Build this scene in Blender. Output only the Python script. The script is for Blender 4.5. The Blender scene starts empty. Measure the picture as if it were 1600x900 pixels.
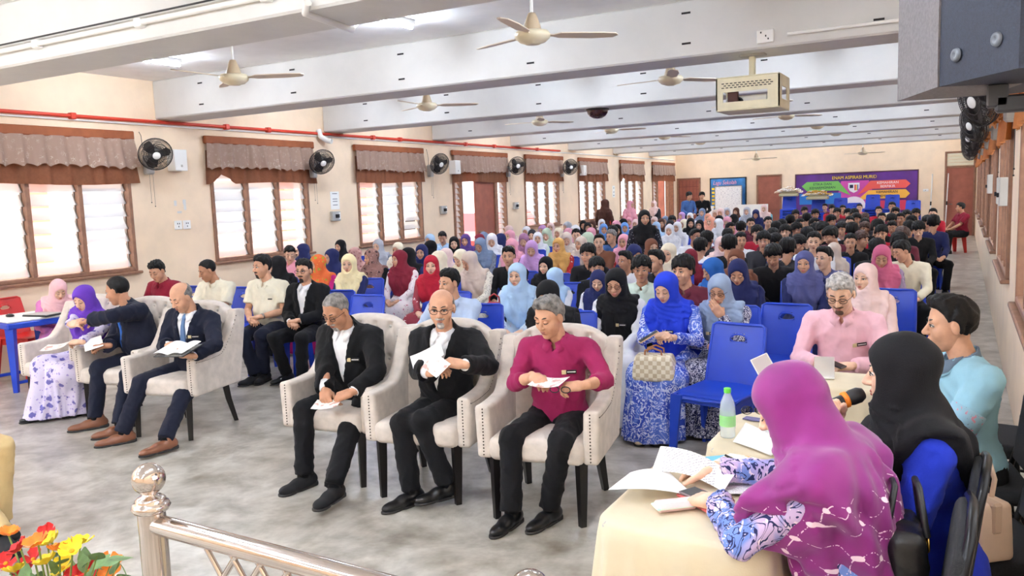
import bpy, math, random, time
import numpy as np
from mathutils import Vector, Matrix, Euler
T0 = time.time()
SC = bpy.context.scene
COL = SC.collection
PI = math.pi
R = math.radians

# ---------------------------------------------------------------- camera
_dX = (0.87444252, 0.0237524, -0.48454733)
_dY = (0.48382163, -0.11597994, 0.86744757)
_dZ = (-0.03559381, -0.99296751, -0.11290971)
CAM_H = 1.75
cam_data = bpy.data.cameras.new('camera')
cam_data.sensor_width = 36.0
cam_data.lens = 1264.0 / 1600.0 * 36.0
cam_data.clip_start = 0.05
cam_data.clip_end = 300
cam = bpy.data.objects.new('camera', cam_data)
COL.objects.link(cam)
cam.matrix_world = Matrix((
    (_dX[0], -_dX[1], -_dX[2], 0.0),
    (_dY[0], -_dY[1], -_dY[2], 0.0),
    (_dZ[0], -_dZ[1], -_dZ[2], CAM_H),
    (0, 0, 0, 1)))
SC.camera = cam

# ---------------------------------------------------------------- world, exposure
SC.view_settings.view_transform = 'Standard'
SC.view_settings.look = 'None'
SC.view_settings.gamma = 1.0
SC.view_settings.use_curve_mapping = False
SC.view_settings.exposure = 1.9
SC.cycles.use_denoising = True
SC.cycles.max_bounces = 10
SC.cycles.diffuse_bounces = 6
SC.cycles.transparent_max_bounces = 24
SC.cycles.sample_clamp_indirect = 8.0
world = bpy.data.worlds.new('sky')
SC.world = world
world.use_nodes = True
_bg = world.node_tree.nodes['Background']
_bg.inputs[0].default_value = (0.97, 0.985, 1.0, 1)
_bg.inputs[1].default_value = 1.15
sun_d = bpy.data.lights.new('sun', 'SUN')
sun_d.energy = 1.6
sun_d.angle = R(3)
sun_d.color = (1.0, 0.93, 0.82)
sun = bpy.data.objects.new('sun', sun_d)
COL.objects.link(sun)
sun.rotation_euler = Euler((R(-6), R(-9), 0))     # near noon, almost overhead

# ---------------------------------------------------------------- colours and materials
def lin(c):
    out = []
    for v in c[:3]:
        v = v / 255.0
        out.append(v / 12.92 if v <= 0.04045 else ((v + 0.055) / 1.055) ** 2.4)
    return (*out, 1.0)

MATS = {}
def _new(name):
    m = bpy.data.materials.new(name)
    m.use_nodes = True
    nt = m.node_tree
    return m, nt, nt.nodes, nt.links, nt.nodes['Principled BSDF']

def _coord(nt, scale, kind='Object'):
    tc = nt.nodes.new('ShaderNodeTexCoord')
    mp = nt.nodes.new('ShaderNodeMapping')
    s = scale if isinstance(scale, (tuple, list)) else (scale,) * 3
    mp.inputs['Scale'].default_value = s
    nt.links.new(tc.outputs[kind], mp.inputs[0])
    return mp.outputs[0]

def _ramp(nt, fac, stops, mode='LINEAR'):
    r = nt.nodes.new('ShaderNodeValToRGB')
    r.color_ramp.interpolation = mode
    e = r.color_ramp.elements
    while len(e) < len(stops):
        e.new(0.5)
    for k, (p, c) in enumerate(stops):
        e[k].position = p
        e[k].color = lin(c)
    nt.links.new(fac, r.inputs[0])
    return r.outputs[0]

def _mix(nt, fac, a, b, blend='MIX'):
    m = nt.nodes.new('ShaderNodeMix')
    m.data_type = 'RGBA'
    m.blend_type = blend
    for sock, v in ((m.inputs[0], fac), (m.inputs[6], a), (m.inputs[7], b)):
        if hasattr(v, 'is_linked'):
            nt.links.new(v, sock)
        elif isinstance(v, (int, float)):
            sock.default_value = v
        else:
            sock.default_value = lin(v)
    return m.outputs[2]

def _noise(nt, vec, scale=1.0, detail=4.0, rough=0.55, dist=0.0):
    n = nt.nodes.new('ShaderNodeTexNoise')
    n.inputs['Scale'].default_value = scale
    n.inputs['Detail'].default_value = detail
    n.inputs['Roughness'].default_value = rough
    n.inputs['Distortion'].default_value = dist
    nt.links.new(vec, n.inputs['Vector'])
    return n.outputs['Fac']

def _voro(nt, vec, scale=1.0, feature='F1', out='Distance', rnd=1.0):
    n = nt.nodes.new('ShaderNodeTexVoronoi')
    n.feature = feature
    n.inputs['Scale'].default_value = scale
    n.inputs['Randomness'].default_value = rnd
    nt.links.new(vec, n.inputs['Vector'])
    return n.outputs[out]

def _bump(nt, h, p, strength=0.3, dist=0.01):
    b = nt.nodes.new('ShaderNodeBump')
    b.inputs['Strength'].default_value = strength
    b.inputs['Distance'].default_value = dist
    nt.links.new(h, b.inputs['Height'])
    nt.links.new(b.outputs[0], p.inputs['Normal'])

def mat(name, rgb, rough=0.6, metal=0.0, var=0.0, vscale=6.0, bump=0.0, bscale=60.0, emit=0.0, sheen=0.0, spec=None, coat=0.0):
    """plain procedural material: colour with noise variation and a fine relief"""
    if name in MATS:
        return MATS[name]
    m, nt, N, L, p = _new(name)
    p.inputs['Base Color'].default_value = lin(rgb)
    p.inputs['Roughness'].default_value = rough
    p.inputs['Metallic'].default_value = metal
    if spec is not None:
        p.inputs['Specular IOR Level'].default_value = spec
    if sheen:
        p.inputs['Sheen Weight'].default_value = sheen
    if coat:
        p.inputs['Coat Weight'].default_value = coat
    if emit:
        p.inputs['Emission Color'].default_value = lin(rgb)
        p.inputs['Emission Strength'].default_value = emit
    v = _coord(nt, 1.0)
    n = _noise(nt, v, vscale, 4.0)
    lo = tuple(max(0, c * (1 - var)) for c in rgb[:3])
    hi = tuple(min(255, c * (1 + var * 0.6)) for c in rgb[:3])
    L.new(_ramp(nt, n, [(0.3, lo), (0.7, hi)]), p.inputs['Base Color'])
    if bump:
        _bump(nt, _noise(nt, v, bscale, 3.0), p, bump, 0.004)
    MATS[name] = m
    return m

def cloth(name, rgb, rough=0.85, var=0.05, sheen=0.04):
    """woven cloth: soft colour drift, thread relief"""
    if name in MATS:
        return MATS[name]
    return mat(name, rgb, rough, 0, var, 9.0, 0.25, 260.0, sheen=sheen, spec=0.25)

def floral(name, base, c1, c2, scale=14.0, cover=0.5, line=None):
    """printed cloth: blossoms in two colours strewn over a ground colour"""
    if name in MATS:
        return MATS[name]
    m, nt, N, L, p = _new(name)
    p.inputs['Roughness'].default_value = 0.8
    p.inputs['Specular IOR Level'].default_value = 0.25
    v = _coord(nt, 1.0)
    w = _noise(nt, v, scale * 1.6, 3.0)
    vm = nt.nodes.new('ShaderNodeMix'); vm.data_type = 'VECTOR'
    vm.inputs[0].default_value = 0.035
    L.new(v, vm.inputs[4]); L.new(_tovec(nt, v, scale * 2.2), vm.inputs[5])
    vv = vm.outputs[1]
    d = _voro(nt, vv, scale)
    n2 = _noise(nt, vv, scale * 2.6, 2.0)
    f1 = _ramp(nt, _math(nt, 'ADD', d, _math(nt, 'MULTIPLY', n2, 0.45)), [(cover, (255, 255, 255)), (cover + 0.05, (0, 0, 0))])
    col = _mix(nt, f1, base, c1)
    d2 = _voro(nt, vv, scale * 2.3)
    f2 = _ramp(nt, _math(nt, 'ADD', d2, _math(nt, 'MULTIPLY', w, 0.5)), [(cover * 0.85, (255, 255, 255)), (cover * 0.85 + 0.05, (0, 0, 0))])
    col = _mix(nt, f2, col, c2)
    if line:
        e = _voro(nt, vv, scale * 1.4, 'DISTANCE_TO_EDGE')
        f3 = _ramp(nt, e, [(0.02, (255, 255, 255)), (0.06, (0, 0, 0))])
        col = _mix(nt, f3, col, line)
    L.new(col, p.inputs['Base Color'])
    _bump(nt, _noise(nt, v, 240, 2.0), p, 0.2, 0.003)
    MATS[name] = m
    return m

def batik(name, base, c1, c2, scale=10.0, bands=6.0, width=.13, flowers=None):
    """printed cloth: swirling outlines and filled curls over a ground colour"""
    if name in MATS:
        return MATS[name]
    m, nt, N, L, p = _new(name)
    p.inputs['Roughness'].default_value = 0.8
    p.inputs['Specular IOR Level'].default_value = 0.25
    v = _coord(nt, 1.0)
    n = _noise(nt, v, scale, 2.5, .5, 1.6)
    fr = _math(nt, 'FRACT', _math(nt, 'MULTIPLY', n, bands))
    line = _math(nt, 'LESS_THAN', _math(nt, 'ABSOLUTE', _math(nt, 'SUBTRACT', fr, .5)), width)
    patch = _ramp(nt, _noise(nt, v, scale * .55, 2.0, .5, .8), [(.46, (0, 0, 0)), (.56, (255, 255, 255))])
    col = _mix(nt, patch, base, c2)
    n2 = _noise(nt, v, scale * 2.6, 2.0, .5, 1.2)
    curl = _math(nt, 'GREATER_THAN', n2, .60)
    col = _mix(nt, curl, col, c1 if flowers is None else flowers)
    L.new(_mix(nt, line, col, c1), p.inputs['Base Color'])
    _bump(nt, _noise(nt, v, 240, 2.0), p, 0.2, 0.003)
    MATS[name] = m
    return m

def _math(nt, op, a, b=None):
    n = nt.nodes.new('ShaderNodeMath')
    n.operation = op
    for k, v in enumerate((a, b)):
        if v is None:
            continue
        if hasattr(v, 'is_linked'):
            nt.links.new(v, n.inputs[k])
        else:
            n.inputs[k].default_value = v
    return n.outputs[0]

def _tovec(nt, v, scale):
    n = nt.nodes.new('ShaderNodeTexNoise')
    n.inputs['Scale'].default_value = scale
    nt.links.new(v, n.inputs['Vector'])
    return n.outputs['Color']

def dots(name, base, dot, scale=40.0, size=0.25, c2=None):
    if name in MATS:
        return MATS[name]
    m, nt, N, L, p = _new(name)
    p.inputs['Roughness'].default_value = 0.8
    v = _coord(nt, 1.0)
    d = _voro(nt, v, scale, rnd=0.9)
    col = _mix(nt, _ramp(nt, d, [(size, (255, 255, 255)), (size + 0.06, (0, 0, 0))]), base, dot)
    if c2:
        d2 = _voro(nt, v, scale * 0.7)
        col = _mix(nt, _ramp(nt, d2, [(size * 0.8, (255, 255, 255)), (size * 0.8 + 0.05, (0, 0, 0))]), col, c2)
    L.new(col, p.inputs['Base Color'])
    MATS[name] = m
    return m

def checker(name, a, b, scale=30.0, rough=0.5):
    if name in MATS:
        return MATS[name]
    m, nt, N, L, p = _new(name)
    p.inputs['Roughness'].default_value = rough
    c = nt.nodes.new('ShaderNodeTexChecker')
    c.inputs['Scale'].default_value = scale
    c.inputs[1].default_value = lin(a)
    c.inputs[2].default_value = lin(b)
    L.new(_coord(nt, 1.0), c.inputs[0])
    L.new(c.outputs[0], p.inputs['Base Color'])
    MATS[name] = m
    return m

def see_through(name, rgb, alpha, rough=0.1, trans=False):
    """thin clear sheet: part of the light passes straight through"""
    if name in MATS:
        return MATS[name]
    m, nt, N, L, p = _new(name)
    p.inputs['Base Color'].default_value = lin(rgb)
    p.inputs['Roughness'].default_value = rough
    tr = nt.nodes.new('ShaderNodeBsdfTransparent')
    mx = nt.nodes.new('ShaderNodeMixShader')
    mx.inputs[0].default_value = alpha
    L.new(tr.outputs[0], mx.inputs[1])
    L.new(p.outputs[0], mx.inputs[2])
    L.new(mx.outputs[0], N['Material Output'].inputs[0])
    MATS[name] = m
    return m

m_wplastic = mat('white plastic', (238, 237, 232), 0.4)
m_gplastic = mat('grey plastic', (182, 180, 174), 0.45)
m_black = mat('black plastic', (24, 24, 26), 0.45)
m_dark = mat('dark slot', (38, 34, 34), 0.8)
# ---------------------------------------------------------------- object helpers
def tag(o, label=None, cat=None, group=None, kind=None):
    if label: o['label'] = label
    if cat: o['category'] = cat
    if group: o['group'] = group
    if kind: o['kind'] = kind
    return o

def empty(name, loc=(0, 0, 0), rz=0.0, label=None, cat=None, group=None, kind=None, parent=None):
    o = bpy.data.objects.new(name, None)
    o.empty_display_size = 0.1
    COL.objects.link(o)
    o.location = loc
    o.rotation_euler = (0, 0, rz)
    if parent: o.parent = parent
    return tag(o, label, cat, group, kind)

def link_mesh(name, me, parent=None, loc=None, rot=None, mats=None):
    o = bpy.data.objects.new(name, me)
    COL.objects.link(o)
    if parent: o.parent = parent
    if loc is not None: o.location = loc
    if rot is not None: o.rotation_euler = rot
    if mats:
        for k, m in enumerate(mats):
            if k < len(o.material_slots):
                o.material_slots[k].link = 'OBJECT'
                o.material_slots[k].material = m
    return o

def copy_tree(o, parent=None):
    c = o.copy()
    COL.objects.link(c)
    c.parent = parent
    for ch in o.children:
        copy_tree(ch, c)
    return c

class MB:
    """collects simple shapes into one mesh"""
    def __init__(s):
        s.v = []; s.f = []; s.m = []; s.sm = []
    def add(s, verts, faces, mi=0, smooth=False):
        b = len(s.v)
        s.v.extend([tuple(map(float, p)) for p in verts])
        for q in faces:
            s.f.append(tuple(i + b for i in q)); s.m.append(mi); s.sm.append(smooth)
        return s
    def box(s, lo, hi, mi=0, M=None):
        (a, b, c), (d, e, f) = lo, hi
        vs = [(a, b, c), (d, b, c), (d, e, c), (a, e, c), (a, b, f), (d, b, f), (d, e, f), (a, e, f)]
        if M is not None: vs = [tuple(M @ Vector(p)) for p in vs]
        return s.add(vs, [(0, 3, 2, 1), (4, 5, 6, 7), (0, 1, 5, 4), (1, 2, 6, 5), (2, 3, 7, 6), (3, 0, 4, 7)], mi)
    def bbox(s, lo, hi, bev=0.01, mi=0, M=None):
        """box with chamfered edges"""
        (a, b, c), (d, e, f) = lo, hi
        t = min(bev, (d - a) * .49, (e - b) * .49, (f - c) * .49)
        vs = []; idx = {}
        for ix, X in enumerate((a, d)):
            for iy, Y in enumerate((b, e)):
                for iz, Z in enumerate((c, f)):
                    sx, sy, sz = (1, -1)[ix], (1, -1)[iy], (1, -1)[iz]
                    for k, o in enumerate(((0, t * sy, t * sz), (t * sx, 0, t * sz), (t * sx, t * sy, 0))):
                        idx[ix, iy, iz, k] = len(vs)
                        vs.append((X + o[0], Y + o[1], Z + o[2]))
        fs = []
        for k in range(3):
            u, w = (k + 1) % 3, (k + 2) % 3
            for sgn in (0, 1):
                q = []
                for (p1, p2) in ((0, 0), (1, 0), (1, 1), (0, 1)):
                    c3 = [0, 0, 0]; c3[k] = sgn; c3[u] = p1; c3[w] = p2
                    q.append(idx[(*c3, k)])
                fs.append(tuple(q if sgn else q[::-1]))
            for p1 in (0, 1):
                for p2 in (0, 1):
                    c0 = [0, 0, 0]; c1 = [0, 0, 0]
                    c0[u] = c1[u] = p1; c0[w] = c1[w] = p2; c1[k] = 1
                    q = (idx[(*c0, u)], idx[(*c1, u)], idx[(*c1, w)], idx[(*c0, w)])
                    fs.append(q if (p1 + p2) % 2 else q[::-1])
        for key in [(x, y, z) for x in (0, 1) for y in (0, 1) for z in (0, 1)]:
            q = tuple(idx[(*key, k)] for k in range(3))
            fs.append(q if sum(key) % 2 else q[::-1])
        if M is not None: vs = [tuple(M @ Vector(p)) for p in vs]
        return s.add(vs, fs, mi)
    def tube(s, pts, r, n=10, mi=0, cap=True, closed=False, flat=None):
        """round tube along points; r a number or one per point"""
        pts = [Vector(p) for p in pts]
        k = len(pts)
        rr = r if isinstance(r, (list, tuple)) else [r] * k
        vs = []; fs = []
        nrm = None
        for i, p in enumerate(pts):
            if closed: d = pts[(i + 1) % k] - pts[i - 1]
            else: d = pts[min(i + 1, k - 1)] - pts[max(i - 1, 0)]
            d.normalize()
            if nrm is None:
                a = Vector((0, 0, 1)) if abs(d.z) < .9 else Vector((1, 0, 0))
                nrm = d.cross(a).normalized()
            else:
                nrm = (nrm - d * nrm.dot(d))
                nrm = nrm.normalized() if nrm.length > 1e-6 else d.orthogonal().normalized()
            b = d.cross(nrm)
            for j in range(n):
                t = 2 * PI * j / n
                vs.append(p + nrm * (math.cos(t) * rr[i]) + b * (math.sin(t) * rr[i] * (flat or 1)))
        rng = k if closed else k - 1
        for i in range(rng):
            for j in range(n):
                a, b2 = i * n + j, i * n + (j + 1) % n
                c, d2 = ((i + 1) % k) * n + (j + 1) % n, ((i + 1) % k) * n + j
                fs.append((a, b2, c, d2))
        s.add(vs, fs, mi, True)
        if cap and not closed:
            s.add(vs[:n], [tuple(range(n))[::-1]], mi)
            s.add(vs[-n:], [tuple(range(n))], mi)
        return s
    def lathe(s, prof, n=24, mi=0, M=None, smooth=True):
        """profile of (radius, z) turned about z"""
        vs = []; fs = []
        for (r, z) in prof:
            for j in range(n):
                t = 2 * PI * j / n
                vs.append(Vector((r * math.cos(t), r * math.sin(t), z)))
        for i in range(len(prof) - 1):
            for j in range(n):
                fs.append((i * n + j, i * n + (j + 1) % n, (i + 1) * n + (j + 1) % n, (i + 1) * n + j))
        if M is not None: vs = [M @ p for p in vs]
        return s.add(vs, fs, mi, smooth)
    def prism(s, poly, h, mi=0, M=None, z0=0.0):
        """flat polygon in xy given thickness along z"""
        n = len(poly)
        vs = [Vector((x, y, z0)) for x, y in poly] + [Vector((x, y, z0 + h)) for x, y in poly]
        if M is not None: vs = [M @ p for p in vs]
        fs = [tuple(range(n))[::-1], tuple(range(n, 2 * n))]
        fs += [(i, (i + 1) % n, (i + 1) % n + n, i + n) for i in range(n)]
        return s.add(vs, fs, mi)
    def grid(s, fn, nu, nv, mi=0, smooth=True, closed_u=False):
        vs = [fn(i / (nu - (0 if closed_u else 1)), j / (nv - 1)) for j in range(nv) for i in range(nu)]
        fs = []
        for j in range(nv - 1):
            for i in range(nu if closed_u else nu - 1):
                i2 = (i + 1) % nu
                fs.append((j * nu + i, j * nu + i2, (j + 1) * nu + i2, (j + 1) * nu + i))
        return s.add(vs, fs, mi, smooth)
    def ball(s, c, r, n=16, mi=0, M=None):
        rr = r if isinstance(r, (tuple, list)) else (r, r, r)
        m = n // 2
        vs = []; fs = []
        for i in range(m + 1):
            a = PI * i / m
            for j in range(n):
                t = 2 * PI * j / n
                p = Vector((c[0] + rr[0] * math.sin(a) * math.cos(t), c[1] + rr[1] * math.sin(a) * math.sin(t), c[2] + rr[2] * math.cos(a)))
                vs.append(M @ p if M is not None else p)
        for i in range(m):
            for j in range(n):
                fs.append((i * n + j, (i + 1) * n + j, (i + 1) * n + (j + 1) % n, i * n + (j + 1) % n))
        return s.add(vs, fs, mi, True)
    def mesh(s, name, mats):
        me = bpy.data.meshes.new(name)
        me.from_pydata(s.v, [], s.f)
        for m in (mats if isinstance(mats, (list, tuple)) else [mats]):
            me.materials.append(m)
        me.polygons.foreach_set('material_index', s.m)
        me.polygons.foreach_set('use_smooth', s.sm)
        me.update()
        return me
    def build(s, name, mats, parent=None, loc=None, rot=None):
        return link_mesh(name, s.mesh(name, mats), parent, loc, rot)

def MT(loc=(0, 0, 0), rot=(0, 0, 0), sc=(1, 1, 1)):
    return Matrix.LocRotScale(Vector(loc), Euler(rot), Vector(sc))

# pixel of the 1600x900 photograph -> world point (camera model above), used only to read off positions
_c, _f = (800.0, 450.0), 1264.0
def ray(u, v):
    d = (u - _c[0], v - _c[1], _f)
    return Vector((sum(a * b for a, b in zip(d, _dX)), sum(a * b for a, b in zip(d, _dY)), sum(a * b for a, b in zip(d, _dZ))))
def atz(u, v, z):
    r = ray(u, v); t = (z - CAM_H) / r.z
    return Vector((r.x * t, r.y * t, z))
def aty(u, v, y):
    r = ray(u, v); t = y / r.y
    return Vector((r.x * t, y, CAM_H + r.z * t))

def atx(u, v, x):
    r = ray(u, v); t = x / r.x
    return Vector((x, r.y * t, CAM_H + r.z * t))

# ---------------------------------------------------------------- soft bodies from distance fields
F32 = np.float32
def A3(*p): return np.array(p, dtype=F32)
def rcone(P, a, b, r1, r2):
    a = np.asarray(a, F32); b = np.asarray(b, F32)
    ba = b - a
    pa = P - a
    h = np.clip((pa @ ba) / max(float(ba @ ba), 1e-9), 0, 1)
    q = pa - h[:, None] * ba
    return np.sqrt(np.einsum('ij,ij->i', q, q)) - (r1 + (r2 - r1) * h)
def ell(P, c, r, Rm=None):
    q = P - np.asarray(c, F32)
    if Rm is not None: q = q @ np.asarray(Rm, F32)
    r = np.asarray(r, F32)
    q = q / r; k0 = np.sqrt(np.einsum('ij,ij->i', q, q)); q = q / r; k1 = np.sqrt(np.einsum('ij,ij->i', q, q)) + 1e-9
    return k0 * (k0 - 1) / k1
def rbox(P, c, h, rad, Rm=None):
    q = P - np.asarray(c, F32)
    if Rm is not None: q = q @ np.asarray(Rm, F32)
    q = np.abs(q) - (np.asarray(h, F32) - rad)
    m = np.maximum(q, 0); return np.sqrt(np.einsum('ij,ij->i', m, m)) + np.minimum(q.max(1), 0) - rad
def smin(a, b, k):
    h = np.clip(0.5 + 0.5 * (b - a) / k, 0, 1)
    return b + (a - b) * h - k * h * (1 - h)
def smax(a, b, k): return -smin(-a, -b, k)
def wrinkle(P, amp, freq, seed=0.0):
    """soft crease lines running through cloth"""
    x, y, z = P[:, 0] * freq + seed, P[:, 1] * freq + seed * 1.7, P[:, 2] * freq - seed
    a = np.sin(x * .9 + z * .35 + 1.7 * np.sin(z * .42 + seed) + 1.1 * np.sin(y * .6))
    b = np.sin(z * .75 - x * .3 + 1.5 * np.sin(x * .4 + y * .5 + seed) + .8 * np.sin(y * .8))
    return amp * ((1 - np.abs(a)) ** 2 + .8 * (1 - np.abs(b)) ** 2 - .5)

def sdf_mesh(fn, lo, hi, h):
    """surface nets over a sparse grid -> (verts, quads)"""
    lo = np.asarray(lo, float); hi = np.asarray(hi, float)
    B = 6
    nb = np.maximum(1, np.ceil((hi - lo) / (h * B)).astype(int))
    n = nb * B + 1
    bi = np.stack(np.meshgrid(*[np.arange(k) for k in nb], indexing='ij'), -1).reshape(-1, 3)
    cen = (lo + (bi + .5) * B * h).astype(F32)
    dc = fn(cen)
    G = np.empty(tuple(n), F32)
    sgn = np.where(dc < 0, -1.0, 1.0).astype(F32).reshape(nb)
    up = np.repeat(np.repeat(np.repeat(sgn, B, 0), B, 1), B, 2)
    G[:-1, :-1, :-1] = up; G[-1] = 1; G[:, -1] = 1; G[:, :, -1] = 1
    act = bi[np.abs(dc) < B * h * .87 * 1.25]
    o = np.stack(np.meshgrid(*[np.arange(B)] * 3, indexing='ij'), -1).reshape(-1, 3)
    I = (act[:, None] * B + o[None]).reshape(-1, 3)
    Pn = (lo + I * h).astype(F32)
    G[I[:, 0], I[:, 1], I[:, 2]] = fn(Pn)
    S = G < 0
    cs = [S[i:n[0] - 1 + i, j:n[1] - 1 + j, k:n[2] - 1 + k] for i in (0, 1) for j in (0, 1) for k in (0, 1)]
    cnt = sum(c.astype(np.int8) for c in cs)
    cell = np.argwhere((cnt > 0) & (cnt < 8))
    idx = -np.ones(tuple(n - 1), np.int32)
    idx[cell[:, 0], cell[:, 1], cell[:, 2]] = np.arange(len(cell))
    corner = np.array([(i, j, k) for i in (0, 1) for j in (0, 1) for k in (0, 1)])
    val = np.stack([G[cell[:, 0] + c[0], cell[:, 1] + c[1], cell[:, 2] + c[2]] for c in corner], 1)
    acc = np.zeros((len(cell), 3)); num = np.zeros(len(cell))
    for a in range(8):
        for b in range(a + 1, 8):
            if abs(corner[a] - corner[b]).sum() != 1: continue
            va, vb = val[:, a], val[:, b]
            x = (va < 0) != (vb < 0)
            t = np.where(x, va / np.where(x, va - vb, 1), 0)
            acc += np.where(x[:, None], corner[a] + t[:, None] * (corner[b] - corner[a]), 0)
            num += x
    V = lo + (cell + acc / num[:, None]) * h
    Q = []
    for ax in range(3):
        s1 = [slice(1, -1)] * 3; s2 = [slice(1, -1)] * 3
        s1[ax] = slice(0, -1); s2[ax] = slice(1, None)
        e0, e1 = S[tuple(s1)], S[tuple(s2)]
        u, w = (ax + 1) % 3, (ax + 2) % 3
        for flip, msk in ((0, e0 & ~e1), (1, ~e0 & e1)):
            p = np.argwhere(msk)
            if not len(p): continue
            for k in range(3):
                if k != ax: p[:, k] += 1
            def cid(du, dw):
                q = p.copy(); q[:, u] -= du; q[:, w] -= dw
                return idx[q[:, 0], q[:, 1], q[:, 2]]
            q = np.stack([cid(1, 1), cid(0, 1), cid(0, 0), cid(1, 0)], 1)
            Q.append(q[:, ::-1] if flip else q)
    Q = np.concatenate(Q) if Q else np.zeros((0, 4), int)
    Q = Q[(Q >= 0).all(1)]
    return V, Q

class Soup:
    """joins vertex/quad arrays, one material index each"""
    def __init__(s): s.V = []; s.Q = []; s.M = []; s.n = 0
    def add(s, V, Q, mi=0):
        s.V.append(np.asarray(V, float)); s.Q.append(np.asarray(Q, int) + s.n); s.M.append(np.full(len(Q), mi, np.int32)); s.n += len(V)
        return s
    def sdf(s, fn, lo, hi, h, mi=0):
        return s.add(*sdf_mesh(fn, lo, hi, h), mi)
    def mesh(s, name, mats):
        V = np.concatenate(s.V); Q = np.concatenate(s.Q); M = np.concatenate(s.M)
        me = bpy.data.meshes.new(name)
        me.vertices.add(len(V)); me.vertices.foreach_set('co', V.astype(F32).ravel())
        me.loops.add(len(Q) * 4); me.loops.foreach_set('vertex_index', Q.ravel().astype(np.int32))
        me.polygons.add(len(Q))
        me.polygons.foreach_set('loop_start', np.arange(0, len(Q) * 4, 4, dtype=np.int32))
        me.polygons.foreach_set('loop_total', np.full(len(Q), 4, np.int32))
        for m in mats: me.materials.append(m)
        me.polygons.foreach_set('material_index', M)
        me.polygons.foreach_set('use_smooth', np.ones(len(Q), bool))
        me.update(calc_edges=True)
        me.validate()
        return me
    def build(s, name, mats, parent=None):
        return link_mesh(name, s.mesh(name, mats), parent)
# ================================================================ the hall
XL, XR, YB, YF = -9.26, 0.36, 29.27, -6.0
ZB, ZC = 2.91, 3.40           # beam soffit, ceiling

def concrete_floor():
    m, nt, N, L, p = _new('polished concrete')
    v = _coord(nt, 1.0)
    big = _noise(nt, v, 1.3, 7.0, 0.65, 0.8)
    fine = _noise(nt, v, 2.2, 8.0, 0.7, 0.7)
    c = _ramp(nt, big, [(0.34, (122, 115, 103)), (0.5, (184, 178, 166)), (0.64, (222, 218, 208))])
    c2 = _ramp(nt, fine, [(0.34, (136, 131, 121)), (0.66, (214, 211, 203))])
    col = _mix(nt, 0.55, c, c2)
    spots = _ramp(nt, _noise(nt, v, 5.0, 3.0), [(0.42, (255, 255, 255)), (0.72, (178, 170, 158))])
    L.new(_mix(nt, 0.8, col, spots, 'MULTIPLY'), p.inputs['Base Color'])
    L.new(_math(nt, 'ADD', _math(nt, 'MULTIPLY', fine, 0.12), 0.24), p.inputs['Roughness'])
    MATS['floor'] = m
    return m
def plaster(name, rgb, streak=0.06):
    m, nt, N, L, p = _new(name)
    v = _coord(nt, 1.0)
    n = _noise(nt, v, 0.8, 5.0)
    n2 = _noise(nt, v, 3.1, 6.0)
    lo = tuple(c * (1 - streak) for c in rgb); hi = tuple(min(255, c * 1.02) for c in rgb)
    a = _ramp(nt, n, [(0.3, lo), (0.7, hi)])
    b = _ramp(nt, n2, [(0.3, lo), (0.6, hi)])
    L.new(_mix(nt, 0.5, a, b), p.inputs['Base Color'])
    p.inputs['Roughness'].default_value = 0.75
    _bump(nt, _noise(nt, v, 35, 4.0), p, 0.12, 0.01)
    return m

m_floor = concrete_floor()
m_wall = plaster('peach plaster', (242, 218, 188))
m_white = plaster('white plaster', (214, 213, 209), 0.035)
m_ceil = plaster('lightened ceiling white', (242, 241, 238), 0.05)  # one white with the beams; lightened here, darkened there to balance the lamp light
m_frame = mat('brown painted frame', (142, 103, 80), 0.5, var=0.12, vscale=12)
m_door = mat('red brown door', (152, 88, 70), 0.5, var=0.10, vscale=5)
m_alu = mat('aluminium clip', (150, 146, 140), 0.35, 0.8)
m_pane = see_through('louvre glass', (226, 224, 222), 0.55, 0.05)

b = MB(); b.box((XL, YF, -0.1), (XR, YB, 0.0))
tag(b.build('floor', m_floor), kind='structure')
b = MB(); b.box((XL, YF, ZC), (XR, YB, ZC + 0.12))
ceiling = tag(b.build('ceiling', m_ceil), kind='structure')
BEAMS = [3.84, 7.17, 10.38, 13.53, 16.73, 19.9, 23.1, 26.3]
for yb in BEAMS:
    b = MB(); b.bbox((XL, yb, ZB), (XR, yb + 0.52, ZC), 0.015)
    b.build('beam', m_white, ceiling)
# short iron tie ends left in the faces of the beams
b = MB()
for yb in BEAMS:
    x = XL + 0.9
    while x < XR - 0.3:
        for z in (3.02, 3.28):
            b.box((x - 0.04, yb - 0.004, z), (x + 0.04, yb + 0.002, z + 0.017))
        x += 1.55
tag(b.build('tie_mark', m_dark, ceiling), kind='stuff')

def wall_x(name, x0, x1, y0, y1, z1, openings, m):
    """wall in the yz plane with rectangular openings (ya, yb, za, zb)"""
    b = MB(); y = y0
    for (ya, yb, za, zb) in sorted(openings):
        b.box((x0, y, 0), (x1, ya, z1))
        if za > 0: b.box((x0, ya, 0), (x1, yb, za))
        b.box((x0, ya, zb), (x1, yb, z1))
        y = yb
    b.box((x0, y, 0), (x1, y1, z1))
    return tag(b.build(name, m), kind='structure')

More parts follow.
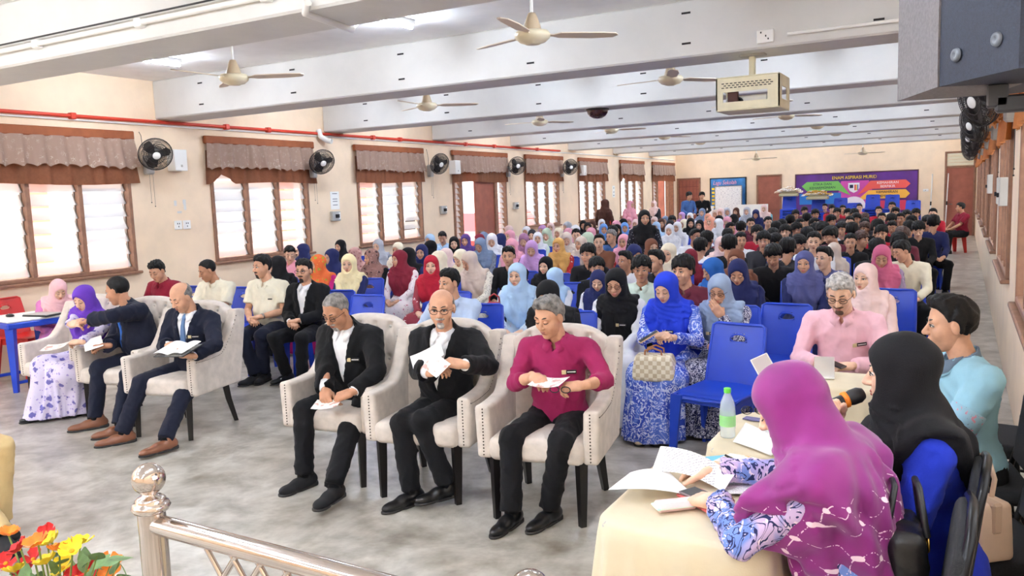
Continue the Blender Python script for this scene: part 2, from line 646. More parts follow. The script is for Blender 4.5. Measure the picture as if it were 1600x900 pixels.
WIN = [(4.72, 6.72), (7.98, 9.93), (11.15, 13.08), (17.36, 19.27), (20.5, 22.4), (23.6, 25.65)]
SILL, HEAD = 0.97, 2.5
wall_left = wall_x('wall_left', XL - 0.18, XL, YF, YB, ZC, [(a, c, SILL, HEAD) for a, c in WIN] + [(14.2, 16.45, 0, 2.45), (26.6, 28.9, 0, 2.45), (0.6, 3.1, SILL, HEAD), (-4.5, -1.5, SILL, HEAD)], m_wall)
RWIN = [(1.0, 2.9), (4.5, 6.5), (7.95, 9.95), (11.15, 13.1), (14.3, 16.3), (17.4, 19.4), (20.6, 22.6), (23.7, 25.7)]
wall_right = wall_x('wall_right', XR, XR + 0.18, YF, YB, ZC, [(a, c, 0.9, HEAD) for a, c in RWIN], m_wall)
b = MB(); b.box((XL - 0.18, YF - .15, 0), (XR + 0.18, YF, ZC))
wall_front = tag(b.build('wall_front', m_wall), kind='structure')
b = MB(); b.box((XL - 0.18, YB, 0), (XR + 0.18, YB + 0.15, ZC))
wall_back = tag(b.build('wall_back', m_wall), kind='structure')
# dark mould line where beam 2 and its neighbours meet the wall
_pane = MB(); _pane.box((-0.076, 0, -0.0025), (0.076, 1, 0.0025))
me_pane = _pane.mesh('pane', m_pane)
_winno = [0]
def window(xw, ya, yb, za, zb, side, tilt=32):
    """three-light louvre window set in a wall at xw; side +1 when the room is towards +x"""
    _winno[0] += 1
    w = empty('window_%d' % _winno[0], (xw, ya, za), kind='structure')
    W, Hh = yb - ya, zb - za
    t = 0.05
    def xb(a, c): return (a, c) if side > 0 else (-c, -a)
    b = MB()
    x0, x1 = xb(-0.12, 0.03)
    b.bbox((x0, 0, 0), (x1, t, Hh), .008); b.bbox((x0, W - t, 0), (x1, W, Hh), .008)
    b.bbox((x0, t, 0), (x1, W - t, t), .008); b.bbox((x0, t, Hh - t), (x1, W - t, Hh), .008)
    b.build('window_frame', m_frame, w)
    b = MB(); x0, x1 = xb(-0.1, 0.07)
    b.bbox((x0, -0.04, -0.035), (x1, W + 0.04, 0.0), .008)
    b.build('window_sill', m_frame, w)
    cw = (W - 2 * t) / 3
    for k in (1, 2):
        b = MB(); x0, x1 = xb(-0.1, 0.02)
        y = t + cw * k
        b.bbox((x0, y - 0.028, t), (x1, y + 0.028, Hh - t), .006)
        b.build('mullion', m_frame, w)
    n = 9
    for k in range(3):
        y0 = t + cw * k + (0.03 if k else 0.005); y1 = t + cw * (k + 1) - (0.03 if k < 2 else 0.005)
        for yy in (y0, y1 - 0.012):
            b = MB(); x0, x1 = xb(-0.075, -0.055)
            b.box((x0, yy, t), (x1, yy + 0.012, Hh - t))
            for j in range(n):
                z = t + (Hh - 2 * t) * (j + .5) / n
                M = MT((-0.06 * side, yy, z), (0, R(tilt + 32) * side, 0))
                b.box((-0.075, 0, -0.007), (0.075, 0.012, 0.007), 0, M)
            b.build('louvre_track', m_alu, w)
        for j in range(n):
            z = t + (Hh - 2 * t) * (j + .5) / n
            o = link_mesh('pane', me_pane, w, (-0.06 * side, y0 + 0.012, z), (0, R(tilt + 32) * side, 0))
            o.scale = (1, y1 - y0 - 0.024, 1)
    return w
for (a, c) in WIN: window(XL, a, c, SILL, HEAD, 1)
for (a, c) in RWIN: window(XR, a, c, 0.9, HEAD, -1)

# peeled paint between the first two windows
for (y, z, w, h) in ((7.36, 1.78, .04, .07), (7.50, 1.80, .05, .06), (7.51, 1.72, .04, .08), (7.40, 1.68, .07, .025)):
    b = MB(); b.box((XL, y, z), (XL + .0015, y + w, z + h)); b.build('peeled_patch', m_white, wall_left)
# doors in the left wall
def left_door(no, y0, y1, leafs):
    d = empty('door_%d' % no, (XL, y0, 0), kind='structure')
    W = y1 - y0
    b = MB()
    for (a, c) in ((0, .06), (W - .06, W)): b.bbox((-.15, a, 0), (.03, c, 2.45), .006)
    b.bbox((-.15, .06, 2.38), (.03, W - .06, 2.45), .006)
    b.build('door_frame', m_frame, d)
    for (a, c) in leafs['posts']:
        b = MB(); b.bbox((-.12, a, 0), (.02, c, 2.38), .006); b.build('door_post', m_frame, d)
    for (a, c) in leafs['leaf']:
        b = MB(); b.bbox((-.06, a, .01), (-.02, c, 2.37), .005)
        lf = b.build('door_leaf', m_door, d)
        b = MB(); b.tube([(-.02, a + .1, 1.0), (.04, a + .1, 1.0), (.04, a + .2, 1.0)], .011); b.build('door_handle', m_alu, lf)
    for (a, c, ang) in leafs['open']:
        M = MT((-.13, a, 0), (0, 0, R(ang)))
        b = MB(); b.bbox((-.02, 0, .01), (.02, c - a, 2.37), .005, 0, M)
        b.build('door_leaf', m_door, d)
    for (a, c) in leafs['glass']:
        for j in range(12):
            z = .95 + j * .118
            o = link_mesh('pane', me_pane, d, (-.06, a, z), (0, R(60), 0)); o.scale = (.8, c - a, 1)
        b = MB(); b.bbox((-.09, a, 0), (-.03, c, .88), .004); b.build('door_panel', m_door, d)
left_door(1, 14.2, 16.45, dict(posts=[(.30, .36), (1.72, 1.84)], leaf=[(.92, 1.72)], open=[(.37, .92, 100)], glass=[(.06, .30), (1.84, 2.19)]))
left_door(2, 26.6, 28.9, dict(posts=[(.5, .58), (1.75, 1.84)], leaf=[], open=[(.6, 1.2, 95), (1.72, 2.2, 80)], glass=[(.06, .5)]))
# doors in the back wall
def back_door(no, x0, x1, z1, transom):
    d = empty('door_%d' % no, (x0, YB, 0), kind='structure')
    W = x1 - x0
    b = MB(); b.bbox((0, -.04, 0), (.06, .02, z1), .006); b.bbox((W - .06, -.04, 0), (W, .02, z1), .006); b.bbox((.06, -.04, z1 - .06), (W - .06, .02, z1), .006)
    if transom: b.bbox((.06, -.04, 2.13), (W - .06, .02, 2.19), .006)
    b.build('door_frame', m_frame, d)
    b = MB(); b.bbox((.06, -.02, .01), (W - .06, .012, 2.13 if transom else z1 - .06), .004)
    lf = b.build('door_leaf', m_door, d)
    b = MB(); b.tube([(.14, -.02, 1.0), (.14, -.06, 1.0), (.24, -.06, 1.0)], .012); b.build('door_handle', m_alu, lf)
    if transom:
        mp = mat('transom glass', (226, 220, 196), 0.2)
        for j in range(4):
            b = MB(); z = 2.21 + j * .1
            b.bbox((.07, -.022, z), (W - .07, -.008, z + .085), .003); b.build('pane', mp, d)
    if no == 3:
        b = MB()
        for k in range(6): b.box((.09 + k * .13, -.055, .1), (.10 + k * .13, -.045, z1 - .1))
        for z in (.5, .95, 1.4, 1.85): b.box((.07, -.055, z), (W - .07, -.045, z + .012))
        b.build('security_grille', mat('grille red', (110, 52, 44), .5), d)
back_door(3, -9.22, -8.34, 2.17, False)
back_door(4, -6.35, -5.49, 2.17, False)
back_door(5, -0.52, 0.34, 2.65, True)

# outside: paved yard, a pale block across it, sky beyond
b = MB(); b.box((-60, -40, -0.35), (XL - 0.18, 70, -0.1)); b.box((XR + .18, -40, -.35), (40, 70, -.1))
tag(b.build('ground_outside', mat('pale paving', (214, 205, 196), .9, var=.08)), 'pale paved yard outside the hall windows', 'ground', kind='structure')
bl = empty('neighbouring_block', (-19, 4, 0), label='pale building with orange bands across the yard outside the left windows', cat='building')
b = MB(); b.box((-6, -6, -.1), (0, 26, 5.5)); b.build('block_wall', mat('pale pink render', (242, 222, 214), .9), bl)
m_or = mat('orange red paint', (232, 150, 122), .7)
for z in (.1, 3.0):
    b = MB(); b.box((0, -6, z), (.06, 26, z + .35)); b.build('painted_band', m_or, bl)
for k in range(8):
    b = MB(); b.box((0, -5 + k * 4, -.1), (.3, -4.6 + k * 4, 5.5)); b.build('column', m_or, bl)
for k in range(8):
    b = MB(); b.box((.0, -3.6 + k * 4, 1.0), (.03, -1.8 + k * 4, 2.3)); b.build('far_window', mat('far glass', (150, 165, 180), .2), bl)
# red car parked beyond the open door
car = empty('parked_car', (-13.2, 19.6, -0.1), label='red car parked outside the open brown door', cat='car')
m_car = mat('red car paint', (196, 30, 38), 0.25, coat=.6)
prof = [(-2.0, .35), (-2.05, .75), (-1.2, .95), (-.6, 1.42), (.9, 1.45), (1.6, 1.0), (2.05, .9), (2.1, .35)]
b = MB(); b.prism(prof, 1.6, 0, MT((.8, 0, 0), (R(90), 0, R(90)))); b.build('car_body', m_car, car)
for s in (-.81, .81):
    b = MB(); b.prism([(-1.0, .98), (-.52, 1.36), (.82, 1.38), (1.3, 1.0)], .02, 0, MT((s, 0, 0), (R(90), 0, R(90)))); b.build('car_glass', m_black, car)
for y in (-1.3, 1.3):
    for s in (-.78, .78):
        b = MB(); b.lathe([(0, -.1), (.3, -.1), (.33, -.05), (.33, .05), (.3, .1), (0, .1)], 20, 0, MT((s, y, .33), (0, R(90), 0))); b.build('wheel', m_black, car)

# ---------------------------------------------------------------- valances over the windows
def lace_mat(name, base, thread, scale):
    m, nt, N, L, p = _new(name)
    v = _coord(nt, 1.0)
    d = _voro(nt, v, scale); e = _voro(nt, v, scale * 2.4, 'DISTANCE_TO_EDGE')
    n = _noise(nt, v, scale * .7, 3)
    f = _ramp(nt, e, [(0.03, (255, 255, 255)), (0.1, (0, 0, 0))])
    g = _ramp(nt, _math(nt, 'ADD', d, _math(nt, 'MULTIPLY', n, .6)), [(.55, (255, 255, 255)), (.75, (30, 30, 30))])
    # heavier embroidery towards the hem
    sx = nt.nodes.new('ShaderNodeSeparateXYZ'); L.new(v, sx.inputs[0])
    h = _ramp(nt, _math(nt, 'ADD', _math(nt, 'MULTIPLY', sx.outputs[2], 2.0), 1.0), [(0.05, (255, 255, 255)), (0.5, (150, 150, 150)), (.9, (170, 170, 170))])
    fac = _mix(nt, 1.0, _mix(nt, 1.0, f, g, 'MULTIPLY'), h, 'MULTIPLY')
    L.new(_mix(nt, fac, base, thread), p.inputs['Base Color'])
    p.inputs['Roughness'].default_value = .7
    tl = nt.nodes.new('ShaderNodeBsdfTranslucent'); tl.inputs[0].default_value = lin(base)
    mx = nt.nodes.new('ShaderNodeMixShader'); mx.inputs[0].default_value = .3
    L.new(p.outputs[0], mx.inputs[1]); L.new(tl.outputs[0], mx.inputs[2]); L.new(mx.outputs[0], N['Material Output'].inputs[0])
    return m
def sheer(name, rgb, tr=.45):
    m, nt, N, L, p = _new(name)
    p.inputs['Base Color'].default_value = lin(rgb); p.inputs['Roughness'].default_value = .8
    tl = nt.nodes.new('ShaderNodeBsdfTranslucent'); tl.inputs[0].default_value = lin(rgb)
    n = _noise(nt, _coord(nt, 1.0), 30)
    L.new(_ramp(nt, n, [(.3, tuple(c * .85 for c in rgb)), (.7, rgb)]), p.inputs['Base Color'])
    mx = nt.nodes.new('ShaderNodeMixShader'); mx.inputs[0].default_value = tr
    L.new(p.outputs[0], mx.inputs[1]); L.new(tl.outputs[0], mx.inputs[2]); L.new(mx.outputs[0], N['Material Output'].inputs[0])
    return m
m_lace = lace_mat('beige lace', (180, 150, 132), (246, 234, 216), 16)
m_band = mat('brown header cloth', (150, 84, 50), .8, var=.1)
m_under = sheer('brown underskirt', (158, 102, 70))
m_gold = sheer('gold satin', (196, 132, 76), .5)
def pleat_mesh(name, W, z0, z1, depth, n, m, seed, scallop, notch=None, thick=.004):
    rnd = random.Random(seed)
    ph = [rnd.uniform(0, 6.28) for _ in range(6)]
    def off(y, t):
        w = math.sin(y * n + ph[0] + 1.3 * math.sin(y * 2.1 + ph[1])) + .5 * math.sin(y * n * 1.9 + ph[2]) + .35 * math.sin(y * n * .43 + ph[3])
        return depth * (.35 + .65 * t) * (1.1 + .55 * w)
    b = MB()
    nu, nv = int(W * 70), 9
    def fn(u, v):
        y = u * W; t = v
        zb = z0 + scallop * abs(math.sin(y * PI / .17 + ph[4])) + .012 * math.sin(y * 3 + ph[5])
        if notch:
            zb += notch[2] * max(0, 1 - abs(y - notch[0]) / notch[1])
        return (off(y, t) + .02, y + .014 * (u - .5) * t * 6, z1 + (zb - z1) * t)
    b.grid(fn, nu, nv)
    b.grid(lambda u, v: tuple(Vector(fn(u, v)) - Vector((thick, 0, 0))), nu, nv)
    return b.mesh(name, m)
def valance(xw, ya, yb, side, kind, seed, label, meshes={}):
    W = yb - ya
    ztop = 2.735
    key = (round(W, 1), kind, seed % 3)
    v = empty('valance', (xw, ya if side > 0 else yb, 0), 0 if side > 0 else PI, label=label, cat='valance', group='lace valances on the left wall' if side > 0 else 'gold valances on the right wall')
    if key not in meshes:
        W0 = key[0]
        b = MB(); b.bbox((.01, -.02, -.11), (.07, W0 + .02, 0), .012)
        notch = {0: None, 1: (.28, .22, .14), 2: None}[seed % 3]
        meshes[key] = (b.mesh('header_band', m_band),
                       pleat_mesh('lace_layer', W0, -.47, -.10, .042, 27, m_lace if kind == 'lace' else m_gold, seed + 1, .035),
                       pleat_mesh('underskirt', W0, -.66, -.2, .030, 25, m_under if kind == 'lace' else m_gold, seed + 2, .0, notch))
    for n, me, dx in zip(('header_band', 'lace_layer', 'underskirt'), meshes[key], (0, .03, 0)):
        o = link_mesh(n, me, v, (dx, 0, ztop)); o.scale = (1, W / key[0], 1)
for k, (a, c, s, lb) in enumerate([(4.62, 6.78, 1, 'wide brown and lace valance over the window nearest the stage'), (7.92, 10.05, 4, 'brown and lace valance with a pulled-up corner, over the second window from the stage'),
        (11.1, 13.12, 2, 'brown and lace valance over the third window along the left wall'), (14.18, 16.47, 3, 'brown and lace valance over the open brown side door'),
        (17.38, 19.46, 5, 'brown and lace valance over the first window past the brown side door'), (20.5, 22.52, 6, 'brown and lace valance over the second window past the brown side door'),
        (23.58, 25.7, 7, 'brown and lace valance over the third window past the brown side door'), (26.56, 28.95, 8, 'brown and lace valance over the bright doorway in the far left corner')]):
    valance(XL, a, c, 1, 'lace', s, lb)
for k, (a, c) in enumerate(RWIN[1:]):
    valance(XR, a - .05, c + .05, -1, 'gold', k + 3, 'gold satin valance over a window on the right wall, %s from the front' % ('nearest', 'second', 'third', 'fourth', 'fifth', 'sixth', 'seventh')[k])

# ---------------------------------------------------------------- pipes, boxes and notices
def pipe(name, pts, r, m, label, cat='pipe', clips=None, cm=None):
    o = empty(name, pts[0], label=label, cat=cat)
    p0 = Vector(pts[0])
    b = MB(); b.tube([Vector(p) - p0 for p in pts], r, 8); b.build('pipe_run', m, o)
    if clips:
        for c in clips:
            b = MB(); c = Vector(c) - p0; b.bbox(c - Vector((r * 1.7, r * 1.7, r * 1.7)), c + Vector((r * 1.7, r * 1.7, r * 1.7)), r * .4); b.build('pipe_clip', cm or m, o)
    return o
m_redp = mat('red pipe paint', (205, 62, 40), .45)
pipe('red_conduit', [(XL + .06, -1, 2.872), (XL + .06, 19.3, 2.872)], .022, m_redp, 'long red pipe running high along the left wall', clips=[(XL + .055, y, 2.872) for y in (6.0, 8.3, 9.1, 11.6, 12.4, 14.7, 15.9, 18.0)])
pipe('wall_trunking', [(XL + .02, -1, 2.835), (XL + .02, 29, 2.835)], .014, m_wplastic, 'thin white cable trunking just under the red pipe')
pipe('beam_conduit', [(XL + .02, 3.81, 3.03), (-3.0, 3.81, 3.03), (-2.0, 3.81, 3.03), (XR, 3.81, 3.03)], .02, m_wplastic, 'white conduit with black ties along the nearest ceiling beam', clips=[(x, 3.82, 3.03) for x in (-7.4, -6.2, -5.0, -3.8)], cm=m_wplastic)
pipe('beam_cable', [(XL + .02, 3.79, 3.07), (XR, 3.79, 3.07)], .007, m_black, 'thin black cable strung above the conduit on the nearest beam', 'cable')
pipe('bent_conduit', [(-3.45, 3.80, 2.94), (-3.52, 3.85, 2.90), (-3.62, 4.40, 2.90), (-3.66, 4.45, 2.93), (-4.7, 5.85, 3.36)], .025, m_wplastic, 'white conduit bending under the nearest beam towards a tube lamp')
pipe('ceiling_conduit', [(-1.3, 7.15, 3.0), (XR, 7.15, 3.0)], .014, m_wplastic, 'white conduit running right from the socket on the second beam')
pipe('wall_drain_bend', [(XL + .06, 10.2, 2.93), (XL + .10, 10.2, 2.82), (XL + .16, 10.28, 2.76), (XL + .24, 10.3, 2.74)], .045, m_wplastic, 'short white bent pipe under the third beam at the left wall')

def plate(name, lo, hi, m, label, cat, group=None, extra=None):
    o = empty(name, lo, label=label, cat=cat, group=group)
    b = MB(); b.bbox((0, 0, 0), tuple(h - l for l, h in zip(lo, hi)), .006); b.build('casing', m, o)
    if extra:
        for n, l2, h2, mm in extra:
            b = MB(); b.bbox(tuple(a - c for a, c in zip(l2, lo)), tuple(a - c for a, c in zip(h2, lo)), .002); b.build(n, mm, o)
    return o
for k, y in enumerate((7.33, 7.47)):
    plate('wall_socket', (XL, y, 1.46), (XL + .02, y + .12, 1.58), m_wplastic, ['white wall socket under the first wall fan, the one nearer the stage', 'white wall socket under the first wall fan, the one farther from the stage'][k], 'socket',
          extra=[('socket_slot', (XL + .018, y + .04, 1.53), (XL + .024, y + .05, 1.55), m_dark), ('socket_slot', (XL + .018, y + .07, 1.53), (XL + .024, y + .08, 1.55), m_dark), ('socket_slot', (XL + .018, y + .055, 1.49), (XL + .024, y + .065, 1.51), m_dark)])
plate('beam_socket', (-1.55, 7.15, 2.95), (-1.41, 7.172, 3.06), m_wplastic, 'white wall socket on the second ceiling beam near the projector', 'socket', extra=[('socket_slot', (-1.52, 7.146, 3.03), (-1.51, 7.152, 3.045), m_dark), ('socket_slot', (-1.48, 7.146, 3.0), (-1.47, 7.152, 3.015), m_dark), ('socket_slot', (-1.46, 7.146, 2.975), (-1.45, 7.152, 2.99), m_dark)])
m_txt = mat('grey print', (120, 120, 126), .8)
plate('wall_notice', (XL, 10.45, 1.63), (XL + .006, 10.67, 1.93), m_wplastic, 'white printed notice on the wall between the second and third windows', 'notice',
      extra=[('printed_line', (XL + .004, 10.5, z), (XL + .008, 10.62, z + .012), m_txt) for z in (1.89, 1.80, 1.76, 1.70)])
plate('wall_notice', (XL, 23.0, 1.6), (XL + .006, 23.2, 1.95), m_wplastic, 'narrow white notice on the far left wall beside the standing women', 'notice', extra=[('printed_line', (XL + .004, 23.05, z), (XL + .008, 23.15, z + .02), m_txt) for z in (1.87, 1.75, 1.65)])
for (y, n, lb) in ((10.42, 2, 'grey metal socket box with round plug below the white notice'), (13.68, 2, 'grey metal socket box between the third window and the brown door'), (16.75, 1, 'grey metal socket box just past the brown side door')):
    plate('socket_box', (XL, y, 1.44), (XL + .06, y + .2 , 1.6), m_gplastic, lb, 'socket box', extra=[('plug', (XL + .055, y + .07, 1.49), (XL + .1, y + .13, 1.55), m_dark), ('switch_plate', (XL + .058, y + .15, 1.47), (XL + .066, y + .19, 1.58), m_wplastic)])
for (y, lb) in ((7.3, 'white wall speaker box beside the wall fan nearest the stage'), (14.1, 'white wall speaker box beside the third wall fan at the brown door'), (20.55, 'white wall speaker box beside the farthest wall fan')):
    plate('wall_speaker', (XL, y, 2.24), (XL + .16, y + .2, 2.52), m_wplastic, lb, 'speaker', extra=[('speaker_badge', (XL + .158, y + .09, 2.29), (XL + .164, y + .12, 2.32), m_gplastic)])
for (y, z, lb) in ((8.6, 1.5, 'grey metal switch box on the right wall, nearest the camera'), (9.2, 1.5, 'grey metal switch box on the right wall, second along'), (12.9, 1.55, 'small grey switch box on the right wall, farthest along')):
    plate('switch_box', (XR - .07, y, z), (XR, y + .22, z + .26), m_gplastic, lb, 'switch box', extra=[('switch_knob', (XR - .09, y + .08, z + .08), (XR - .068, y + .12, z + .12), m_dark)])

# ---------------------------------------------------------------- fans
m_fanbody = mat('cream fan enamel', (226, 214, 182), .35)
m_cone = mat('beige fan cone', (196, 176, 146), .4)
m_blade = mat('cream fan blade', (216, 200, 178), .45)
_b = MB(); _b.lathe([(.012, .02), (.012, .45)], 10); me_rod = _b.mesh('down_rod', m_wplastic)
_b = MB(); _b.lathe([(.0, .17), (.028, .17), (.045, .13), (.062, .08), (.075, .035), (.075, .02), (0, .02)], 20); me_cone = _b.mesh('fan_cone', m_cone)
_b = MB(); _b.lathe([(0, .03), (.125, .03), (.14, .01), (.135, -.02), (.10, -.05), (.06, -.062), (.058, -.066), (0, -.066)], 28); me_motor = _b.mesh('motor_housing', m_fanbody)
_b = MB()
_poly = [(.10, -.018), (.17, -.02), (.22, -.06), (.55, -.068), (.66, -.055), (.69, -.02), (.66, .03), (.5, .055), (.22, .05), (.17, .02), (.10, .018)]
_b.prism(_poly, .008, 0, MT((0, 0, 0), (R(-9), 0, 0))); me_blade = _b.mesh('fan_blade', m_blade)
def ceiling_fan(x, y, z, a0, label):
    f = empty('ceiling_fan', (x, y, z), label=label, cat='fan', group='ceiling fans')
    o = link_mesh('down_rod', me_rod, f); o.scale = (1, 1, (ZC - z) / .45)
    link_mesh('fan_cone', me_cone, f); link_mesh('motor_housing', me_motor, f)
    for k in range(3): link_mesh('fan_blade', me_blade, f, (0, 0, 0), (0, 0, R(a0 + 120 * k)))
_ord = ['nearest', 'second', 'third', 'fourth', 'fifth', 'sixth']
for k, (x, y, a) in enumerate([(-6.2, 5.73, 28), (-6.25, 9.05, 35), (-6.3, 12.45, 60), (-6.15, 15.3, 20), (-6.05, 18.3, 48), (-6.1, 21.4, 10)]):
    ceiling_fan(x, y, 2.98, a, 'cream ceiling fan in the left row, %s from the camera' % _ord[k])
for k, (x, y, a) in enumerate([(-2.95, 5.75, 40), (-2.88, 8.95, 52), (-2.8, 12.2, 30), (-2.76, 15.1, 40), (-2.7, 18.2, 28), (-2.72, 21.2, 20)]):
    ceiling_fan(x, y, 2.98, a, 'cream ceiling fan in the right row, %s from the camera' % _ord[k])
ceiling_fan(-2.75, 27.6, 2.69, 30, 'cream ceiling fan hanging low before the banner wall')
ceiling_fan(-6.0, 27.6, 2.69, 30, 'cream ceiling fan hanging low before the whiteboard wall')

m_guard = mat('black fan wire', (34, 30, 30), .4)
m_fblade = see_through('smoked fan blade', (52, 44, 42), .8, .3)
def _fan_meshes():
    b = MB()
    for (r, z) in ((.205, 0), (.20, .03), (.20, -.03), (.15, .05), (.10, .058), (.15, -.045), (.1, -.05)):
        b.tube([(r * math.cos(t), r * math.sin(t), z) for t in np.linspace(0, 2 * PI, 28, False)], 0.006 if r > .2 else .003, 5, closed=True)
    for k in range(72):
        t = 2 * PI * k / 72; c, s = math.cos(t), math.sin(t)
        b.tube([(.04 * c, .04 * s, .06), (.13 * c, .13 * s, .055), (.2 * c, .2 * s, .03), (.205 * c, .205 * s, 0), (.2 * c, .2 * s, -.03), (.06 * c, .06 * s, -.05)], 0.0026, 3, cap=False)
    g = b.mesh('guard', m_guard)
    b = MB(); b.lathe([(0, .068), (.045, .066), (.05, .058), (.04, .05), (0, .05)], 18); h = b.mesh('hub_badge', m_wplastic)
    bl = []
    b = MB()
    poly = [(.02, -.02), (.08, -.07), (.15, -.085), (.18, -.05), (.185, .0), (.15, .05), (.08, .045), (.02, .02)]
    b.prism(poly, .004, 0, MT((0, 0, 0), (R(22), 0, 0))); bl = b.mesh('blade', m_fblade)
    b = MB(); b.lathe([(0, -.05), (.06, -.05), (.07, -.08), (.065, -.15), (.03, -.18), (0, -.18)], 20); mo = b.mesh('motor_housing', m_gplastic)
    return g, h, bl, mo
_fm = _fan_meshes()
def wall_fan(pos, wall_pt, face, label, group):
    """pos: guard centre, wall_pt: bracket on the wall, face: direction the fan looks"""
    f = empty('wall_fan', pos, label=label, cat='fan', group=group)
    d = Vector(face).normalized()
    rot = d.to_track_quat('Z', 'Y').to_euler()
    link_mesh('guard', _fm[0], f, None, rot); link_mesh('hub_badge', _fm[1], f, None, rot); link_mesh('motor_housing', _fm[3], f, None, rot)
    for k in range(3): link_mesh('blade', _fm[2], f, None, (rot.to_matrix() @ Matrix.Rotation(R(120 * k + 20), 3, 'Z')).to_euler())
    w = Vector(wall_pt) - Vector(pos)
    b = MB(); b.bbox(w - Vector((.05, .06, .12)), w + Vector((.05, .06, .12)), .02); b.build('wall_bracket', m_gplastic, f)
    b = MB(); b.tube([w, w * .6 + Vector((0, 0, -.03)), -d * .12], .022, 8); b.build('arm', m_gplastic, f)
    b = MB()
    for dy in (-.02, .03): b.tube([w + Vector((.03, dy, -.12)), w + Vector((.03, dy, -.5 - dy))], .002, 4); b.ball(w + Vector((.03, dy, -.5 - dy)), .008, 6)
    b.build('pull_cord', m_guard, f)
    b = MB(); b.tube([w + Vector((0, -.05, .12)), w + Vector((.02, -.08, .25)), w + Vector((-.02, -.06, .38)), w + Vector((0, -.1, .42))], .004, 5); b.build('power_cable', m_guard, f)
for k, (u, v) in enumerate(((243, 241), (503, 253), (687, 256), (808, 259), (891, 261))):
    c_ = atx(u, v, XL + .36)
    wall_fan(c_, (XL + .05, c_.y + .12, c_.z - .12), [(.95, -.45, -.42), (.9, -.4, -.5), (.95, -.35, -.35), (.9, -.7, -.2), (.9, -.7, -.2)][k],
             ['dark wall fan on the left wall between the first and second windows', 'dark wall fan on the left wall between the second and third windows', 'dark wall fan on the left wall just before the brown door', 'dark wall fan on the left wall just past the brown door', 'dark wall fan on the left wall, farthest from the stage'][k], 'wall fans on the left wall')
for k, y in enumerate((7.35, 10.6, 13.8, 17.0, 20.2)):
    wall_fan((XR - .27, y, 2.36), (XR - .05, y + .06, 2.3), (-.75, -.5, -.28), 'dark wall fan high on the right wall, %s from the front' % _ord[k], 'wall fans on the right wall')

# ---------------------------------------------------------------- tube lamps
m_tube = mat('lit tube', (226, 238, 255), .4, emit=102.0)
lamp_spots = [(x, y) for y in (-4.6, -2.8, -1.0, 0.6, 2.0, 6.05, 9.3, 12.0, 15.6, 18.6, 21.6, 24.8, 28.0) for x in (-7.7, -4.51, -1.4)]  # two first-bay tubes in view; the rest added to brighten the hall
for (x, y) in lamp_spots:
    nm = dict([((-7.7, 6.05), 'lit tube lamp on the ceiling above the window nearest the stage'), ((-4.51, 6.05), 'lit tube lamp on the ceiling between the two nearest ceiling fans')]).get((x, y), 'lit tube lamp, %s row, %s' % ({-7.7: 'left', -4.51: 'middle', -1.4: 'right'}[x], {-4.6: 'farthest behind the stage', -2.8: 'over the back of the stage', -1.0: 'over the stage', 0.6: 'over the stage front', 2.0: 'just before the stage', 6.05: 'first bay', 9.3: 'second bay beyond the stage', 12.0: 'third bay beyond the stage', 15.6: 'fourth bay beyond the stage', 18.6: 'fifth bay beyond the stage', 21.6: 'sixth bay beyond the stage', 24.8: 'seventh bay beyond the stage', 28.0: 'last bay by the back wall'}[y]))
    if (x, y) == (-1.4, 6.05): y = 5.3
    f = empty('tube_lamp', (x, y, ZC), label=nm, cat='lamp', group='tube lamps on the ceiling')
    b = MB(); b.bbox((-.03, -.31, -.045), (.03, .31, 0), .006); b.build('batten', m_wplastic, f)
    b = MB(); b.tube([(0, -.29, -.065), (0, .29, -.065)], .016, 10); b.build('tube', m_tube, f)

# black dome camera under the third beam, caged projector under the second
f = empty('dome_camera', (-4.47, 10.62, ZB), label='dark half-round dome under the third ceiling beam', cat='dome camera')
b = MB(); b.lathe([(.16, 0), (.16, -.02), (.15, -.025)], 28); b.build('dome_rim', m_black, f)
b = MB(); b.lathe([(.148, -.02), (.14, -.06), (.11, -.10), (.06, -.128), (.0, -.135)], 28); b.build('dome_cover', mat('smoked dome', (58, 30, 28), .12, coat=.5), f)
PJ = empty('projector_cage', (-1.65, 7.42, ZB), label='cream metal cage holding a projector on a ceiling bracket', cat='projector cage')
m_cage = mat('cream cage paint', (226, 218, 186), .45, var=.06)
b = MB(); b.bbox((-.10, -.05, -.02), (.12, .05, 0), .004); b.build('ceiling_plate', m_gplastic, PJ)
b = MB(); b.bbox((-.02, -.03, -.20), (.03, .03, -.02), .006); b.build('drop_post', m_cage, PJ)
cz0, cz1, cx0, cx1, cy0, cy1 = -.49, -.20, -.265, .275, -.2, .25
b = MB(); b.bbox((cx0, cy0, cz1 - .012), (cx1, cy1, cz1), .004); b.build('cage_top', m_cage, PJ)
b = MB(); b.bbox((cx0, cy0, cz0), (cx1, cy1, cz0 + .012), .004); b.build('cage_base', m_cage, PJ)
for xs in (cx0, cx1 - .012):
    b = MB(); b.box((xs, cy0, cz0 + .012), (xs + .012, cy0 + .1, cz1 - .012)); b.box((xs, cy1 - .1, cz0 + .012), (xs + .012, cy1, cz1 - .012))
    b.box((xs, cy0 + .1, cz1 - .1), (xs + .012, cy1 - .1, cz1 - .012)); b.box((xs, cy0 + .1, cz0 + .012), (xs + .012, cy1 - .1, cz0 + .08)); b.build('cage_side', m_cage, PJ)
b = MB(); fw = cx1 - cx0
b.box((cx0, cy0, cz1 - .13), (cx1, cy0 + .012, cz1 - .012)); b.box((cx0, cy0, cz0 + .012), (cx1, cy0 + .012, cz0 + .075))
b.box((cx0, cy0, cz0 + .075), (cx0 + .06, cy0 + .012, cz1 - .13)); b.box((cx1 - .1, cy0, cz0 + .075), (cx1, cy0 + .012, cz1 - .13))
b.build('cage_front', m_cage, PJ)
b = MB()
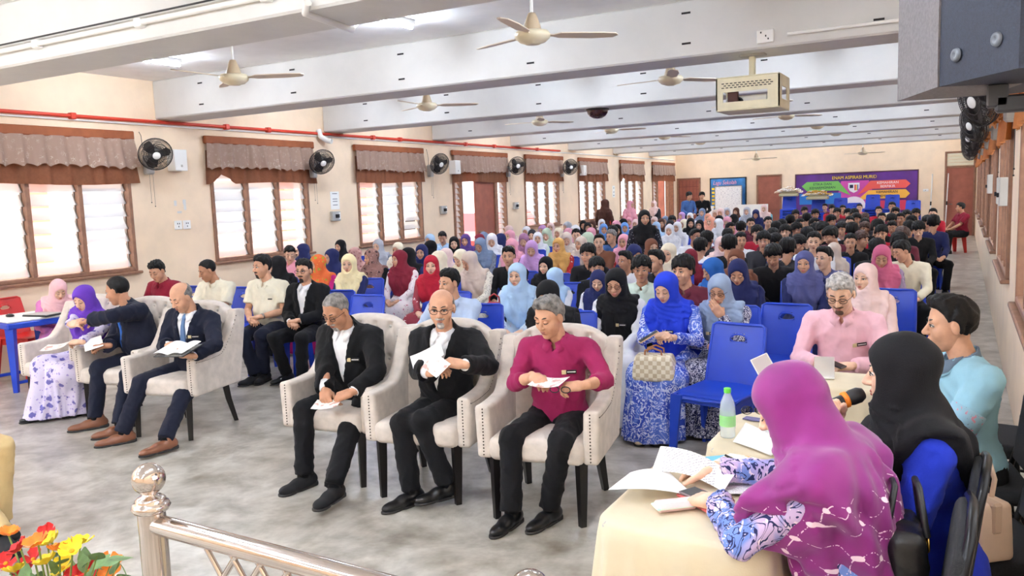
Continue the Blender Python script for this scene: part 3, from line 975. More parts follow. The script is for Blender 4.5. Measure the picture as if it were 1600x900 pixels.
for r_ in range(3):
    for k in range(12): b.box((cx0 + .05 + k * .036 + (r_ % 2) * .018, cy0 - .003, cz1 - .06 - r_ * .018), (cx0 + .072 + k * .036 + (r_ % 2) * .018, cy0 + .002, cz1 - .053 - r_ * .018))
tag(b.build('vent_slots', m_dark, PJ), kind='stuff')
b = MB(); b.bbox((-.2, -.12, cz0 + .02), (.16, .18, cz0 + .13), .012); pj = b.build('projector_body', mat('projector white', (225, 222, 214), .4), PJ)
b = MB(); b.lathe([(0, 0), (.045, 0), (.045, .03), (.03, .03), (.028, .015), (0, .015)], 20, 0, MT((-.09, -.12, cz0 + .075), (R(90), 0, 0))); b.build('lens', m_black, pj)
b = MB(); b.bbox((-.17, -.18, cz0 + .06), (-.08, -.14, cz0 + .17), .005); b.build('lens_shade', mat('brown felt', (82, 52, 46), .8), PJ)

# big loudspeaker on a wall arm at the right
SP = empty('loudspeaker', (0.05, 2.55, 2.0), label='large grey and navy loudspeaker hung from the right wall', cat='speaker')
A_, B_, C_ = (-.235, .28), (-.117, -.05), (.054, -.31)
D_, E_, F_ = (.24, -.24), (.26, .2), (.06, .36)
b = MB(); b.prism([A_, B_, (B_[0] + .2, B_[1] + .1), (A_[0] + .25, A_[1] + .03)], .62, 0, MT((0, 0, 0))); b.build('front_grille', mat('speaker grille grey', (112, 107, 108), .7, var=.12, vscale=90, bump=.3, bscale=300), SP)
b = MB(); b.prism([(B_[0] + .004, B_[1]), C_, D_, E_, F_, (A_[0] + .03, A_[1] + .02)], .618, 0, MT((.0015, 0, .001))); b.build('cabinet', mat('speaker navy paint', (34, 40, 54), .65, var=.16, vscale=120, bump=.3, bscale=260), SP)
for t in (.26, .76):
    px, py = B_[0] + (C_[0] - B_[0]) * t, B_[1] + (C_[1] - B_[1]) * t
    nrm = Vector((-(C_[1] - B_[1]) * -1, (C_[0] - B_[0]) * -1, 0)).normalized()
    if nrm.dot(Vector((-1, -1, 0))) < 0: nrm = -nrm
    q = nrm.to_track_quat('Z', 'Y').to_euler()
    b = MB(); b.lathe([(0, .004), (.005, .004), (.006, .007), (.0155, .007), (.018, .0)], 22, 0, MT((px, py, .065 + .02 * t), q)); b.build('rigging_cap', mat('cap grey', (96, 100, 106), .4), SP)
b = MB(); b.bbox((.0, .0, -.06), (.05, .05, .0), .004); b.bbox((.02, .0, -.075), (.32, .05, -.03), .006); b.build('wall_arm', mat('arm steel', (72, 72, 74), .5, .4), SP)
# ================================================================ back wall boards
def text_mesh(parent, txt, loc, size, m, name, depth=.004, shear=0.0, align='CENTER', sx=1.0):
    """lettering facing -y"""
    c = bpy.data.curves.new(name, 'FONT')
    c.body = txt; c.size = size; c.extrude = depth; c.align_x = align; c.align_y = 'CENTER'; c.shear = shear
    c.resolution_u = 3
    t = bpy.data.objects.new(name, c)
    COL.objects.link(t)
    me = bpy.data.meshes.new_from_object(t.evaluated_get(bpy.context.evaluated_depsgraph_get()))
    bpy.data.objects.remove(t)
    me.materials.clear(); me.materials.append(m)
    o = link_mesh(name, me, parent, loc, (R(90), 0, 0))
    o.scale = (sx, 1, 1)
    return o
def flat(parent, name, poly, m, y, th=.006):
    b = MB(); b.prism(poly, th, 0, MT((0, y, 0), (R(90), 0, 0))); return b.build(name, m, parent)
BN = empty('wall_banner', (-5.02, YB, .75), label='purple banner with coloured arrows and yellow title on the back wall', cat='banner')
m_purple = mat('banner purple', (92, 42, 128), .5, var=.25, vscale=1.2)
b = MB(); b.bbox((0, -.03, 0), (3.74, 0, 1.36), .01); b.build('banner_board', m_purple, BN)
b = MB()
for (l, h) in (((-.03, -.04, -.03), (0, 0, 1.39)), ((3.74, -.04, -.03), (3.77, 0, 1.39)), ((0, -.04, 1.36), (3.74, 0, 1.39))): b.box(l, h)
b.build('banner_frame', mat('banner frame', (96, 60, 56), .5), BN)
c_ = lambda n, r: mat(n, r, .5)
flat(BN, 'magenta_field', [(1.25, .2), (2.6, .2), (2.3, 1.1), (1.45, 1.1)], c_('banner magenta', (196, 72, 160)), -.031)
flat(BN, 'blue_tag', [(.12, .35), (1.45, .35), (1.45, .72), (.12, .72)], c_('banner blue', (42, 120, 200)), -.034)
flat(BN, 'green_arrow', [(.19, .97), (.36, 1.11), (1.36, 1.11), (1.75, .62), (1.36, .80), (.36, .80)], c_('banner green', (120, 190, 92)), -.037)
flat(BN, 'red_arrow', [(1.95, .62), (2.35, 1.08), (3.40, 1.08), (3.54, .945), (3.40, .81), (2.38, .81)], c_('banner coral', (232, 92, 82)), -.037)
flat(BN, 'yellow_arrow', [(1.95, .45), (2.30, .77), (3.40, .77), (3.53, .63), (3.40, .49), (2.3, .49)], c_('banner amber', (246, 184, 72)), -.040)
flat(BN, 'crimson_arrow', [(2.2, .1), (2.30, .42), (3.40, .42), (3.53, .3), (3.40, .1)], c_('banner crimson', (214, 60, 92)), -.037)
flat(BN, 'white_disc', [(1.85 + .36 * math.cos(t), .28 + .3 * math.sin(t)) for t in np.linspace(0, 2 * PI, 28, False)], c_('banner white', (236, 226, 232)), -.043)
sh = flat(BN, 'shield', [(1.67, 1.03), (2.02, 1.03), (2.02, .86), (1.96, .76), (1.845, .70), (1.73, .76), (1.67, .86)], c_('shield white', (232, 230, 236)), -.043)
for (x0, x1, n, r) in ((-.13, -.02, 'shield_block', (30, 34, 70)), (.02, .055, 'shield_stripe', (228, 62, 50)), (.065, .10, 'shield_stripe', (240, 190, 60)), (.11, .135, 'shield_stripe', (40, 70, 160))):
    b = MB(); b.box((1.845 + x0, -.054, .86 if n == 'shield_block' else .78), (1.845 + x1, -.05, .97)); b.build(n, c_(n + str(r[0]), r), sh)
m_yel, m_navy, m_wt = c_('title yellow', (250, 214, 60)), c_('letter navy', (36, 30, 60)), c_('letter white', (250, 240, 240))
text_mesh(BN, 'ENAM ASPIRASI MURID', (1.85, -.04, 1.21), .15, m_yel, 'title_lettering', sx=.9)
text_mesh(BN, 'ETIKA DAN', (.86, -.05, 1.02), .115, m_navy, 'arrow_lettering'); text_mesh(BN, 'KEHARMONIAN', (.86, -.05, .90), .115, m_navy, 'arrow_lettering')
text_mesh(BN, 'KEMAHIRAN', (2.87, -.05, 1.0), .115, m_wt, 'arrow_lettering'); text_mesh(BN, 'BERFIKIR', (2.87, -.05, .88), .115, m_wt, 'arrow_lettering')
text_mesh(BN, 'KEMAHIRAN', (2.85, -.053, .70), .115, m_navy, 'arrow_lettering'); text_mesh(BN, 'PEMIMPIN', (2.85, -.053, .57), .115, m_navy, 'arrow_lettering')
SB = empty('song_board', (-7.97, YB, .9), label='blue framed school song board with pink script heading', cat='notice board')
b = MB(); b.bbox((0, -.03, 0), (1.24, 0, 1.2), .01); b.build('board_panel', mat('board blue', (58, 128, 190), .5, var=.3, vscale=2), SB)
b = MB()
for (l, h) in (((-.03, -.04, 0), (0, 0, 1.22)), ((1.24, -.04, 0), (1.27, 0, 1.22)), ((-.03, -.04, 1.2), (1.27, 0, 1.23))): b.box(l, h)
b.build('board_frame', m_dark, SB)
text_mesh(SB, 'Lagu Sekolah', (.5, -.04, 1.05), .2, mat('pink letters', (246, 170, 190), .5), 'heading_lettering', shear=.3, sx=.8)
for k in range(6):
    b = MB(); b.box((.04, -.036, .15 + k * .13), (.14, -.031, .23 + k * .13)); b.build('verse_mark', m_yel, SB)
WBD = empty('whiteboard', (-7.75, YB - .25, 0), label='white standing whiteboard covered in faint writing before the song board', cat='whiteboard')
def board_mat():
    m, nt, N, L, p = _new('whiteboard scribble')
    v = _coord(nt, (10.0, 1.0, 26.0))
    n = _noise(nt, v, 1.6, 6, .7)
    L.new(_ramp(nt, n, [(.40, (186, 184, 190)), (.47, (238, 236, 234))]), p.inputs['Base Color']); p.inputs['Roughness'].default_value = .3
    return m
b = MB(); b.bbox((0, 0, .5), (.93, .03, 1.82), .005); b.build('writing_panel', board_mat(), WBD)
b = MB()
for (l, h) in (((-.02, -.01, .48), (0, .03, 1.84)), ((.93, -.01, .48), (.95, .03, 1.84)), ((0, -.01, 1.82), (.93, .03, 1.84)), ((0, -.01, .48), (.93, .03, .5))): b.box(l, h)
b.build('panel_frame', m_alu, WBD)
for x in (.05, .86):
    b = MB(); b.tube([(x, .015, .5), (x, -.1, .02)], .012); b.build('leg', m_alu, WBD)
for (x0, x1, z1, nm, lb) in ((-6.95, -5.9, 1.16, 'low_board', 'low white panel leaning beside the whiteboard'), (-8.1, -7.8, 1.14, 'low_board', 'narrow white panel leaning left of the whiteboard')):
    t_ = empty(nm, (x0, YB - .3, 0), label=lb, cat='panel')
    b = MB(); b.bbox((0, 0, .05), (x1 - x0, .03, z1), .006); b.build('panel_face', m_wplastic, t_)
    for x in (.02, x1 - x0 - .05):
        b = MB(); b.bbox((x, 0, 0), (x + .03, .03, .05), .003); b.build('panel_foot', m_alu, t_)
for (u, lb) in ((1457, 'thin white pole leaning on the back wall right of the banner'), (1482, 'thin white pole leaning against the frame of the corner door')):
    p = aty(u, 272, YB - .1)
    t_ = empty('pole', (p.x, YB - .1, 0), label=lb, cat='pole')
    b = MB(); b.tube([(-.06, -.15, .0), (0, 0, 1.97)], .016, 8); b.build('shaft', m_wplastic, t_)
    b = MB(); b.tube([(-.031, -.075, .98), (-.027, -.066, 1.10)], .022, 8); b.build('grip', m_dark, t_)
plate('wall_socket', (-1.12, YB - .02, 1.42), (-.96, YB, 1.5), m_wplastic, 'small white socket on the back wall between the banner and the pole', 'socket', extra=[('socket_slot', (-1.06, YB - .024, 1.45), (-1.04, YB - .018, 1.47), m_dark)])

# ================================================================ seating
m_blue = mat('royal blue plastic', (26, 66, 190), .38, var=.06, vscale=3)
m_red = mat('red plastic', (196, 34, 30), .35)
def blue_chair_meshes():
    # front faces -y
    z0, z1 = .44, .83
    hole = (0, .735); hw, hh = .065, .03
    def P(x, z):
        t = (z - z0) / (z1 - z0)
        return (x, .185 + .085 * t - .05 * (1 - (x / .21) ** 2) * -.35 * t + .012 * math.cos(x * 7), z)
    b = MB()
    nx, nz = 19, 15
    xs = np.linspace(-.205, .205, nx); zs = np.linspace(z0 - .02, z1, nz)
    def inh(x, z): return ((x - hole[0]) / hw) ** 2 + ((z - hole[1]) / hh) ** 2 < 1 and z > .705
    for sgn, off in ((1, 0), (-1, .014)):
        vs = []
        for z in zs:
            w = 1 - .10 * ((z - z0) / (z1 - z0))
            for x in xs:
                p = P(x * w, z); vs.append((p[0], p[1] + off, p[2]))
        fs = []
        for j in range(nz - 1):
            for i in range(nx - 1):
                if inh((xs[i] + xs[i + 1]) / 2, (zs[j] + zs[j + 1]) / 2): continue
                q = (j * nx + i, j * nx + i + 1, (j + 1) * nx + i + 1, (j + 1) * nx + i)
                fs.append(q if sgn > 0 else q[::-1])
        b.add(vs, fs, 0, True)
    # rolled rim
    rim = [P(-.205 * .985, z0), P(-.205 * .95, (z0 + z1) / 2), P(-.205 * .905, z1 - .01), P(-.16, z1 + .004), P(.16, z1 + .004), P(.205 * .905, z1 - .01), P(.205 * .95, (z0 + z1) / 2), P(.205 * .985, z0)]
    b.tube([Vector(p) + Vector((0, .007, 0)) for p in rim], .011, 6)
    b.tube([(hw * math.cos(t), P(0, .735)[1] + .007, max(.71, .735 + hh * math.sin(t))) for t in np.linspace(0, 2 * PI, 16, False)], .007, 5, closed=True)
    back = b.mesh('backrest', m_blue)
    b = MB()
    def S(u, v):
        x = (u - .5) * .43 * (1 - .06 * v); y = -.23 + .43 * v
        z = .447 - .016 * math.sin(v * PI) * math.cos((u - .5) * 2.6) - .02 * max(0, .12 - v) / .12
        return (x, y, z)
    b.grid(S, 13, 11)
    b.grid(lambda u, v: (S(1 - u, v)[0], S(u, v)[1], S(u, v)[2] - .018), 13, 11)
    edge = [S(0, v) for v in np.linspace(0, 1, 8)] + [S(1, v) for v in np.linspace(1, 0, 8)]
    b.tube([Vector(p) + Vector((0, 0, -.012)) for p in edge], .014, 6, closed=True)
    b.box((-.2, -.22, .36), (-.185, .2, .44)); b.box((.185, -.22, .36), (.2, .2, .44)); b.box((-.18, -.225, .385), (.18, -.212, .435))
    seat = b.mesh('seat', m_blue)
    legs = []
    for sx in (-1, 1):
        for (yt, yb) in ((-.205, -.235), (.175, .225)):
            b = MB()
            x0, x1 = .205 * sx, .225 * sx
            dy = .05
            for (a0, a1) in ((0, .5), (.5, 1)):
                pass
            # angled channel: outer face and front face
            def quadbar(w0, w1):
                vs = []
                for (z, yc, xc, w) in ((.44, yt, x0, w0), (.0, yb, x1, w1)):
                    vs += [(xc - .012, yc - w, z), (xc + .012, yc - w, z), (xc + .012, yc + w, z), (xc - .012, yc + w, z)]
                return vs
            vs = quadbar(.06, .028)
            b.add(vs, [(0, 1, 5, 4), (1, 2, 6, 5), (2, 3, 7, 6), (3, 0, 4, 7), (4, 5, 6, 7), (3, 2, 1, 0)])
            s2 = -1 if yt < 0 else 1
            vs = []
            for (z, yc, xc, w) in ((.44, yt + s2 * .05, x0 - sx * .03, .035), (.0, yb + s2 * .02, x1 - sx * .016, .018)):
                vs += [(xc - w, yc - .01, z), (xc + w, yc - .01, z), (xc + w, yc + .01, z), (xc - w, yc + .01, z)]
            b.add(vs, [(0, 1, 5, 4), (1, 2, 6, 5), (2, 3, 7, 6), (3, 0, 4, 7), (4, 5, 6, 7), (3, 2, 1, 0)])
            legs.append(b.mesh('leg', m_blue))
    return back, seat, legs
BC = blue_chair_meshes()
def join_meshes(name, mes, mats):
    V, Fc = [], []
    b = MB()
    for me in mes:
        b.add([v.co[:] for v in me.vertices], [tuple(p.vertices) for p in me.polygons], 0, False)
    b.sm = [p.use_smooth for me in mes for p in me.polygons]
    return b.mesh(name, mats)
ME_BCHAIR = join_meshes('blue_chair', [BC[0], BC[1], *BC[2]], [m_blue])
def blue_chair(x, y, rz, label, group='blue plastic chairs', z=0, full=True, m=None):
    if not full:
        o = link_mesh('plastic_chair', ME_BCHAIR, None, (x, y, z), (0, 0, rz), [m] if m else None)
        return tag(o, label, 'chair', group)
    c = empty('plastic_chair', (x, y, z), rz, label, 'chair', group)
    mm = [m] if m else None
    link_mesh('backrest', BC[0], c, mats=mm); link_mesh('seat', BC[1], c, mats=mm)
    for l in BC[2]: link_mesh('leg', l, c, mats=mm)
    return c

def armchair_meshes():
    m_f = mat('oatmeal linen', (212, 202, 192), .9, var=.07, vscale=14, bump=.35, bscale=220, sheen=.2)
    m_l = mat('black lacquer leg', (22, 18, 18), .35)
    m_n = mat('bronze nail', (70, 58, 50), .35, .8)
    m_c = mat('crystal button', (226, 222, 216), .15, .4)
    tuft = [(x, z) for j, z in enumerate((.60, .71, .82, .92)) for x in ((-.18, -.06, .06, .18) if j % 2 else (-.12, 0, .12))]
    def yb(P): # back leans
        return .20 + .10 * (P[:, 2] - .4) / .6 - .25 * np.maximum(np.abs(P[:, 0]) - .16, 0) ** 1.2
    def back(P):
        ytilt = yb(P)
        q = P.copy(); q[:, 1] -= ytilt
        w = .285 + .02 * np.clip((P[:, 2] - .5) / .5, 0, 1)
        d = rbox(q, (0, 0, .68), (.30, .055, .325), .05)
        top = P[:, 2] - (1.0 - .10 * (np.abs(P[:, 0]) / .3) ** 2.5)
        d = smax(d, top, .03)
        for (x, z) in tuft:
            dd = np.sqrt((P[:, 0] - x) ** 2 + (P[:, 2] - z) ** 2)
            d = d + np.where(q[:, 1] < .01, .017 * np.exp(-(dd / .026) ** 2), 0)
        fr = np.abs(((P[:, 0] + (P[:, 2] - .60) * (.06 / .11)) / .12 + .5) % 1 - .5); fr2 = np.abs(((P[:, 0] - (P[:, 2] - .60) * (.06 / .11)) / .12 + .5) % 1 - .5)
        msk = (q[:, 1] < .0) & (P[:, 2] > .56) & (P[:, 2] < .95) & (np.abs(P[:, 0]) < .22)
        d = d + np.where(msk, .006 * (np.exp(-(fr / .12) ** 2) + np.exp(-(fr2 / .12) ** 2)), 0)
        return d
    def seat(P):
        d = rbox(P, (0, -.05, .40), (.265, .265, .065), .04)
        dome = .018 * np.clip(1 - (P[:, 0] / .26) ** 2, 0, 1) * np.clip(1 - ((P[:, 1] + .05) / .26) ** 2, 0, 1)
        return d - np.where(P[:, 2] > .42, dome, 0)
    def arm(sx):
        def f(P):
            y = P[:, 1]
            ztop = .635 + .285 * np.clip((y + .0) / .24, 0, 1) ** 1.7 + .01 * np.sin(y * 9)
            xc = sx * (.295 + .015 * np.clip((P[:, 2] - .4) / .4, 0, 1) - .0 * y)
            q = np.stack([np.abs(P[:, 0] - xc) - .022, np.maximum(y - .28 - .1 * (P[:, 2] - .4) / .6, -.285 - y) + .02, np.maximum(P[:, 2] - ztop, .34 - P[:, 2]) + .02], 1)
            d = np.sqrt((np.maximum(q, 0) ** 2).sum(1)) + np.minimum(q.max(1), 0) - .022
            return d * .8
        return f
    out = {}
    out['backrest'] = Soup().sdf(back, (-.36, .05, .3), (.36, .42, 1.06), .0085).mesh('backrest', [m_f])
    out['seat'] = Soup().sdf(seat, (-.3, -.36, .3), (.3, .26, .5), .01).mesh('seat', [m_f])
    for k, sx in enumerate((-1, 1)):
        out['arm%d' % k] = Soup().sdf(arm(sx), (min(sx * .2, sx * .4), -.34, .3), (max(sx * .2, sx * .4), .46, 1.06), .01).mesh('arm', [m_f])
        b = MB()
        for i in range(15):
            z = .36 + i * .018; b.ball((sx * .297, -.287, z), .0048, 6)
        ys = np.linspace(-.27, .23, 30)
        for y in ys:
            zt = .635 + .285 * min(1, max(0, y / .24)) ** 1.7 + .01 * math.sin(y * 9)
            b.ball((sx * (.296 + .015 * (zt - .43) / .4 + .041), y, zt - .03), .0048, 6)
        out['nail%d' % k] = b.mesh('nail_trim', m_n)
    b = MB()
    for (x, z) in tuft:
        y = float(yb(np.array([[x, 0, z]], F32))[0]) - .047
        b.ball((x, y, z), (.011, .006, .011), 8)
    out['buttons'] = b.mesh('tuft_button', m_c)
    legs = []
    for (x, y, dx, dy) in ((-.24, -.26, 0, -.01), (.24, -.26, 0, -.01), (-.22, .20, -.02, .09), (.22, .20, .02, .09)):
        b = MB()
        b.tube([(x, y, .36), (x + dx * .4, y + dy * .3, .2), (x + dx, y + dy, 0)], [.036, .031, .023], 4); b.sm = [False] * len(b.sm)
        legs.append(b.mesh('leg', m_l))
    out['legs'] = legs
    return out
AC = armchair_meshes()
def armchair(x, y, rz, label):
    c = empty('armchair', (x, y, 0), rz, label, 'armchair', 'tufted armchairs in the front row')
    bk = link_mesh('backrest', AC['backrest'], c)
    tag(link_mesh('tuft_buttons', AC['buttons'], bk), 'shiny tuft buttons', kind='stuff')
    link_mesh('seat', AC['seat'], c)
    for k in (0, 1):
        a = link_mesh('arm', AC['arm%d' % k], c)
        tag(link_mesh('nail_trim', AC['nail%d' % k], a), 'row of dark nail heads', kind='stuff')
    for l in AC['legs']: link_mesh('leg', l, c)
    return c
ACH = [(-2.0, 3.97, R(10), 'tufted armchair under the man in the magenta shirt'), (-2.78, 3.97, R(10), 'tufted armchair under the bald man in glasses'), (-3.46, 3.99, R(6), 'tufted armchair under the grey-haired man in black suit'),
       (-5.36, 4.22, R(12), 'tufted armchair under the bald man reading a book'), (-6.12, 4.32, R(10), 'tufted armchair under the man in the blue tie who points'), (-6.88, 4.3, R(8), 'tufted armchair under the woman in the violet headscarf')]
for a in ACH: armchair(*a)

def banquet_meshes():
    m_c = mat('black woven seat cloth', (30, 31, 34), .9, var=.2, vscale=160, bump=.4, bscale=400)
    m_t = mat('black steel frame', (26, 26, 28), .35, .5)
    def back(P):
        q = P.copy(); q[:, 1] -= .19 + .12 * (P[:, 2] - .45)
        d = rbox(q, (0, 0, .71), (.20, .022, .21), .02)
        return smax(d, np.sqrt(P[:, 0] ** 2 + ((P[:, 2] - .62) * .9) ** 2) - .29, .03)
    out = {'backrest': Soup().sdf(back, (-.24, .1, .45), (.24, .36, .98), .011).mesh('backrest', [m_c]),
           'seat': Soup().sdf(lambda P: rbox(P, (0, -.03, .455), (.215, .215, .035), .03), (-.25, -.28, .4), (.25, .22, .52), .012).mesh('seat', [m_c])}
    b = MB()
    pts = [(-.20, .165, .44), (-.207, .20, .55), (-.205, .235, .78), (-.16, .255, .90), (0, .262, .935), (.16, .255, .90), (.205, .235, .78), (.207, .20, .55), (.20, .165, .44)]
    b.tube(pts, .013, 8); out['back_frame'] = b.mesh('back_frame', m_t)
    legs = []
    for sx in (-1, 1):
        b = MB(); b.tube([(sx * .2, -.2, .43), (sx * .205, -.215, .2), (sx * .21, -.22, 0)], .012, 8); legs.append(b.mesh('leg', m_t))
        b = MB(); b.tube([(sx * .2, .165, .46), (sx * .205, .19, .2), (sx * .21, .25, 0)], .012, 8); legs.append(b.mesh('leg', m_t))
    b = MB(); b.tube([(-.205, -.21, .25), (-.205, .19, .25)], .008, 6); b.tube([(.205, -.21, .25), (.205, .19, .25)], .008, 6); b.tube([(-.205, .19, .25), (.205, .19, .25)], .008, 6); out['stretcher'] = b.mesh('stretcher', m_t)
    out['legs'] = legs
    return out
BQ = banquet_meshes()
def banquet_chair(x, y, rz, label):
    c = empty('banquet_chair', (x, y, 0), rz, label, 'chair', 'black banquet chairs along the right wall')
    for n in ('backrest', 'seat', 'back_frame', 'stretcher'): link_mesh(n, BQ[n], c)
    for l in BQ['legs']: link_mesh('leg', l, c)
banquet_chair(-.22, 2.28, R(-90), 'black banquet chair behind the woman in the magenta headscarf')
banquet_chair(.09, 3.20, R(-74), 'black banquet chair carrying the beige handbag')
banquet_chair(.08, 3.92, R(-80), 'black banquet chair behind the youth in the pale blue polo')
banquet_chair(.12, 4.6, R(-100), 'empty black banquet chair by the right wall, farthest from the camera')
banquet_chair(-.18, 2.68, R(-92), 'black banquet chair under the woman with the microphone')

# plain red chairs
blue_chair(-8.86, 5.02, R(100), 'red plastic chair behind the woman in pink at the blue table', 'red plastic chairs', m=m_red)
blue_chair(-.22, 22.4, R(-58), 'red plastic chair under the man in the maroon polo in the far corner', 'red plastic chairs', m=m_red)
for k in range(4): blue_chair(-7.8 + .01 * k, 19.9, R(100), 'red plastic chair, %s in the stack by the standing women' % ('bottom one', 'second from bottom', 'third from bottom', 'topmost')[k], 'stacked red chairs', z=.1 * k, full=False, m=m_red)
blue_chair(-.72, 19.3, R(-30), 'red plastic chair behind the boy in the red and blue shirt', 'red plastic chairs', m=m_red, full=False)

# empty blue chairs in the front rows
for (x, y, rz, lb) in ((-1.36, 5.18, -12, 'empty blue plastic chair standing nearest the camera'), (-1.2, 6.22, -4, 'empty blue plastic chair right behind the nearest empty one'), (-.55, 7.35, -8, 'empty blue plastic chair behind the man in the pink shirt'),
                       (-5.05, 5.9, 4, 'empty blue plastic chair to the right of the man in the black blazer'), (-4.35, 6.35, 0, 'blue plastic chair turned with its handle hole towards the stage, beside the maroon headscarf'), (-4.9, 6.9, 0, 'empty blue plastic chair before the woman in the cream headscarf'), (-2.75, 5.5, 6, 'blue plastic chair just right of the bald man in glasses')):
    blue_chair(x, y, R(rz), lb)

# stacks of blue chairs before the banner
_k = 0
for (u, vt, Y, rz) in ((1232, 307, 26.2, 4), (1277, 312, 26.4, 0), (1312, 310, 26.9, 0), (1334, 318, 26.2, 3), (1362, 305, 26.4, -3), (1392, 305, 26.6, -6), (1424, 314, 26.0, -8)):
    p = aty(u, vt, Y)
    n = max(4, int((p.z - .83) / .075) + 1)
    for k in range(n):
        blue_chair(p.x, Y + .012 * k, R(rz), 'blue plastic chair, %s in the stack ' % ('topmost' if k == 0 else 'bottom one' if k == n - 1 else ['second', 'third', 'fourth', 'fifth', 'sixth', 'seventh', 'eighth', 'ninth', 'tenth'][k - 1] + ' from top') + '%s' % ['under the cream flowers', 'under the gold flowers', 'behind the flowers', 'before the white disc', 'below the amber arrow', 'beside the crimson arrow', 'nearest the corner door'][_k], 'stacked blue chairs %d' % (_k + 1), z=p.z - .83 - .075 * k if k < n - 1 else 0.0, full=False)
    _k += 1
# flower arrangements lying on two stacks
def bouquet(p, w, cols, label, n=64):
    t = empty('flower_arrangement', p, label=label, cat='flowers')
    rnd = random.Random(int(w * 100))
    b = MB(); b.bbox((-w / 2.6, -.1, 0), (w / 2.6, .1, .10), .03); b.bbox((-w / 2.8, -.1, .1), (w / 2.8, .1, .2), .05); b.build('foliage_base', mat('faded leaf', (206, 196, 160), .8), t)
    for i in range(n):
        c = cols[rnd.randrange(len(cols))]
        x, y = rnd.uniform(-w / 2, w / 2), rnd.uniform(-.13, .09)
        z = .08 + .22 * (1 - (2 * x / w) ** 2 * .7) * (1 - (y / .13) ** 2 * .5) * rnd.uniform(.7, 1)
        b = MB()
        for k in range(5):
            a = k * 1.257 + rnd.random()
            b.ball((0, 0, 0), (.044, .028, .014), 6, 0, MT((x + .036 * math.cos(a), y + .03 * math.sin(a), z), (.5 * math.sin(a), -.5 * math.cos(a), a)))
        b.ball((x, y, z + .005), .014, 6)
        b.build('blossom', c, t)
_cr, _go, _wh = mat('cream petal', (240, 226, 205), .8), mat('gold petal', (206, 160, 70), .8), mat('white petal', (246, 240, 236), .8)
_p = aty(1232, 307, 26.2); bouquet((_p.x, 26.25, _p.z + .0), .75, [_cr, _cr, _wh, mat('tan petal', (214, 180, 150), .8)], 'cream flower arrangement on the chair stack by the far door')
_p = aty(1277, 312, 26.4); bouquet((_p.x, 26.45, _p.z + .0), .85, [_wh, _cr, _go, _go], 'white and gold flower arrangement on the chair stack under the banner')

# ================================================================ tables
def drape_table(x0, x1, y0, y1, label, h=.74, seed=0, rc=.12):
    cx, cy = (x0 + x1) / 2, (y0 + y1) / 2
    t = empty('draped_table', (cx, cy, 0), label=label, cat='table', group='cream draped tables')
    a, c = (x1 - x0) / 2, (y1 - y0) / 2
    rnd = random.Random(seed); ph = [rnd.uniform(0, 6.28) for _ in range(4)]
    m_cl = mat('cream tablecloth', (212, 198, 168), .75, var=.04, bump=.15, bscale=200, sheen=.2)
    def outline(s, off):
        # rounded rectangle by arc parameter
        w, d = a + off - rc, c + off - rc
        per = 4 * (w + d) + 2 * PI * rc; L_ = s * per
        segs = [('l', 2 * d, (a + off, -d), (0, 1)), ('a', PI / 2 * rc, (w, d), 0), ('l', 2 * w, (w, c + off), (-1, 0)), ('a', PI / 2 * rc, (-w, d), PI / 2), ('l', 2 * d, (-a - off, d), (0, -1)), ('a', PI / 2 * rc, (-w, -d), PI), ('l', 2 * w, (-w, -c - off), (1, 0)), ('a', PI / 2 * rc, (w, -d), 1.5 * PI)]
        for k, ln, p, q in segs:
            if L_ <= ln or q == 1.5 * PI:
                if k == 'l': return (p[0] + q[0] * L_, p[1] + q[1] * L_)
                an = q + min(L_, ln) / rc; return (p[0] + rc * math.cos(an), p[1] + rc * math.sin(an))
            L_ -= ln
    b = MB()
    prof = [(-.5, h), (-.02, h), (0, h - .003), (.010, h - .014), (.016, h - .06), (.03, h - .25), (.05, h - .5), (.065, .03)]
    nu = 160; vs = []; fs = []
    for (o, z) in prof:
        for i in range(nu):
            s = i / nu
            f = max(0, (h - z) / h)
            wv = .022 * f * (math.sin(s * 2 * PI * 17 + ph[0] + 2 * math.sin(s * 25 + ph[1])) + .6 * math.sin(s * 2 * PI * 29 + ph[2]))
            if o == -.5: vs.append((0, 0, z)); continue
            p = outline(s, max(o + wv, -.02)); vs.append((p[0], p[1], z))
    for j in range(len(prof) - 1):
        for i in range(nu): fs.append((j * nu + i, j * nu + (i + 1) % nu, (j + 1) * nu + (i + 1) % nu, (j + 1) * nu + i))
    b.add(vs, [q[::-1] for q in fs], 0, True)
    b.build('tablecloth', m_cl, t)
    for sx in (-1, 1):
        for sy in (-1, 1):
            b = MB(); b.tube([(sx * (a - .06), sy * (c - .06), 0), (sx * (a - .06), sy * (c - .06), h - .03)], .018, 8); b.build('leg', m_gplastic, t)
    b = MB(); b.bbox((-a + .02, -c + .02, h - .035), (a - .02, c - .02, h - .006), .01); b.build('table_top', m_gplastic, t)
drape_table(-.98, -.46, 2.21, 2.97, 'cream draped table nearest the camera under the open papers', seed=1)
drape_table(-.87, -.44, 3.05, 3.66, 'cream draped table carrying the water bottle', seed=2)
drape_table(-.82, -.28, 4.22, 4.62, 'cream draped table before the man in the pink shirt', seed=3)
t = empty('side_table', (-1.72, 6.15, 0), label='small white table top between the patterned dresses behind the empty blue chair', cat='table')
b = MB(); b.bbox((-.2, -.2, .56), (.2, .2, .59), .008); b.build('table_top', m_wplastic, t)
for sx in (-.17, .17):
    for sy in (-.17, .17):
        b = MB(); b.tube([(sx, sy, 0), (sx, sy, .56)], .014, 6); b.build('leg', m_wplastic, t)
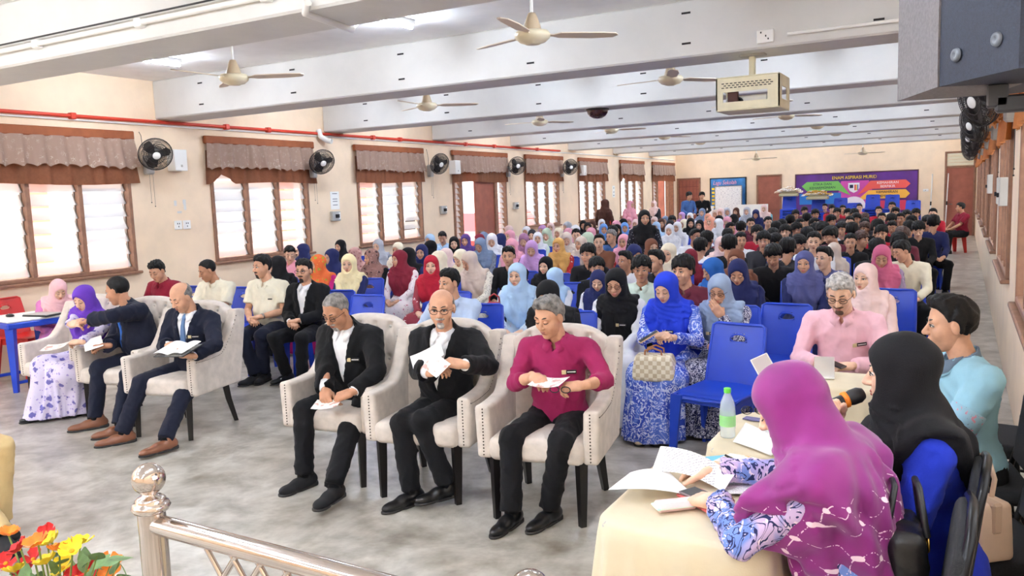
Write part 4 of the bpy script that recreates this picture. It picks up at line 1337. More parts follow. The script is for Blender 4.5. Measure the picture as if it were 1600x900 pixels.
# blue plastic table at the left
BT = empty('plastic_table', (-8.35, 4.72, 0), R(-8), label='blue plastic table with a white top by the left wall', cat='table')
b = MB(); b.bbox((-.32, -.28, .69), (.32, .28, .715), .01); b.build('table_top', m_wplastic, BT)
b = MB(); b.bbox((-.33, -.29, .63), (.33, .29, .69), .012); b.build('table_rim', m_blue, BT)
for sx in (-1, 1):
    for sy in (-1, 1):
        b = MB(); b.tube([(sx * .27, sy * .24, .64), (sx * .285, sy * .25, 0)], [.055, .03], 4); b.sm = [False] * len(b.sm); b.build('leg', m_blue, BT)
for sx in (-1, 1):
    b = MB(); b.bbox((sx * .28 - .012, -.25, .08), (sx * .28 + .012, .25, .11), .004); b.build('foot_rail', m_blue, BT)
ms = empty('computer_mouse', (-8.42, 4.62, .715), label='black computer mouse on the blue plastic table', cat='mouse')
b = MB(); b.ball((0, 0, .012), (.05, .035, .02), 14); b.build('mouse_shell', m_black, ms); b = MB(); b.ball((-.02, 0, .026), (.008, .004, .008), 8); b.build('scroll_wheel', m_gplastic, ms)
lp = empty('laptop', (-8.15, 4.8, .715), R(10), label='thin dark laptop lying on the blue plastic table', cat='laptop')
b = MB(); b.bbox((-.16, -.11, 0), (.16, .11, .014), .004); b.build('laptop_base', m_black, lp); b = MB(); b.bbox((-.155, -.105, .015), (.155, .105, .022), .003); b.build('laptop_lid', m_gplastic, lp)
# ================================================================ people
def skin_mat(name, rgb):
    m, nt, N, L, p = _new(name)
    v = _coord(nt, 1.0)
    n = _noise(nt, v, 18, 4)
    L.new(_ramp(nt, n, [(.3, tuple(c * .93 for c in rgb)), (.7, tuple(min(255, c * 1.03) for c in rgb))]), p.inputs['Base Color'])
    p.inputs['Roughness'].default_value = .5
    p.inputs['Specular IOR Level'].default_value = .35
    p.inputs['Subsurface Weight'].default_value = 0.0
    return m
SKIN = [skin_mat('skin light', (228, 184, 156)), skin_mat('skin medium', (212, 162, 132)), skin_mat('skin tan', (190, 138, 108)), skin_mat('skin brown', (160, 112, 86))]
LIP = [mat('lip rose', (188, 100, 92), .45), mat('lip brown', (156, 92, 78), .45)]
m_eye = mat('eye white', (232, 226, 220), .25)
m_iris = mat('eye and brow dark', (34, 26, 24), .4)
HAIRM = {'k': mat('black hair', (17, 15, 15), .55, var=.3, spec=.25, vscale=40, bump=.5, bscale=120), 'g': mat('grey hair', (120, 116, 112), .6, var=.5, vscale=30, bump=.5, bscale=120),
         'w': mat('silver hair', (176, 172, 168), .6, var=.35, vscale=40, bump=.5, bscale=120), 'b': mat('brown hair', (74, 46, 36), .5, var=.3, vscale=40, bump=.5, bscale=120),
         's': mat('stubble', (112, 88, 74), .8), 'd': mat('dark goatee', (58, 46, 42), .8, var=.3, vscale=60)}

def Rx(a): c, s = math.cos(a), math.sin(a); return np.array([[1, 0, 0], [0, c, -s], [0, s, c]])
def Ry(a): c, s = math.cos(a), math.sin(a); return np.array([[c, 0, s], [0, 1, 0], [-s, 0, c]])
def Rz(a): c, s = math.cos(a), math.sin(a); return np.array([[c, -s, 0], [s, c, 0], [0, 0, 1]])
def ball_arr(c, r, n=10, Rm=None):
    b = MB(); b.ball((0, 0, 0), r, n)
    V = np.array(b.v)
    if Rm is not None: V = V @ np.asarray(Rm).T
    return V + np.asarray(c), np.array(b.f)
def tube_arr(pts, rr, n=12):
    b = MB(); b.tube(pts, list(rr) if not isinstance(rr, float) else rr, n, cap=False)
    V, Q = np.array(b.v), np.array(b.f)
    # close both ends with degenerate-free fans of quads
    c0, c1 = V[:n].mean(0), V[-n:].mean(0)
    k = len(V)
    V = np.vstack([V, c0, c1])
    q = [(j, k, (j + 2) % n, (j + 1) % n)[::1] for j in range(0, n, 2)] + [(k - n + (j + 1) % n, k - n + (j + 2) % n, k + 1, k - n + j) for j in range(0, n, 2)]
    return V, np.vstack([Q, np.array(q)])

def head_sdf(q, fat=0.0, fem=False):
    d = ell(q, (0, .012, .035), (.076, .093, .084))
    jw = .058 - (.004 if fem else 0) + fat * .5
    d = smin(d, ell(q, (0, -.02, -.042), (jw, .066, .074)), .03)
    d = smin(d, ell(q, (0, -.056, -.096), (.026 + fat * .4, .024, .02)), .022)
    for s in (-1, 1):
        d = smin(d, ell(q, (s * .037, -.052, -.028), (.026 + fat * .4, .028, .03)), .02)
        d = smin(d, ell(q, (s * .077, .006, -.004), (.009, .02, .031)), .008)
    d = smin(d, rcone(q, (-.04, -.068, .022), (.04, -.068, .022), .014, .014), .015)
    for s in (-1, 1): d = smax(d, -(ell(q, (s * .031, -.092, .006), (.019, .017, .013))), .012)
    d = smin(d, rcone(q, (0, -.080, .012), (0, -.104, -.026), .008, .0125), .009)
    for s in (-1, 1): d = smin(d, ell(q, (s * .012, -.094, -.030), (.010, .010, .008)), .006)
    d = smin(d, ell(q, (0, -.074, -.060), (.026, .018, .017)), .012)
    d = smax(d, -ell(q, (0, -.1, -.0615), (.022, .012, .0018)), .003)
    return d
_HC = {}
def head_parts(h, fat, fem, eyes):
    key = (h, fat, fem, eyes)
    if key in _HC: return _HC[key]
    S = Soup()
    S.sdf(lambda P: head_sdf(P, fat, fem), (-.1, -.13, -.14), (.1, .13, .14), h, 0)
    n = 10 if h < .005 else 8
    for s in (-1, 1):
        if eyes == 'open':
            S.add(*ball_arr((s * .031, -.0765, .0045), (.0155, .010, .0068), n, Rz(s * .25)), 1)
            S.add(*ball_arr((s * .031, -.0845, .0045), (.0062, .0035, .0062), n), 2)
            S.add(*tube_arr([(s * .014, -.083, .004), (s * .024, -.0875, .0112), (s * .036, -.0855, .0112), (s * .048, -.0755, .0045)], (.0012, .0022, .0022, .0012), 6), 2)
        else:
            S.add(*ball_arr((s * .031, -.0775, .004), (.0165, .0105, .0085), n, Rz(s * .25)), 0)
            S.add(*tube_arr([(s * .015, -.082, -.001), (s * .025, -.0875, -.0045), (s * .036, -.0855, -.0045), (s * .048, -.0755, .000)], (.0012, .0022, .0022, .0012), 6), 2)
        r = .0022 if fem else .0034
        S.add(*tube_arr([(s * .013, -.0835, .0255), (s * .026, -.0835, .031), (s * .04, -.077, .0315), (s * .053, -.064, .025)], (r * .8, r * 1.1, r, r * .4), 6), 2)
    S.add(*ball_arr((0, -.0895, -.0565), (.0195, .006, .0042), n), 3)
    S.add(*ball_arr((0, -.0885, -.0665), (.0165, .0065, .0054), n), 3)
    _HC[key] = S
    return S
def xf(V, Rm, t): return np.asarray(V) @ np.asarray(Rm).T + np.asarray(t)
def add_soup(D, S, Rm, t, flip=False, remap=None):
    for V, Q, M in zip(S.V, S.Q, S.M):
        base = Q.min() if len(Q) else 0
    V = np.concatenate(S.V); Q = np.concatenate(S.Q); M = np.concatenate(S.M)
    if flip: Q = Q[:, ::-1]
    D.V.append(xf(V, Rm, t)); D.Q.append(Q + D.n); D.M.append(M if remap is None else np.full(len(M), remap, np.int32)); D.n += len(V)

_HAND = {}
CURL = {'relaxed': ((18, 22, 18),) * 4 + ((.75, .55, -.35),), 'hold': ((48, 42, 25), (50, 45, 28), (52, 48, 30), (55, 50, 30), (.85, .15, -.6)), 'pinch': ((38, 35, 18), (42, 38, 22), (46, 42, 25), (50, 45, 28), (.92, .02, -.5)),
        'flat': ((8, 8, 6),) * 4 + ((.7, .65, -.2),), 'point': ((6, 6, 4), (40, 45, 30), (52, 55, 35), (58, 58, 38), (.85, .3, -.5)), 'fist': ((68, 75, 40), (70, 78, 42), (70, 78, 42), (70, 76, 42), (.9, -.12, -.75)), 'clasp': ((38, 50, 25), (40, 52, 25), (42, 54, 26), (44, 54, 26), (.9, .25, -.4))}
def hand_soup(preset, h):
    key = (preset, h)
    if key in _HAND: return _HAND[key]
    spec = CURL[preset]
    segs = []
    for i in range(4):
        y0 = (.027, .009, -.009, -.026)[i]; ln = (.070, .078, .073, .058)[i]
        p = np.array([(.084, .088, .085, .078)[i], y0, 0.002]); a = 0.0
        r = (.0092, .0095, .0092, .0082)[i]
        segs.append((np.array([.03, y0 * .75, .002]), p, .012, r * 1.05))
        for j, (fr, cu) in enumerate(zip((.45, .3, .25), spec[i])):
            a += R(cu)
            q = p + ln * fr * np.array([math.cos(a), y0 * .9 * (1 if j == 0 else 0), -math.sin(a)])
            segs.append((p, q, r * (1 - .1 * j), r * (.92 - .1 * j))); p = q
    td = np.array(spec[4]); td = td / np.linalg.norm(td)
    p0 = np.array([.012, .02, -.006]); p1 = p0 + np.array([.026, .022, -.008]); p2 = p1 + td * .036; p3 = p2 + (td + np.array([.25, -.25, -.1])) * .026
    segs += [(p0, p1, .016, .0125), (p1, p2, .0122, .0105), (p2, p3, .0105, .0085)]
    def f(P):
        d = rbox(P, (.047, 0, 0), (.046, .040, .0145), .0135)
        d = smin(d, rcone(P, (-.03, 0, 0), (.02, 0, 0), .024, .024), .02)
        for (a, b2, r1, r2) in segs: d = smin(d, rcone(P, a, b2, r1, r2), .006)
        return d
    S = Soup().sdf(f, (-.06, -.06, -.12), (.19, .085, .04), h, 0)
    _HAND[key] = S
    return S
_SHOE = {}
def shoe_soup(kind, h=.006):
    """foot frame: ankle over the origin, toe towards -y, sole at z=0"""
    if (kind, h) in _SHOE: return _SHOE[kind, h]
    tw = .040 if kind == 'dress' else .046
    def f(P):
        d = smin(rcone(P, (0, .055, .045), (0, -.06, .04), .040, .042), ell(P, (0, -.135, .028), (tw, .078 if kind == 'dress' else .065, .032)), .04)
        d = smin(d, rcone(P, (0, .02, .05), (0, .025, .105), .043, .040), .03)
        if kind == 'flat': d = smax(d, P[:, 2] - .062 + np.clip(-(P[:, 1]) * .1, 0, .02), .01)
        d = smax(d, P[:, 2] - .115, .004)
        return smax(d, .012 - P[:, 2], .004)
    def sole(P):
        foot = np.minimum(rcone(P * np.array([1, 1, 0], F32), (0, .055, 0), (0, -.06, 0), .043, .046), ell(P * np.array([1, 1, 0], F32), (0, -.135, 0), (tw + .004, .083 if kind == 'dress' else .07, .05)))
        return np.maximum(foot, np.maximum(P[:, 2] - .016 - np.where(P[:, 1] > .02, .008, 0), -P[:, 2]))
    S = Soup().sdf(f, (-.07, -.24, -.01), (.07, .13, .13), h, 0)
    S.sdf(sole, (-.07, -.24, -.02), (.07, .13, .04), h, 1)
    _SHOE[kind, h] = S
    return S

def hair_sdf(q, style, fat=0.0):
    x, y, z = q[:, 0], q[:, 1], q[:, 2]
    hd = head_sdf(q, fat)
    n = .003 * np.sin(x * 150 + 2 * np.sin(y * 60)) + .0025 * np.sin(y * 130 + x * 160 + 1.5 * np.sin(z * 70)) + .002 * np.sin(x * 320 + y * 200)
    if style == 'fringe':
        line = np.interp(y, [-.1, -.055, -.03, -.005, .02, .1], [.052, .040, .018, -.018, -.03, -.075]) + .008 * np.sin(x * 95 + 1) + .005 * np.sin(x * 210) + .16 * x * np.clip((-y - .02) / .05, 0, 1)
        th = .017 + .016 * np.clip((z - .03) / .08, 0, 1)
    elif style == 'quiff':
        line = np.interp(y, [-.1, -.06, -.035, -.01, .02, .1], [.085, .078, .05, -.01, -.03, -.07])
        th = .008 + .03 * np.clip((z - .07) / .05, 0, 1) * np.clip((.03 - y) / .1, 0.15, 1)
    elif style == 'short':
        line = np.interp(y, [-.1, -.06, -.035, -.01, .02, .1], [.074, .066, .036, -.028, -.03, -.072]) + .006 * np.sin(x * 110) + .010 * (np.abs(x) > .035) * (y < -.03)
        th = .006 + .018 * np.clip((z - .04) / .07, 0, 1) * np.clip((.09 - y) / .12, .45, 1)
    elif style == 'buzz':
        line = np.interp(y, [-.1, -.055, -.03, -.01, .02, .1], [.088, .082, .05, .0, -.02, -.065])
        th = .0035 + .002 * np.clip((z - .03) / .08, 0, 1); n = n * .25
    elif style == 'bald':
        line = np.interp(y, [-.1, -.03, -.01, .02, .1], [.3, .3, -.005, -.025, -.06])
        th = np.full_like(x, .0035); n = n * .25
    elif style == 'long':
        line = np.interp(y, [-.1, -.06, -.03, -.005, .02, .1], [.075, .06, .02, -.06, -.1, -.12]); th = .016 + .006 * np.clip(z / .1, 0, 1)
    d = hd - th - n
    d = smax(d, (line - z) * .75, .008)
    if style == 'bald': d = smax(d, (z - .055 - .35 * y), .01)
    for s in (-1, 1): d = np.maximum(d, -(ell(q, (s * .08, -.004, -.006), (.03, .022, .034))))
    return d
_HAIR = {}
def hair_soup(style, fat=0.0, h=.006):
    key = (style, fat, h)
    if key not in _HAIR: _HAIR[key] = Soup().sdf(lambda P: hair_sdf(P, style, fat), (-.13, -.15, -.16), (.13, .15, .19), h, 0)
    return _HAIR[key]
def beard_soup(style, h=.004):
    key = ('beard', style, h)
    if key not in _HAIR:
        def f(P):
            x, y, z = P[:, 0], P[:, 1], P[:, 2]
            d = head_sdf(P) - .0028 - wrinkle(P, .002, 260, 2.0)
            if style == 'goatee': r = np.maximum(np.minimum(ell(P, (0, -.08, -.095), (.026, .05, .030)), np.maximum(ell(P, (0, -.09, -.048), (.034, .03, .009)), 0 * x - 1)), -ell(P, (0, -.1, -.062), (.023, .03, .008)))
            elif style == 'moustache': r = ell(P, (0, -.095, -.047), (.032, .03, .0065))
            else: r = np.maximum(np.maximum(-(ell(P, (0, -.06, -.02), (.055, .08, .06))), z + .035), y - .0)
            return smax(d, r, .003)
        _HAIR[key] = Soup().sdf(f, (-.1, -.15, -.16), (.1, .05, .02), h, 0)
    return _HAIR[key]

def ik(S, T, l1, l2, pole):
    S, T = np.array(S, float), np.array(T, float)
    d = T - S; L = np.linalg.norm(d)
    if L > (l1 + l2) * .985: T = S + d / L * (l1 + l2) * .985; d = T - S; L = np.linalg.norm(d)
    u = d / L
    a = (l1 * l1 - l2 * l2 + L * L) / (2 * L)
    hh = math.sqrt(max(l1 * l1 - a * a, 0))
    p = np.array(pole, float); p = p - u * (p @ u); p /= (np.linalg.norm(p) + 1e-9)
    return S + u * a + p * hh, T

def unit(v): v = np.array(v, float); return v / (np.linalg.norm(v) + 1e-9)

def torso_sdf(q, fat=0.0, fem=False):
    d = ell(q, (0, .0, .03), (.168 + fat * .3, .128 + fat * .3, .12))
    d = smin(d, ell(q, (0, -.012 - fat * .6, .17), (.142 + fat * .7, .110 + fat, .15)), .05)
    d = smin(d, ell(q, (0, .0, .34), (.166 + fat * .3, .118 + fat * .3, .16)), .06)
    sw = .105 if fem else .12
    d = smin(d, rcone(q, (-sw, .012, .425), (sw, .012, .425), .064, .064), .04)
    d = smin(d, rcone(q, (0, .015, .44), (0, .0, .505), .066, .056), .03)
    if fem:
        for s in (-1, 1): d = smin(d, ell(q, (s * .065, -.085, .30), (.062, .055, .06)), .04)
    return d

class Fig:
    """a posed sitting or standing figure; local frame faces -y, floor at z=0"""
    def __init__(s, **k):
        g = k.get
        s.fem = g('fem', False); s.fat = g('fat', 0.0); s.h = g('h', .009); s.seed = g('seed', 1.0)
        s.stand = g('stand', False)
        s.P = np.array(g('pelvis', (0, 0, .93 if s.stand else .52)), float)
        lean, slean, tw = R(g('lean', 4)), R(g('side', 0)), R(g('twist', 0))
        s.Rt = Rx(lean) @ Ry(slean) @ Rz(tw)
        s.N = s.P + s.Rt @ np.array([0, 0, .47])
        s.Rh = Rz(R(g('hy', 0))) @ Rx(R(g('hp', 5))) @ Ry(R(g('hr', 0)))
        s.H = s.N + s.Rt @ np.array([0, -.012, .05]) + s.Rh @ np.array([0, -.025, .115])
        sw = .165 if s.fem else .185
        s.sh, s.el, s.wr, s.hd = {}, {}, {}, {}
        for e in (-1, 1):
            s.sh[e] = s.P + s.Rt @ np.array([e * sw, .012, .42])
            hnd = k.get('hands', {}).get(e) or dict(at=(e * .09, -.36, .62), d=(-e * .5, -.8, -.15), palm=(0, .0, -1), preset='relaxed')
            at = np.array(hnd['at'], float)
            pole = hnd.get('pole', (e * .8, .5, -.6))
            s.el[e], s.wr[e] = ik(s.sh[e], at, .265, .235, pole)
            s.hd[e] = hnd
        s.hip, s.kn, s.an, s.fy = {}, {}, {}, {}
        for e in (-1, 1):
            s.hip[e] = s.P + np.array([e * .088, .0, -.02])
            ft = k.get('feet', {}).get(e, (e * .11, -.47, 0) if not s.stand else (e * .1, 0, 0))
            lift = ft[3] if len(ft) > 3 else 0
            s.an[e] = np.array([ft[0], ft[1] + .05, .10 + lift]); s.fy[e] = ft[2] if len(ft) > 2 else 0
            pole = k.get('kpole', {}).get(e, (e * .25, -1, .8))
            s.kn[e], s.an[e] = ik(s.hip[e], s.an[e], .41, .40, pole)
    def tq(s, P): return ((P - s.P.astype(F32)) @ s.Rt.astype(F32))
    def hq(s, P): return ((P - s.H.astype(F32)) @ s.Rh.astype(F32))
    # --- body
    def body(s, eyes='open', preset_h=.005, head_h=.005, legs=True):
        S = Soup()
        add_soup(S, head_parts(head_h, round(s.fat * .25, 3), s.fem, eyes), s.Rh, s.H)
        r = .048 if s.fem else .055
        S.add(*tube_arr([s.H + s.Rh @ np.array([0, .03, .0]), s.H + s.Rh @ np.array([0, .018, -.07]), s.N + s.Rt @ np.array([0, .01, .0]), s.N + s.Rt @ np.array([0, .01, -.10])], (r * .9, r * .95, r * 1.05, r * 1.6), 16), 0)
        S.add(*tube_arr([s.N + s.Rt @ np.array([0, .01, -.06]), s.P + s.Rt @ np.array([0, 0, .2]), s.P], (.09, .08, .09), 12), 0)
        for e in (-1, 1):
            S.add(*tube_arr([s.sh[e], s.el[e]], (.042, .036), 10), 0)
            S.add(*tube_arr([s.el[e] + (s.el[e] - s.wr[e]) * .1, s.el[e] * .6 + s.wr[e] * .4, s.wr[e]], (.037, .036, .0255), 12), 0)
            if legs:
                S.add(*tube_arr([s.hip[e], s.kn[e]], (.06, .05), 10), 0)
                S.add(*tube_arr([s.kn[e], s.an[e] + np.array([0, 0, .0])], (.05, .034), 10), 0)
            hd = s.hd[e]
            x = unit(hd['d']); pz = -np.array(hd.get('palm', (0, 0, -1)), float); z = unit(pz - x * (pz @ x)); y = np.cross(z, x)
            Rm = np.stack([x, y, z], 1)
            if e > 0: Rm = Rm @ np.diag([1, -1, 1])
            add_soup(S, hand_soup(hd.get('preset', 'relaxed'), preset_h), Rm, s.wr[e] + x * .012, flip=e > 0)
        return S
    # --- garments as distance fields (figure frame)
    def sleeves(s, P, ru=.060, rf=.047, rw=.042, part=None, cuff=.0):
        d = np.full(len(P), 9.0, F32)
        for e in (-1, 1):
            if part is None:
                a = rcone(P, s.sh[e], s.el[e], ru, rf)
                ax = unit(s.wr[e] - s.el[e]); end = s.wr[e] - ax * cuff
                f = np.maximum(rcone(P, s.el[e], s.wr[e] + ax * .05, rf, rw), ((P - end.astype(F32)) @ ax.astype(F32)))
                a = smin(a, f, .012)
            else:
                ax = unit(s.el[e] - s.sh[e]); end = s.sh[e] + (s.el[e] - s.sh[e]) * part
                a = np.maximum(rcone(P, s.sh[e], s.el[e], ru + .003, ru + .006), ((P - end.astype(F32)) @ ax.astype(F32)))
            d = np.minimum(d, a)
        return d
    def top_sdf(s, off=.0, ru=.060, part=None, cuff=.01, vee=None, lapel=False, hem=None, neck=.057, fold=.006):
        def f(P):
            q = s.tq(P)
            d = smin(torso_sdf(q, s.fat, s.fem), s.sleeves(P, ru, part=part, cuff=cuff), .035) - off
            d = d - wrinkle(P, fold, 38, s.seed) - wrinkle(P, fold * .3, 80, s.seed + 3)
            if vee:
                zb, k = vee
                w = np.clip((q[:, 2] - zb) * k, -.05, .095)
                dw = (np.abs(q[:, 0]) - w) * .95
                if lapel: d = d - np.where((dw < .05) & (q[:, 1] < .0) & (q[:, 2] > zb + .02), .006 * np.clip((.05 - dw) / .008, 0, 1), 0)
                d = smax(d, -np.maximum(dw, q[:, 1] + .01), .006)
            nk = rcone(P, s.N + s.Rt @ np.array([0, .008, -.05]), s.N + s.Rt @ np.array([0, -.015, .12]), neck, neck)
            return smax(d, -nk, .006)
        return f
    def bounds(s, pts, pad):
        A = np.array(pts); return A.min(0) - pad, A.max(0) + pad
    def arms_pts(s): return [s.P, s.N] + [v for e in (-1, 1) for v in (s.sh[e], s.el[e], s.wr[e])]
    def top(s, **k):
        lo, hi = s.bounds(s.arms_pts(), .2 + s.fat)
        return Soup().sdf(s.top_sdf(**k), lo, hi, s.h)
    def shirt_front(s, off=-.002):
        lo, hi = s.bounds([s.P, s.N], .2 + s.fat)
        def f(P):
            q = s.tq(P)
            d = torso_sdf(q, s.fat, s.fem) - off - wrinkle(P, .004, 45, s.seed + 5)
            d = smax(d, -rcone(P, s.N + s.Rt @ np.array([0, .008, -.04]), s.N + s.Rt @ np.array([0, -.02, .1]), .054, .054), .006)
            return np.maximum(d, q[:, 1] - .03)
        return Soup().sdf(f, lo, hi, s.h)
    def tie(s):
        lo, hi = s.bounds([s.P, s.N], .2 + s.fat)
        def f(P):
            q = s.tq(P); z = q[:, 2]
            w = np.where(z > .435, .017, .014 + .022 * np.clip((.435 - z) / .3, 0, 1))
            d = torso_sdf(q, s.fat, s.fem) - .010
            return np.maximum(np.maximum(np.maximum(d, -(d + .02)), np.abs(q[:, 0]) - w), np.maximum(np.maximum(z - .475, .14 - z), q[:, 1] + .02))
        return Soup().sdf(f, lo, hi, .006)
    def collar(s, h=.0055):
        S = Soup()
        def f(P):
            q = (P - s.N.astype(F32)) @ s.Rt.astype(F32)
            zz = q[:, 2] - .35 * (q[:, 1] - .01)
            rr = .064 - .15 * zz
            d = np.abs(np.sqrt(q[:, 0] ** 2 + (q[:, 1] - .004) ** 2) - rr) - .004
            d = np.maximum(d, np.abs(zz - .006) - .026)
            return np.maximum(d, -np.maximum(np.abs(q[:, 0]) - .012 - .5 * np.maximum(zz, 0), q[:, 1]))
        S.sdf(f, s.N - .11, s.N + .11, h)
        V, Q = [], []
        for e in (-1, 1):
            pts = np.array([(e * .007, -.080, .002), (e * .068, -.022, .028), (e * .066, -.088, -.03), (e * .034, -.118, -.05)])
            n = np.cross(pts[1] - pts[0], pts[3] - pts[0]); n = n / np.linalg.norm(n) * .005
            if n[1] > 0: n = -n
            V8 = np.vstack([pts, pts + n]) @ s.Rt.T + s.N
            S.add(V8, [(0, 1, 2, 3), (4, 5, 6, 7), (0, 1, 5, 4), (1, 2, 6, 5), (2, 3, 7, 6), (3, 0, 4, 7)])
        return S
    def trousers(s, rk=.072, rh=.060, flare=0.0):
        lo, hi = s.bounds([s.P] + [v for e in (-1, 1) for v in (s.hip[e], s.kn[e], s.an[e])], .17)
        def f(P):
            q = s.tq(P)
            d = ell(q, (0, .0, .02), (.165 + s.fat * .3, .130 + s.fat * .3, .11))
            for e in (-1, 1):
                a = rcone(P, s.hip[e], s.kn[e], .098 + s.fat * .2, rk)
                ax = unit(s.an[e] - s.kn[e]); end = s.an[e] + ax * .012
                c = np.maximum(rcone(P, s.kn[e], s.an[e] + ax * .1, rk - .004, rh + flare), ((P - end.astype(F32)) @ ax.astype(F32)))
                d = smin(d, smin(a, c, .02), .03)
            return d - wrinkle(P, .007, 30, s.seed + 7) - wrinkle(P, .003, 75, s.seed)
        return Soup().sdf(f, lo, hi, s.h * 1.15 if s.h < .0105 else s.h * 1.3)
    def dress(s, ru=.066, flare=.05, off=.0, hem=.03):
        pts = s.arms_pts() + [s.kn[-1], s.kn[1], s.an[-1] * [1, 1, 0], s.an[1] * [1, 1, 0]]
        lo, hi = s.bounds(pts, .25)
        lo[2] = 0.0
        K = (s.kn[-1] + s.kn[1]) / 2; A = (s.an[-1] + s.an[1]) / 2
        tp = s.top_sdf(off=off, ru=ru, cuff=.0, fold=.007)
        def f(P):
            d = tp(P)
            d2 = rcone(P, s.hip[-1], s.hip[1], .13, .13)
            for e in (-1, 1):
                d2 = smin(d2, rcone(P, s.hip[e], s.kn[e], .115, .098), .08)
                d2 = smin(d2, rcone(P, s.kn[e], s.an[e] * np.array([1, 1, .0]), .10, .115 + flare), .09)
            mid = (s.kn[-1] + s.kn[1]) / 2
            d2 = smin(d2, rcone(P, mid, A * np.array([1, 1, 0]), .09, .12 + flare), .06)
            ax = mid * .5 + A * .5
            th = np.arctan2(P[:, 0] - ax[0], P[:, 1] - ax[1])
            fold = (np.sin(th * 9 + s.seed) + .6 * np.sin(th * 17 + 2 * s.seed)) * .012 * np.clip((.52 - P[:, 2]) / .3, 0, 1)
            lapf = np.sin(P[:, 0] * 42 + s.seed + 2 * np.sin(P[:, 1] * 8)) * .004
            d2 = d2 - fold - lapf
            d = smin(d, d2, .05)
            return np.maximum(d, hem - P[:, 2])
        return Soup().sdf(f, lo, hi, s.h if s.h < .014 else s.h * 1.15)
    def scarf(s, length=.22, over=.024, h=None, wide=.172, face=1.0, back=None, arm=.25):
        lo, hi = s.bounds([s.H + .02, s.H - .05, s.N, s.P + s.Rt @ np.array([0, 0, max(length - .05, .0)])], .25)
        fem = s.fem
        def f(P):
            q = s.hq(P); t = s.tq(P)
            d = ell(q, (0, .014, .030), (.093, .112, .103))
            d = smin(d, ell(q, (0, -.004, -.062), (.082, .090, .10)), .04)
            nk = rcone(P, s.H + s.Rh @ np.array([0, .005, -.075]), s.N + s.Rt @ np.array([0, -.02, -.05]), .085, .115)
            d = smin(d, nk, .05)
            z = t[:, 2]
            th = np.arctan2(t[:, 0], -t[:, 1])
            zc = length + .16 * (np.abs(t[:, 0]) / .17) ** 2 + np.where(t[:, 1] > 0, .03, 0)
            dr = torso_sdf(t, s.fat, fem)
            ups = np.minimum(rcone(P, s.sh[-1], s.sh[-1] * (1 - arm) + s.el[-1] * arm, .066, .062), rcone(P, s.sh[1], s.sh[1] * (1 - arm) + s.el[1] * arm, .066, .062)) - .004
            dr = smin(dr, ups, .05) - over
            dr = smax(dr, (zc - z) * .8, .012); dr = smax(dr, np.abs(t[:, 0]) - wide, .02)
            fold = np.sin(th * 8 + z * 14 + s.seed + 1.2 * np.sin(th * 3 + z * 20)) * .010 + np.sin(th * 17 - z * 22 + s.seed) * .004
            w = np.clip((.50 - z) / .08, 0, 1)
            d = smin(d, dr - fold * w, .05)
            d = d - np.sin(q[:, 1] * 48 - q[:, 2] * 34 + 26 * np.abs(q[:, 0]) + s.seed) * .0036 * np.clip((q[:, 1] + .05) / .05, 0, 1) * np.clip((.12 - q[:, 2]) / .08, .25, 1)
            # loose fold crossing under the chin
            cr = np.abs((q[:, 2] + .118 + .35 * q[:, 0]) * 30 + .5) % 1
            d = d - np.where((q[:, 2] < -.09) & (q[:, 2] > -.22) & (q[:, 1] < 0), .009 * np.sin(cr * PI) , 0)
            op = ell(q, (0, -.128, -.014), (.066 * face, .112, .083 * face))
            return smax(d, -op, .007)
        return Soup().sdf(f, lo, hi, h or (s.h * .9 if s.h < .012 else s.h))
    def shoe(s, e, kind):
        S = Soup(); a = s.an[e].copy()
        b = unit(s.an[e] - s.kn[e])
        Rm = Rz(R(s.fy[e]))
        add_soup(S, shoe_soup(kind, .006 if s.h < .0105 else .012), Rm, np.array([a[0], a[1], max(a[2] - .10, 0)]))
        return S
    def surf(s, fn, x, z, y0=-.4):
        """front surface point of a garment at torso-frame (x, z) and its outward normal, figure frame"""
        ys = np.linspace(y0, .1, 160)
        L = np.stack([np.full(160, x), ys, np.full(160, z)], 1) @ s.Rt.T + s.P
        d = fn(L.astype(F32))
        i = int(np.argmax(d < 0)) if (d < 0).any() else 80
        p = L[i]
        e = .01
        g = np.array([fn((p + np.eye(3)[k] * e)[None].astype(F32))[0] - fn((p - np.eye(3)[k] * e)[None].astype(F32))[0] for k in range(3)])
        return p, unit(g)

m_sole = mat('shoe sole', (40, 38, 38), .6)
SHOEM = {'black': mat('black leather shoe', (20, 20, 22), .28), 'brown': mat('tan leather shoe', (132, 84, 60), .35), 'knit': mat('black knit shoe', (26, 26, 30), .9), 'cream': mat('cream shoe', (214, 200, 180), .6)}
TROU = {'black': cloth('black trouser cloth', (15, 15, 19)), 'navy': cloth('navy trouser cloth', (24, 28, 46)), 'beige': cloth('beige trouser cloth', (206, 180, 130)), 'maroon': cloth('maroon skirt cloth', (90, 34, 44))}
m_shirt_w = cloth('white shirt cloth', (240, 240, 242))

